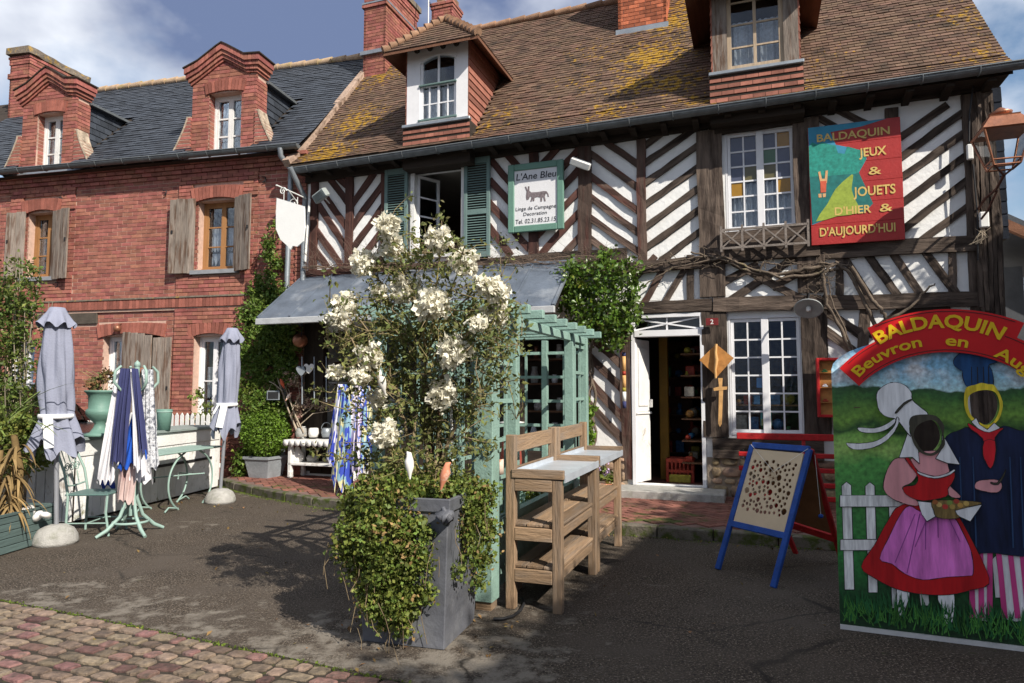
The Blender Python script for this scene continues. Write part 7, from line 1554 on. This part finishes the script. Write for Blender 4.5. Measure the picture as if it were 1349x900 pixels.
def perf(p0, p1, p2, p3, m, name, seed, nh):
    """perforated panel with corners p0 (bottom left) p1 (bottom right) p2 top right p3"""
    ex = (p1 - p0); W_l = ex.length; ex.normalize(); nz = ex.cross(p3 - p0).normalized(); ez = nz.cross(ex).normalized(); H_l = (p3 - p0).dot(ez); rr = random.Random(seed); hs = []; tr = 0
    while len(hs) < nh and tr < 9000:
        tr += 1; r = rr.choice([.014, .014, .016, .018, .022, .029]); x = rr.uniform(.05, W_l - .05); z = rr.uniform(.13, H_l - .10)
        if all(sqrt((x - a) ** 2 + (z - c) ** 2) > r + q + .006 for a, c, q in hs): hs.append((x, z, r))
    loops = [[(0, 0), (W_l, 0), (W_l, H_l), (0, H_l)]] + [[(x + r * cos(2 * pi * k / 10), z + r * sin(2 * pi * k / 10)) for k in range(10)] for x, z, r in hs]
    me = plate(loops, -.005, .005); me.materials.append(m); o = put(name, me, ga); M = Matrix(((ex.x, -nz.x, ez.x, p0.x - ga.location.x), (ex.y, -nz.y, ez.y, p0.y - ga.location.y), (ex.z, -nz.z, ez.z, p0.z), (0, 0, 0, 1))); o.matrix_local = M; return o
I = lambda a, b_, t: a.lerp(b_, t)
perf(I(FL, TL, .38) + (FRr - FL) * .05, I(FRr, TR, .38) - (FRr - FL) * .05, I(FRr, TR, .97) - (FRr - FL) * .05, I(FL, TL, .97) + (FRr - FL) * .05, ply, 'perforated_board', 3, 96)
bkb = MB(); bkb.add([I(BL_, TL, .34), I(BR_, TR, .26), I(BR_, TR, .96), I(BL_, TL, .96)], [(0, 1, 2, 3)]); gb('back_panel', mat('brown_panel', (.22, .10, .045), .7, .2), bkb)
b = MB(); m1 = (I(FL, TL, .97) + I(FRr, TR, .97)) / 2; pk = I(FL, TL, .80).lerp(I(FRr, TR, .80), .55) + nf * .03; b.tube([TL + nf * .02, pk], .0025, 4); b.tube([TR + nf * .02, pk], .0025, 4); b.tube([TR + nf * .01 + Vector((.05, 0, -.05)), TR + Vector((.1, .05, -.55))], .003, 4); gb('strings', ceram, b)
b = MB(); t0 = pk; ex_ = (FRr - FL).normalized(); uz = (TL - FL).normalized(); b.bar(t0 - ex_ * .045 - uz * .05, t0 + ex_ * .045 - uz * .05, .008, .012, nf); b.bar(t0 - ex_ * .045 - uz * .05, t0 + uz * .03, .008, .012, nf); b.bar(t0 + ex_ * .045 - uz * .05, t0 + uz * .03, .008, .012, nf); gb('ball_carrier', ply, b)
b = MB(); sp0 = TR + Vector((.1, .05, -.57)); b.lathe([(0, -.02), (.022, -.01), (.022, .01), (0, .02)], sp0, 8); gb('hanging_peg', blue_m, b)
b = MB(); b.add([FRr.lerp(TR, .34) + Vector((.03, .03, 0)), FRr.lerp(TR, .34) + Vector((.30, .35, .02)), FRr.lerp(TR, .28) + Vector((.05, .25, -.02))], [(0, 1, 2)]); gb('fabric_pocket', black_m, b)
# ================= PAINTED CUT-OUT BOARD =================
o0, o1 = G(1107, 828), G(1349, 858); BF = Fr(o0[0], o0[1], atan2(o1[1] - o0[1], o1[0] - o0[0]))
pb = thing('painted_photo_board', 'large painted face-in-hole board with a Norman couple and red arched title BALDAQUIN Beuvron en Auge', 'photo board', BF, (0, 0, 0))
d1 = lambda x, y: BF.px(1100 + x / 4.498, 400 + y / 4.498); d2 = lambda x, y: BF.px(1100 + x / 2.903, 560 + y / 2.903)
xc_ = BF.px(1242, 470)[0]; WB = xc_ * 2
hole_w = smooth_poly([d1(*p) for p in [(540, 690), (585, 695), (615, 740), (625, 800), (600, 855), (560, 882), (510, 868), (475, 820), (456, 775), (480, 720)]], 4)
hole_m = smooth_poly([d1(*p) for p in [(790, 545), (840, 518), (900, 513), (945, 530), (968, 590), (960, 650), (930, 700), (890, 718), (845, 700), (800, 660), (782, 600)]], 4)
zt = BF.px(1100, 487)[1]; arcp = [(0, .012), (WB, .012), (WB, zt)] + [(xc_ + (WB / 2) * cos(t * pi / 16), zt + .22 * sin(t * pi / 16)) for t in range(1, 16)] + [(0, zt)]
lm_, t, N, L, bs = nmat('painted_landscape'); g_ = N.new('ShaderNodeTexCoord'); sx = N.new('ShaderNodeSeparateXYZ'); L.new(g_.outputs['Object'], sx.inputs[0]); nn = N.new('ShaderNodeTexNoise'); nn.inputs['Scale'].default_value = 3.2; nn.inputs['Detail'].default_value = 6; L.new(g_.outputs['Object'], nn.inputs[0])
mm = N.new('ShaderNodeMath'); mm.operation = 'MULTIPLY_ADD'; L.new(nn.outputs[0], mm.inputs[0]); mm.inputs[1].default_value = .30; L.new(sx.outputs[2], mm.inputs[2]); mr = N.new('ShaderNodeMapRange'); L.new(mm.outputs[0], mr.inputs[0]); mr.inputs[1].default_value = .15; mr.inputs[2].default_value = 2.15; rp = N.new('ShaderNodeValToRGB'); L.new(mr.outputs[0], rp.inputs[0]); e = rp.color_ramp.elements
cols = [(0, (.008, .04, .012)), (.14, (.01, .06, .015)), (.22, (.02, .16, .03)), (.38, (.03, .15, .03)), (.56, (.07, .26, .05)), (.60, (.26, .42, .10)), (.645, (.16, .34, .06)), (.665, (.015, .06, .01)), (.70, (.12, .24, .03)), (.78, (.03, .11, .02)), (.805, (.02, .07, .02)), (.812, (.40, .60, .75)), (.88, (.22, .46, .72)), (1, (.13, .36, .66))]
e[0].position = 0; e[0].color = (*cols[0][1], 1); e[1].position = 1; e[1].color = (*cols[-1][1], 1)
for p_, c_ in cols[1:-1]: q = e.new(p_); q.color = (*[min(.8, h * 1.3) for h in c_], 1)
n3 = N.new('ShaderNodeTexNoise'); n3.inputs['Scale'].default_value = 5; n3.inputs['Detail'].default_value = 5; L.new(g_.outputs['Object'], n3.inputs[0]); r3_ = N.new('ShaderNodeMapRange'); L.new(n3.outputs[0], r3_.inputs[0]); r3_.inputs[1].default_value = .5; r3_.inputs[2].default_value = .68; gt_ = N.new('ShaderNodeMath'); gt_.operation = 'GREATER_THAN'; gt_.inputs[1].default_value = .815; L.new(mr.outputs[0], gt_.inputs[0]); ml = N.new('ShaderNodeMath'); ml.operation = 'MULTIPLY'; L.new(gt_.outputs[0], ml.inputs[0]); L.new(r3_.outputs[0], ml.inputs[1]); mx = N.new('ShaderNodeMix'); mx.data_type = 'RGBA'; L.new(ml.outputs[0], mx.inputs[0]); L.new(rp.outputs[0], mx.inputs[6]); mx.inputs[7].default_value = (.72, .76, .78, 1); n5 = N.new('ShaderNodeTexNoise'); n5.inputs['Scale'].default_value = 34; n5.inputs['Detail'].default_value = 4; L.new(g_.outputs['Object'], n5.inputs[0]); m5 = N.new('ShaderNodeMapRange'); L.new(n5.outputs[0], m5.inputs[0]); m5.inputs[1].default_value = .3; m5.inputs[2].default_value = .7; m5.inputs[3].default_value = .6; m5.inputs[4].default_value = 1.4; h5 = N.new('ShaderNodeHueSaturation'); L.new(mx.outputs[2], h5.inputs['Color']); L.new(m5.outputs[0], h5.inputs['Value']); L.new(h5.outputs[0], bs.inputs['Base Color']); bs.inputs['Roughness'].default_value = .55
me = plate([arcp, hole_w, hole_m], 0, .02); me.materials.append(lm_); put('board_panel', me, pb)
b = MB(); b.box(0, WB, -.012, .0, .0, .03); b.build('bottom_batten', worn_white, pb); b = MB(); b.bar((.15, .02, 1.5), (.15, .75, 0), .05, .04, (1, 0, 0)); b.bar((WB - .15, .02, 1.5), (WB - .15, .75, 0), .05, .04, (1, 0, 0)); b.build('back_strut', bench_m, pb)
lay = [.0]
def ly(loops, m, name, k=4, step=.0014):
    lay[0] += step; b = MB(); y = -lay[0]
    P = smooth_poly(loops[0], k) if k > 1 else loops[0]
    if name not in ('painted_fold', 'painted_stripe', 'painted_fruit', 'painted_hair'):
        q_ = MB()
        for (x0, z0), (x1, z1) in zip(P, P[1:] + P[:1]): q_.bar((x0, y - .0012, z0), (x1, y - .0012, z1), random.uniform(.002, .0055), .0006, (0, 1, 0))
        q_.build('painted_outline', p_blk, pb)
    if len(loops) == 1: b.prism(P, y - .001, y); return b.build(name, m, pb)
    me = plate([smooth_poly(loops[0], k) if k > 1 else loops[0]] + loops[1:], y - .001, y); me.materials.append(m); return put(name, me, pb)
pm = lambda nm, c, v=.12, sc=6, **k: mat('painted_' + nm, tuple(min(.82, q * 1.3) for q in c), .55, min(.6, v * 1.6 + .08), sc * 2, .05, 40, grain='z', **k)
p_white, p_pink, p_red, p_navy, p_skin, p_yel, p_hair, p_blk, p_stripe, p_grass, p_scarf = pm('white', (.70, .69, .64), .12, 14), pm('pink', (.56, .14, .44), .3, 9), pm('red', (.38, .008, .010), .25), pm('navy', (.008, .014, .045), .6, 12), pm('skin', (.58, .26, .27), .12), pm('yellow', (.62, .48, .03), .3, 20), pm('hair', (.05, .045, .03), .3, 20), pm('black', (.012, .012, .012), 0), pm('stripe', (.50, .05, .20)), pm('grass', (.015, .085, .025), .5, 18), pm('scarlet', (.50, .012, .02), .2)
p_fence = pm('fence_white', (.60, .60, .58), .25, 18)
def rect2(x0, y0, x1, y1): return [d2(x0, y0), d2(x1, y0), d2(x1, y1), d2(x0, y1)]
for r in ((25, 220, 62, 630), (115, 222, 152, 640), (205, 300, 240, 700), (315, 560, 350, 690), (600, 500, 632, 660)): ly([[d2(r[0], r[1] + 12), d2((r[0] + r[2]) / 2, r[1] - 4), d2(r[2], r[1] + 10), d2(r[2] + 12, r[3]), d2(r[0] + 12, r[3])]], p_fence, 'painted_picket', 1)
for r in ((18, 268, 300, 312), (20, 436, 190, 478)): ly([rect2(*r)], p_fence, 'painted_rail', 1)
# man
ly([[d2(*p) for p in [(508, 470), (600, 470), (598, 600), (580, 750), (548, 745), (522, 720), (515, 640)]]], p_white, 'painted_trousers', 1); ly([[d2(*p) for p in [(610, 470), (760, 470), (770, 745), (690, 750), (640, 740), (632, 640)]]], p_white, 'painted_trousers', 1)
for a, c in ((508, 6), (545, 2), (580, -2), (612, 24), (655, 30), (700, 26), (745, 22)): ly([[d2(a, 470), d2(a + 20, 470), d2(a + 22 + c, 735), d2(a + c, 735)]], p_stripe, 'painted_stripe', 1)
ly([[d2(*p) for p in [(505, 8), (470, 20), (425, 40), (412, 90), (430, 200), (470, 300), (480, 380), (490, 478), (600, 486), (760, 486), (800, 300), (790, 120), (760, 30), (700, 20), (640, 2), (600, 30), (560, 30)]]], p_navy, 'painted_tunic', 3)
ly([[d1(*p) for p in [(735, 395), (700, 365), (700, 330), (740, 290), (800, 262), (870, 256), (930, 275), (960, 320), (950, 350), (905, 365), (925, 400), (932, 485), (880, 500), (780, 495), (752, 440), (748, 400)]]], pm('cap', (.008, .045, .13), .5, 9), 'painted_cap', 3)
for x in (800, 835, 870, 900): ly([[d1(x, 375), d1(x + 5, 375), d1(x + 8, 480), d1(x + 3, 480)]], p_blk, 'painted_fold', 1, .0008)
ly([[d1(*p) for p in [(765, 510), (790, 490), (830, 480), (862, 470), (900, 478), (940, 488), (985, 580), (975, 660), (945, 705), (890, 740), (835, 715), (785, 670), (760, 600)]], hole_m], p_yel, 'painted_hair', 3)
ly([[d1(*p) for p in [(800, 700), (830, 675), (850, 716), (895, 745), (935, 705), (970, 735), (920, 765), (890, 770), (840, 740)]]], p_white, 'painted_collar', 1)
ly([[d1(*p) for p in [(778, 712), (795, 712), (850, 745), (905, 762), (975, 735), (988, 742), (940, 790), (935, 900), (880, 900), (870, 800), (800, 745)]]], p_scarf, 'painted_scarf', 2); ly([[d2(*p) for p in [(565, 60), (608, 60), (606, 130), (590, 165), (572, 140), (560, 110)]]], p_scarf, 'painted_scarf', 2)
ly([[d2(*p) for p in [(530, 225), (545, 210), (600, 205), (628, 215), (632, 240), (610, 256), (560, 250), (532, 240)]]], p_skin, 'painted_hand', 3); ly([[d2(*p) for p in [(590, 215), (615, 218), (640, 180), (648, 166), (640, 195), (618, 225), (592, 222)]]], p_hair, 'painted_pipe', 2)
for x in (470, 520, 660, 700): ly([[d2(x, 120), d2(x + 4, 120), d2(x + 18, 465), d2(x + 12, 465)]], pm('navy_light_%d' % x, (.02, .05, .12)), 'painted_fold', 1, .0008)
# woman
ly([[d2(*p) for p in [(232, 620), (285, 620), (268, 690), (255, 722), (238, 710)]]], p_white, 'painted_stocking', 2); ly([[d2(*p) for p in [(388, 640), (450, 640), (448, 720), (438, 758), (420, 750), (400, 690)]]], p_white, 'painted_stocking', 2)
ly([[d2(*p) for p in [(255, 300), (200, 360), (150, 450), (98, 535), (150, 580), (230, 620), (330, 640), (430, 642), (510, 625), (582, 600), (560, 520), (510, 420), (460, 330), (430, 290)]]], p_red, 'painted_skirt', 3)
ly([[d2(*p) for p in [(280, 305), (245, 340), (205, 420), (168, 505), (215, 525), (260, 560), (330, 585), (420, 575), (500, 570), (522, 560), (515, 480), (480, 400), (450, 350), (400, 335), (330, 330)]]], p_pink, 'painted_apron', 3)
for x0_, x1_, y1_ in ((300, 225, 520), (318, 270, 560), (340, 340, 470), (385, 388, 425), (420, 470, 440), (352, 300, 460)): ly([[d2(x0_, 335), d2(x0_ + 4, 335), d2(x1_ + 3, y1_), d2(x1_, y1_)]], pm('apron_fold_%d' % x0_, (.22, .05, .22)), 'painted_fold', 1, .0008)
ly([[d2(*p) for p in [(240, 122), (205, 150), (182, 215), (190, 255), (230, 285), (300, 305), (315, 290), (262, 250), (255, 232), (290, 215), (312, 180), (320, 140)]]], p_skin, 'painted_arm', 3)
ly([[d2(*p) for p in [(318, 100), (400, 100), (430, 165), (420, 195), (375, 192), (310, 175), (282, 130), (310, 120)]]], p_skin, 'painted_neckline', 3); ly([[d2(*p) for p in [(425, 225), (445, 240), (475, 268), (455, 275), (425, 262)]]], p_skin, 'painted_arm', 2)
ly([[d2(*p) for p in [(262, 122), (276, 120), (318, 180), (370, 195), (420, 188), (445, 172), (452, 190), (440, 220), (425, 240), (420, 268), (330, 285), (268, 262), (258, 232), (300, 225), (312, 195), (280, 150)]]], p_red, 'painted_bodice', 3)
ly([[d2(*p) for p in [(308, 172), (318, 176), (372, 192), (418, 182), (448, 166), (450, 174), (420, 192), (372, 200), (318, 186)]]], p_white, 'painted_trim', 3)
ly([[d2(*p) for p in [(276, 20), (300, 50), (312, 90), (318, 145), (290, 120), (240, 122)]]], p_white, 'painted_veil', 1); ly([[d2(*p) for p in [(402, 35), (420, 60), (470, 148), (420, 142), (378, 125), (400, 90)]]], p_white, 'painted_veil', 1)
ly([[d1(*p) for p in [(245, 590), (240, 540), (265, 500), (320, 470), (370, 470), (415, 490), (445, 530), (450, 570), (500, 615), (542, 655), (470, 680), (432, 735), (440, 785), (372, 700), (345, 680), (290, 665), (255, 630)]]], p_white, 'painted_bonnet', 3)
ly([[d1(*p) for p in [(360, 670), (345, 720), (290, 780), (220, 815), (120, 825), (62, 822), (100, 858), (200, 855), (290, 815), (350, 750), (372, 690)]]], p_white, 'painted_ribbon', 3); ly([[d1(*p) for p in [(345, 680), (300, 710), (230, 735), (130, 732), (155, 760), (240, 762), (310, 738), (350, 700)]]], p_white, 'painted_ribbon', 3)
ly([[d1(*p) for p in [(438, 745), (430, 700), (450, 665), (520, 655), (590, 665), (635, 720), (632, 770), (640, 830), (600, 880), (555, 897), (500, 880), (462, 835), (445, 790)]], hole_w], p_hair, 'painted_hair', 3)
ly([[d1(*p) for p in [(350, 640), (395, 590), (440, 566), (444, 574), (400, 600), (358, 648)]]], p_hair, 'painted_band', 2)
ly([[d2(*p) for p in [(310, 285), (360, 290), (400, 330), (345, 362), (325, 335)]]], p_white, 'painted_cloth', 1); ly([[d2(*p) for p in [(440, 320), (470, 300), (552, 298), (530, 330), (508, 362), (470, 345)]]], p_white, 'painted_cloth', 1)
ly([[d2(*p) for p in [(370, 320), (380, 345), (430, 352), (470, 345), (450, 320), (550, 296), (520, 285), (400, 280), (360, 288)]]], pm('basket', (.18, .12, .04), .4, 30), 'painted_basket', 2)
for x, y, c in ((390, 298, (.45, .30, .10)), (430, 290, (.16, .22, .05)), (413, 306, (.40, .04, .03)), (455, 285, (.35, .05, .03)), (470, 300, (.45, .25, .06)), (440, 306, (.30, .20, .05)), (492, 293, (.42, .28, .08)), (375, 288, (.3, .1, .03))): r = .016; p = d2(x, y); ly([[(p[0] + r * cos(k * pi / 5), p[1] + r * sin(k * pi / 5)) for k in range(10)]], pm('fruit_%d' % x, c), 'painted_fruit', 1, .0005)
b = MB(); random.seed(6)
for i in range(330):
    x = random.uniform(.02, WB - .02); z = random.uniform(.13, .27) ; hh = random.uniform(.05, .12); lx = random.gauss(0, .02); y = -.047 - random.random() * .001; zb_ = z - .06; b.add([(x - .006, y, zb_), (x + .006, y, zb_), (x + lx, y, zb_ + hh)], [(0, 1, 2)])
b.build('painted_grass', p_grass, pb); b = MB()
for k in range(9):
    a = d1(285 + k * 17, 500 + abs(4 - k) * 8); c = d1(300 + k * 13, 645 - k * 9); b.bar((a[0], -.048, a[1]), ((a[0] + c[0]) / 2 + .004, -.048, (a[1] + c[1]) / 2), .0022, .001, (0, 1, 0))
for k in range(7): a = d1(400 + k * 8, 610 + k * 9); c = d1(445 + k * 9, 690 + k * 2); b.bar((a[0], -.048, a[1]), (c[0], -.048, c[1]), .0022, .001, (0, 1, 0))
b.build('painted_pleats', p_blk, pb); b = MB()
for i in range(260):
    x = random.uniform(.02, WB - .02); zb_ = random.uniform(.05, .16); hh = random.uniform(.05, .11); lx = random.gauss(0, .025); b.add([(x - .004, -.0495, zb_), (x + .004, -.0495, zb_), (x + lx, -.0495, zb_ + hh)], [(0, 1, 2)])
b.build('painted_grass', pm('light_grass', (.05, .17, .03), .4), pb); b = MB()
# red arched title
def circ(a, m_, c): 
    (x1, y1), (x2, y2), (x3, y3) = a, m_, c; A = np.array([[2 * (x2 - x1), 2 * (y2 - y1)], [2 * (x3 - x1), 2 * (y3 - y1)]]); bb_ = np.array([x2 * x2 + y2 * y2 - x1 * x1 - y1 * y1, x3 * x3 + y3 * y3 - x1 * x1 - y1 * y1]); cx_, cy_ = np.linalg.solve(A, bb_); return cx_, cy_, sqrt((x1 - cx_) ** 2 + (y1 - cy_) ** 2)
def arc(a, m_, c, n=16, xs=None):
    cx_, cy_, R = circ(a, m_, c); t0 = atan2(a[1] - cy_, a[0] - cx_); t1 = atan2(c[1] - cy_, c[0] - cx_); return [(cx_ + R * cos(t0 + (t1 - t0) * i / n), cy_ + R * sin(t0 + (t1 - t0) * i / n)) for i in range(n + 1)]
mir = lambda p: (2 * xc_ - p[0], p[1])
iL, iM = BF.px(1131, 508.5), BF.px(1242, 464.5); oL, oM = BF.px(1105.5, 485.6), BF.px(1242, 428); uL, uM, uLb = BF.px(1142, 433), BF.px(1242, 408.5), BF.px(1152, 451)
inner = arc(iL, (xc_, iM[1]), mir(iL), 24); outer = arc(oL, (xc_, oM[1] + .0), mir(oL), 24)
red_t = mat('painted_title_red', (.62, .010, .012), .45, .12, 4, 0); lowband = inner + outer[::-1]; top_ = arc(uL, (xc_, uM[1]), mir(uL), 20); upband = [uLb] + top_ + [mir(uLb)] + [(xc_ + (uLb[0] - xc_) * -s, uLb[1] + .02 * (1 - abs(s))) for s in (.5, 0, -.5)]
b = MB(); b.prism(lowband, -.056, -.04); b.build('title_band', red_t, pb); b = MB(); b.prism(upband, -.053, -.0375); b.build('title_band', red_t, pb)
b = MB(); 
def line(P, y, w_=.004): [b.bar((p[0], y, p[1]), (q[0], y, q[1]), w_, .0015, (0, 1, 0)) for p, q in zip(P[:-1], P[1:])]
cx_, cy_, R_ = circ(iL, (xc_, iM[1]), mir(iL)); line([(cx_ + (x - cx_) * 1.022, cy_ + (y - cy_) * 1.022) for x, y in inner[1:-1]], -.0575); cx2, cy2, R2 = circ(oL, (xc_, oM[1]), mir(oL)); line([(cx2 + (x - cx2) * .978, cy2 + (y - cy2) * .978) for x, y in outer[1:-1]][:6], -.0575); line([(cx2 + (x - cx2) * .978, cy2 + (y - cy2) * .978) for x, y in outer[1:-1]][-6:], -.0575)
c3 = circ(uL, (xc_, uM[1]), mir(uL)); line([(c3[0] + (x - c3[0]) * .985, c3[1] + (y - c3[1]) * .985) for x, y in top_[1:-1]], -.055); b.build('title_outline', p_blk, pb)
tyel = mat('title_yellow', (.80, .52, .01), .5, .06, bump=0)
b = MB(); P1, P2, P3 = BF.px(1158, 454), BF.px(1240, 432.5), BF.px(1314, 448.5); c = circ(P1, P2, P3); a0 = atan2(P1[1] - c[1], P1[0] - c[0]); a1 = atan2(P3[1] - c[1], P3[0] - c[0]); letter(b, 'BALDAQUIN', 0, 0, (a0 - a1) * c[2], .083, -.0625, .03, (*c, a0)); b.build('lettering', tyel, pb)
b = SplitL(tyel, pb); Q1, Q2, Q3 = BF.px(1131, 497), BF.px(1256, 456.5), BF.px(1341, 490); c = circ(Q1, Q2, Q3); ang = lambda x, y: atan2(BF.px(x, y)[1] - c[1], BF.px(x, y)[0] - c[0])
for s_, xa, ya, xb, yb, hgt in (('Beuvron', 1131, 497, 1214, 461.5, .068), ('en', 1243, 456, 1272, 457, .068), ('Auge', 1307, 466, 1364, 500, .068)):
    a0, a1 = ang(xa, ya), ang(xb, yb); letter(b, s_, 0, 0, (a0 - a1) * c[2], hgt, -.0625, .022, (*c, a0))

# ================= NEIGHBOURS =================
nh = thing('grey_neighbour_house', 'grey slate-roofed house far behind the right corner of the timbered house', 'house', WD, (16.5, 22, 0), radians(-22))
b = MB(); b.box(-4, 7, 0, 6, 0, 3.3); b.build('wall', mat('grey_render', (.06, .064, .072), .9, .2), nh)
b = MB(); b.add([(-4.3, -.3, 3.2), (7.3, -.3, 3.2), (7.3, 3, 6.4), (-4.3, 3, 6.4), (-4.3, 6.3, 3.2), (7.3, 6.3, 3.2)], [(0, 1, 2, 3), (3, 2, 5, 4), (0, 3, 4), (1, 5, 2)]); nr_ = b.build('roof', slate_m, nh)
tiled(nr_, 'slate', slate_m, 'slate_roofing', [(-.3, 3.22), (3, 6.42)], lambda y, z: -4.3, lambda y, z: 7.3, .3, .2)
for x in (-2.9, -1.0, 2): b = MB(); b.bbox(x, x + .8, -.05, .0, 1.7, 2.9, .02); wf = b.build('window', worn_white, nh); b = MB(); b.box(x + .08, x + .37, -.07, -.055, 1.78, 2.82); b.box(x + .43, x + .72, -.07, -.055, 1.78, 2.82); b.build('pane', glass_blue, wf)
b = MB(); b.M = Matrix.Translation((-1.0, .62, 4.16)) @ Matrix.Rotation(radians(45.8), 4, 'X'); b.bbox(0, .8, 0, 1.0, 0, .08, .01); sk = b.build('roof_window', worn_white, nh); b = MB(); b.M = Matrix.Translation((-1.0, .62, 4.16)) @ Matrix.Rotation(radians(45.8), 4, 'X'); b.box(.08, .72, .08, .92, .081, .09); b.build('pane', glass_blue, sk)
n2_ = thing('slate_lean_to', 'small slate-roofed outbuilding just right of the corner post', 'outbuilding', T, (10.85, .9, 0)); b = MB(); b.box(.0, .3, .3, 2, 0, 3.35); b.build('wall', MATS['grey_render'], n2_); b = MB(); b.add([(-.15, -.1, 4.15), (-.15, 2, 4.15), (1.5, 2, 3.1), (1.5, -.1, 3.1), (-.15, -.1, 4.07), (1.5, -.1, 3.02), (-.15, 2, 4.07), (1.5, 2, 3.02)], [(0, 3, 2, 1), (4, 6, 7, 5), (0, 4, 5, 3), (2, 3, 5, 7)]); b.build('roof', slate_m, n2_); b = MB(); b.bar((-.15, -.05, 4.0), (1.45, -.05, 2.98), .12, .1, (0, 1, 0)); b.build('rafter', MATS['soffit_wood'], n2_)
tr = thing('garden_trees', 'green trees beyond the roofs at the far right', 'trees', WD, (22, 30, 0)); o = stuff(leaves('foliage', bush_m, clumps([(0, 0, 4, 2.5), (3, 1, 4.5, 2.5), (-3, 0, 3, 2)], 1500, .3), .4, tr)); b = MB(); b.tube([(0, 0, 0), (0, 0, 4)], .25, 8); b.build('trunk', bark, tr)
# house across the lane, outside the frame, whose shade falls over the lower right corner
ac = Vector((8.1, 5.69, 0)); hd = Vector((.415, .91, 0)).normalized(); oa = atan2(hd.y, hd.x)
oh = thing('house_across_lane', 'plain rendered house across the lane, outside the right edge of the view', 'house', WD, ac, oa)
b = MB(); b.box(-16, 0, -7.4, -.35, 0, 5.8); b.build('wall', mat('cream_render', (.45, .42, .36), .9, .1), oh)
b = MB(); b.add([(-16.3, 0, 5.9), (.25, 0, 5.9), (.25, -3.9, 6.9), (-16.3, -3.9, 6.9), (.25, -7.7, 5.9), (-16.3, -7.7, 5.9), (-16.3, 0, 6.0), (.25, 0, 6.0), (.25, -3.9, 7.0), (-16.3, -3.9, 7.0), (.25, -7.7, 6), (-16.3, -7.7, 6)], [(6, 7, 8, 9), (9, 8, 10, 11), (0, 3, 2, 1), (3, 5, 4, 2), (0, 1, 7, 6), (1, 2, 8, 7), (2, 4, 10, 8)]); b.build('roof', slate_m, oh)
for x in (-3, -6.5, -10): b = MB(); b.box(x, x + 1, -.36, -.30, 1, 2.4); wf = b.build('window', white_m, oh); b = MB(); b.box(x + .08, x + .92, -.30, -.295, 1.08, 2.32); b.build('pane', glass, wf)

lt = thing('added_shade_tree', 'leafy tree added along the eave to mottle the shade edge, outside the right edge of the view', 'tree', WD, (5.6, 0.3, 0)); cs = [(4.96 + .415 * k * .5 - .91 * q, -1.21 + .91 * k * .5 + .415 * q, 5.75 + random.uniform(-.35, .35), random.uniform(.2, .42)) for k in range(-3, 16) for q in (random.uniform(.1, .55),)]  # unseen foliage added along the eave to break up its shadow edge
o = stuff(leaves('crown', bush_m, clumps(cs, 3000, .08), .10, lt)); o.location = -lt.location; b = MB(); b.tube([(5.9, .3, 0), (5.8, .3, 2.5), (5.75, .4, 4.6)], [.13, .10, .06], 8)
for c in cs: b.tube([(5.8, .35, 3.6), (lerp_ := (5.8 + c[0]) / 2, (.35 + c[1]) / 2, 4.6), c[:3]], [.05, .03, .012], 5, False)
o = b.build('trunk', bark, lt); o.location = -lt.location

fl_m = mat('fallen_leaf', (.20, .13, .05), .9, .3, 5, 0, per=.5, huev=.03); random.seed(40); P = []
for _ in range(90): P.append((*T.wld(random.uniform(-.5, 8.5), -2.45 - abs(random.gauss(0, .12))), .012))
for _ in range(60): a = random.uniform(0, 6.3); r = abs(random.gauss(.45, .25)); P.append((PM.x + r * cos(a) * 1.2, PM.y + r * sin(a), .012))
for _ in range(70): P.append((random.uniform(-4.5, 3.5), random.uniform(4.0, 8.5), .011))
stuff(struct(leaves('fallen_leaves', fl_m, P, .035, up=6)))['kind'] = 'stuff'
hs = thing('black_hose', 'short black hose lying on the ground by the foot of the pergola post', 'hose', WD, (*G(672, 812), 0)); b = MB(); pts = [Vector((*G(x, y), .012)) - Vector(hs.location) for x, y in ((650, 818), (662, 818), (676, 814), (686, 806), (690, 798), (688, 790))]; b.tube(pts, .012, 7); b.build('tube', black_m, hs)
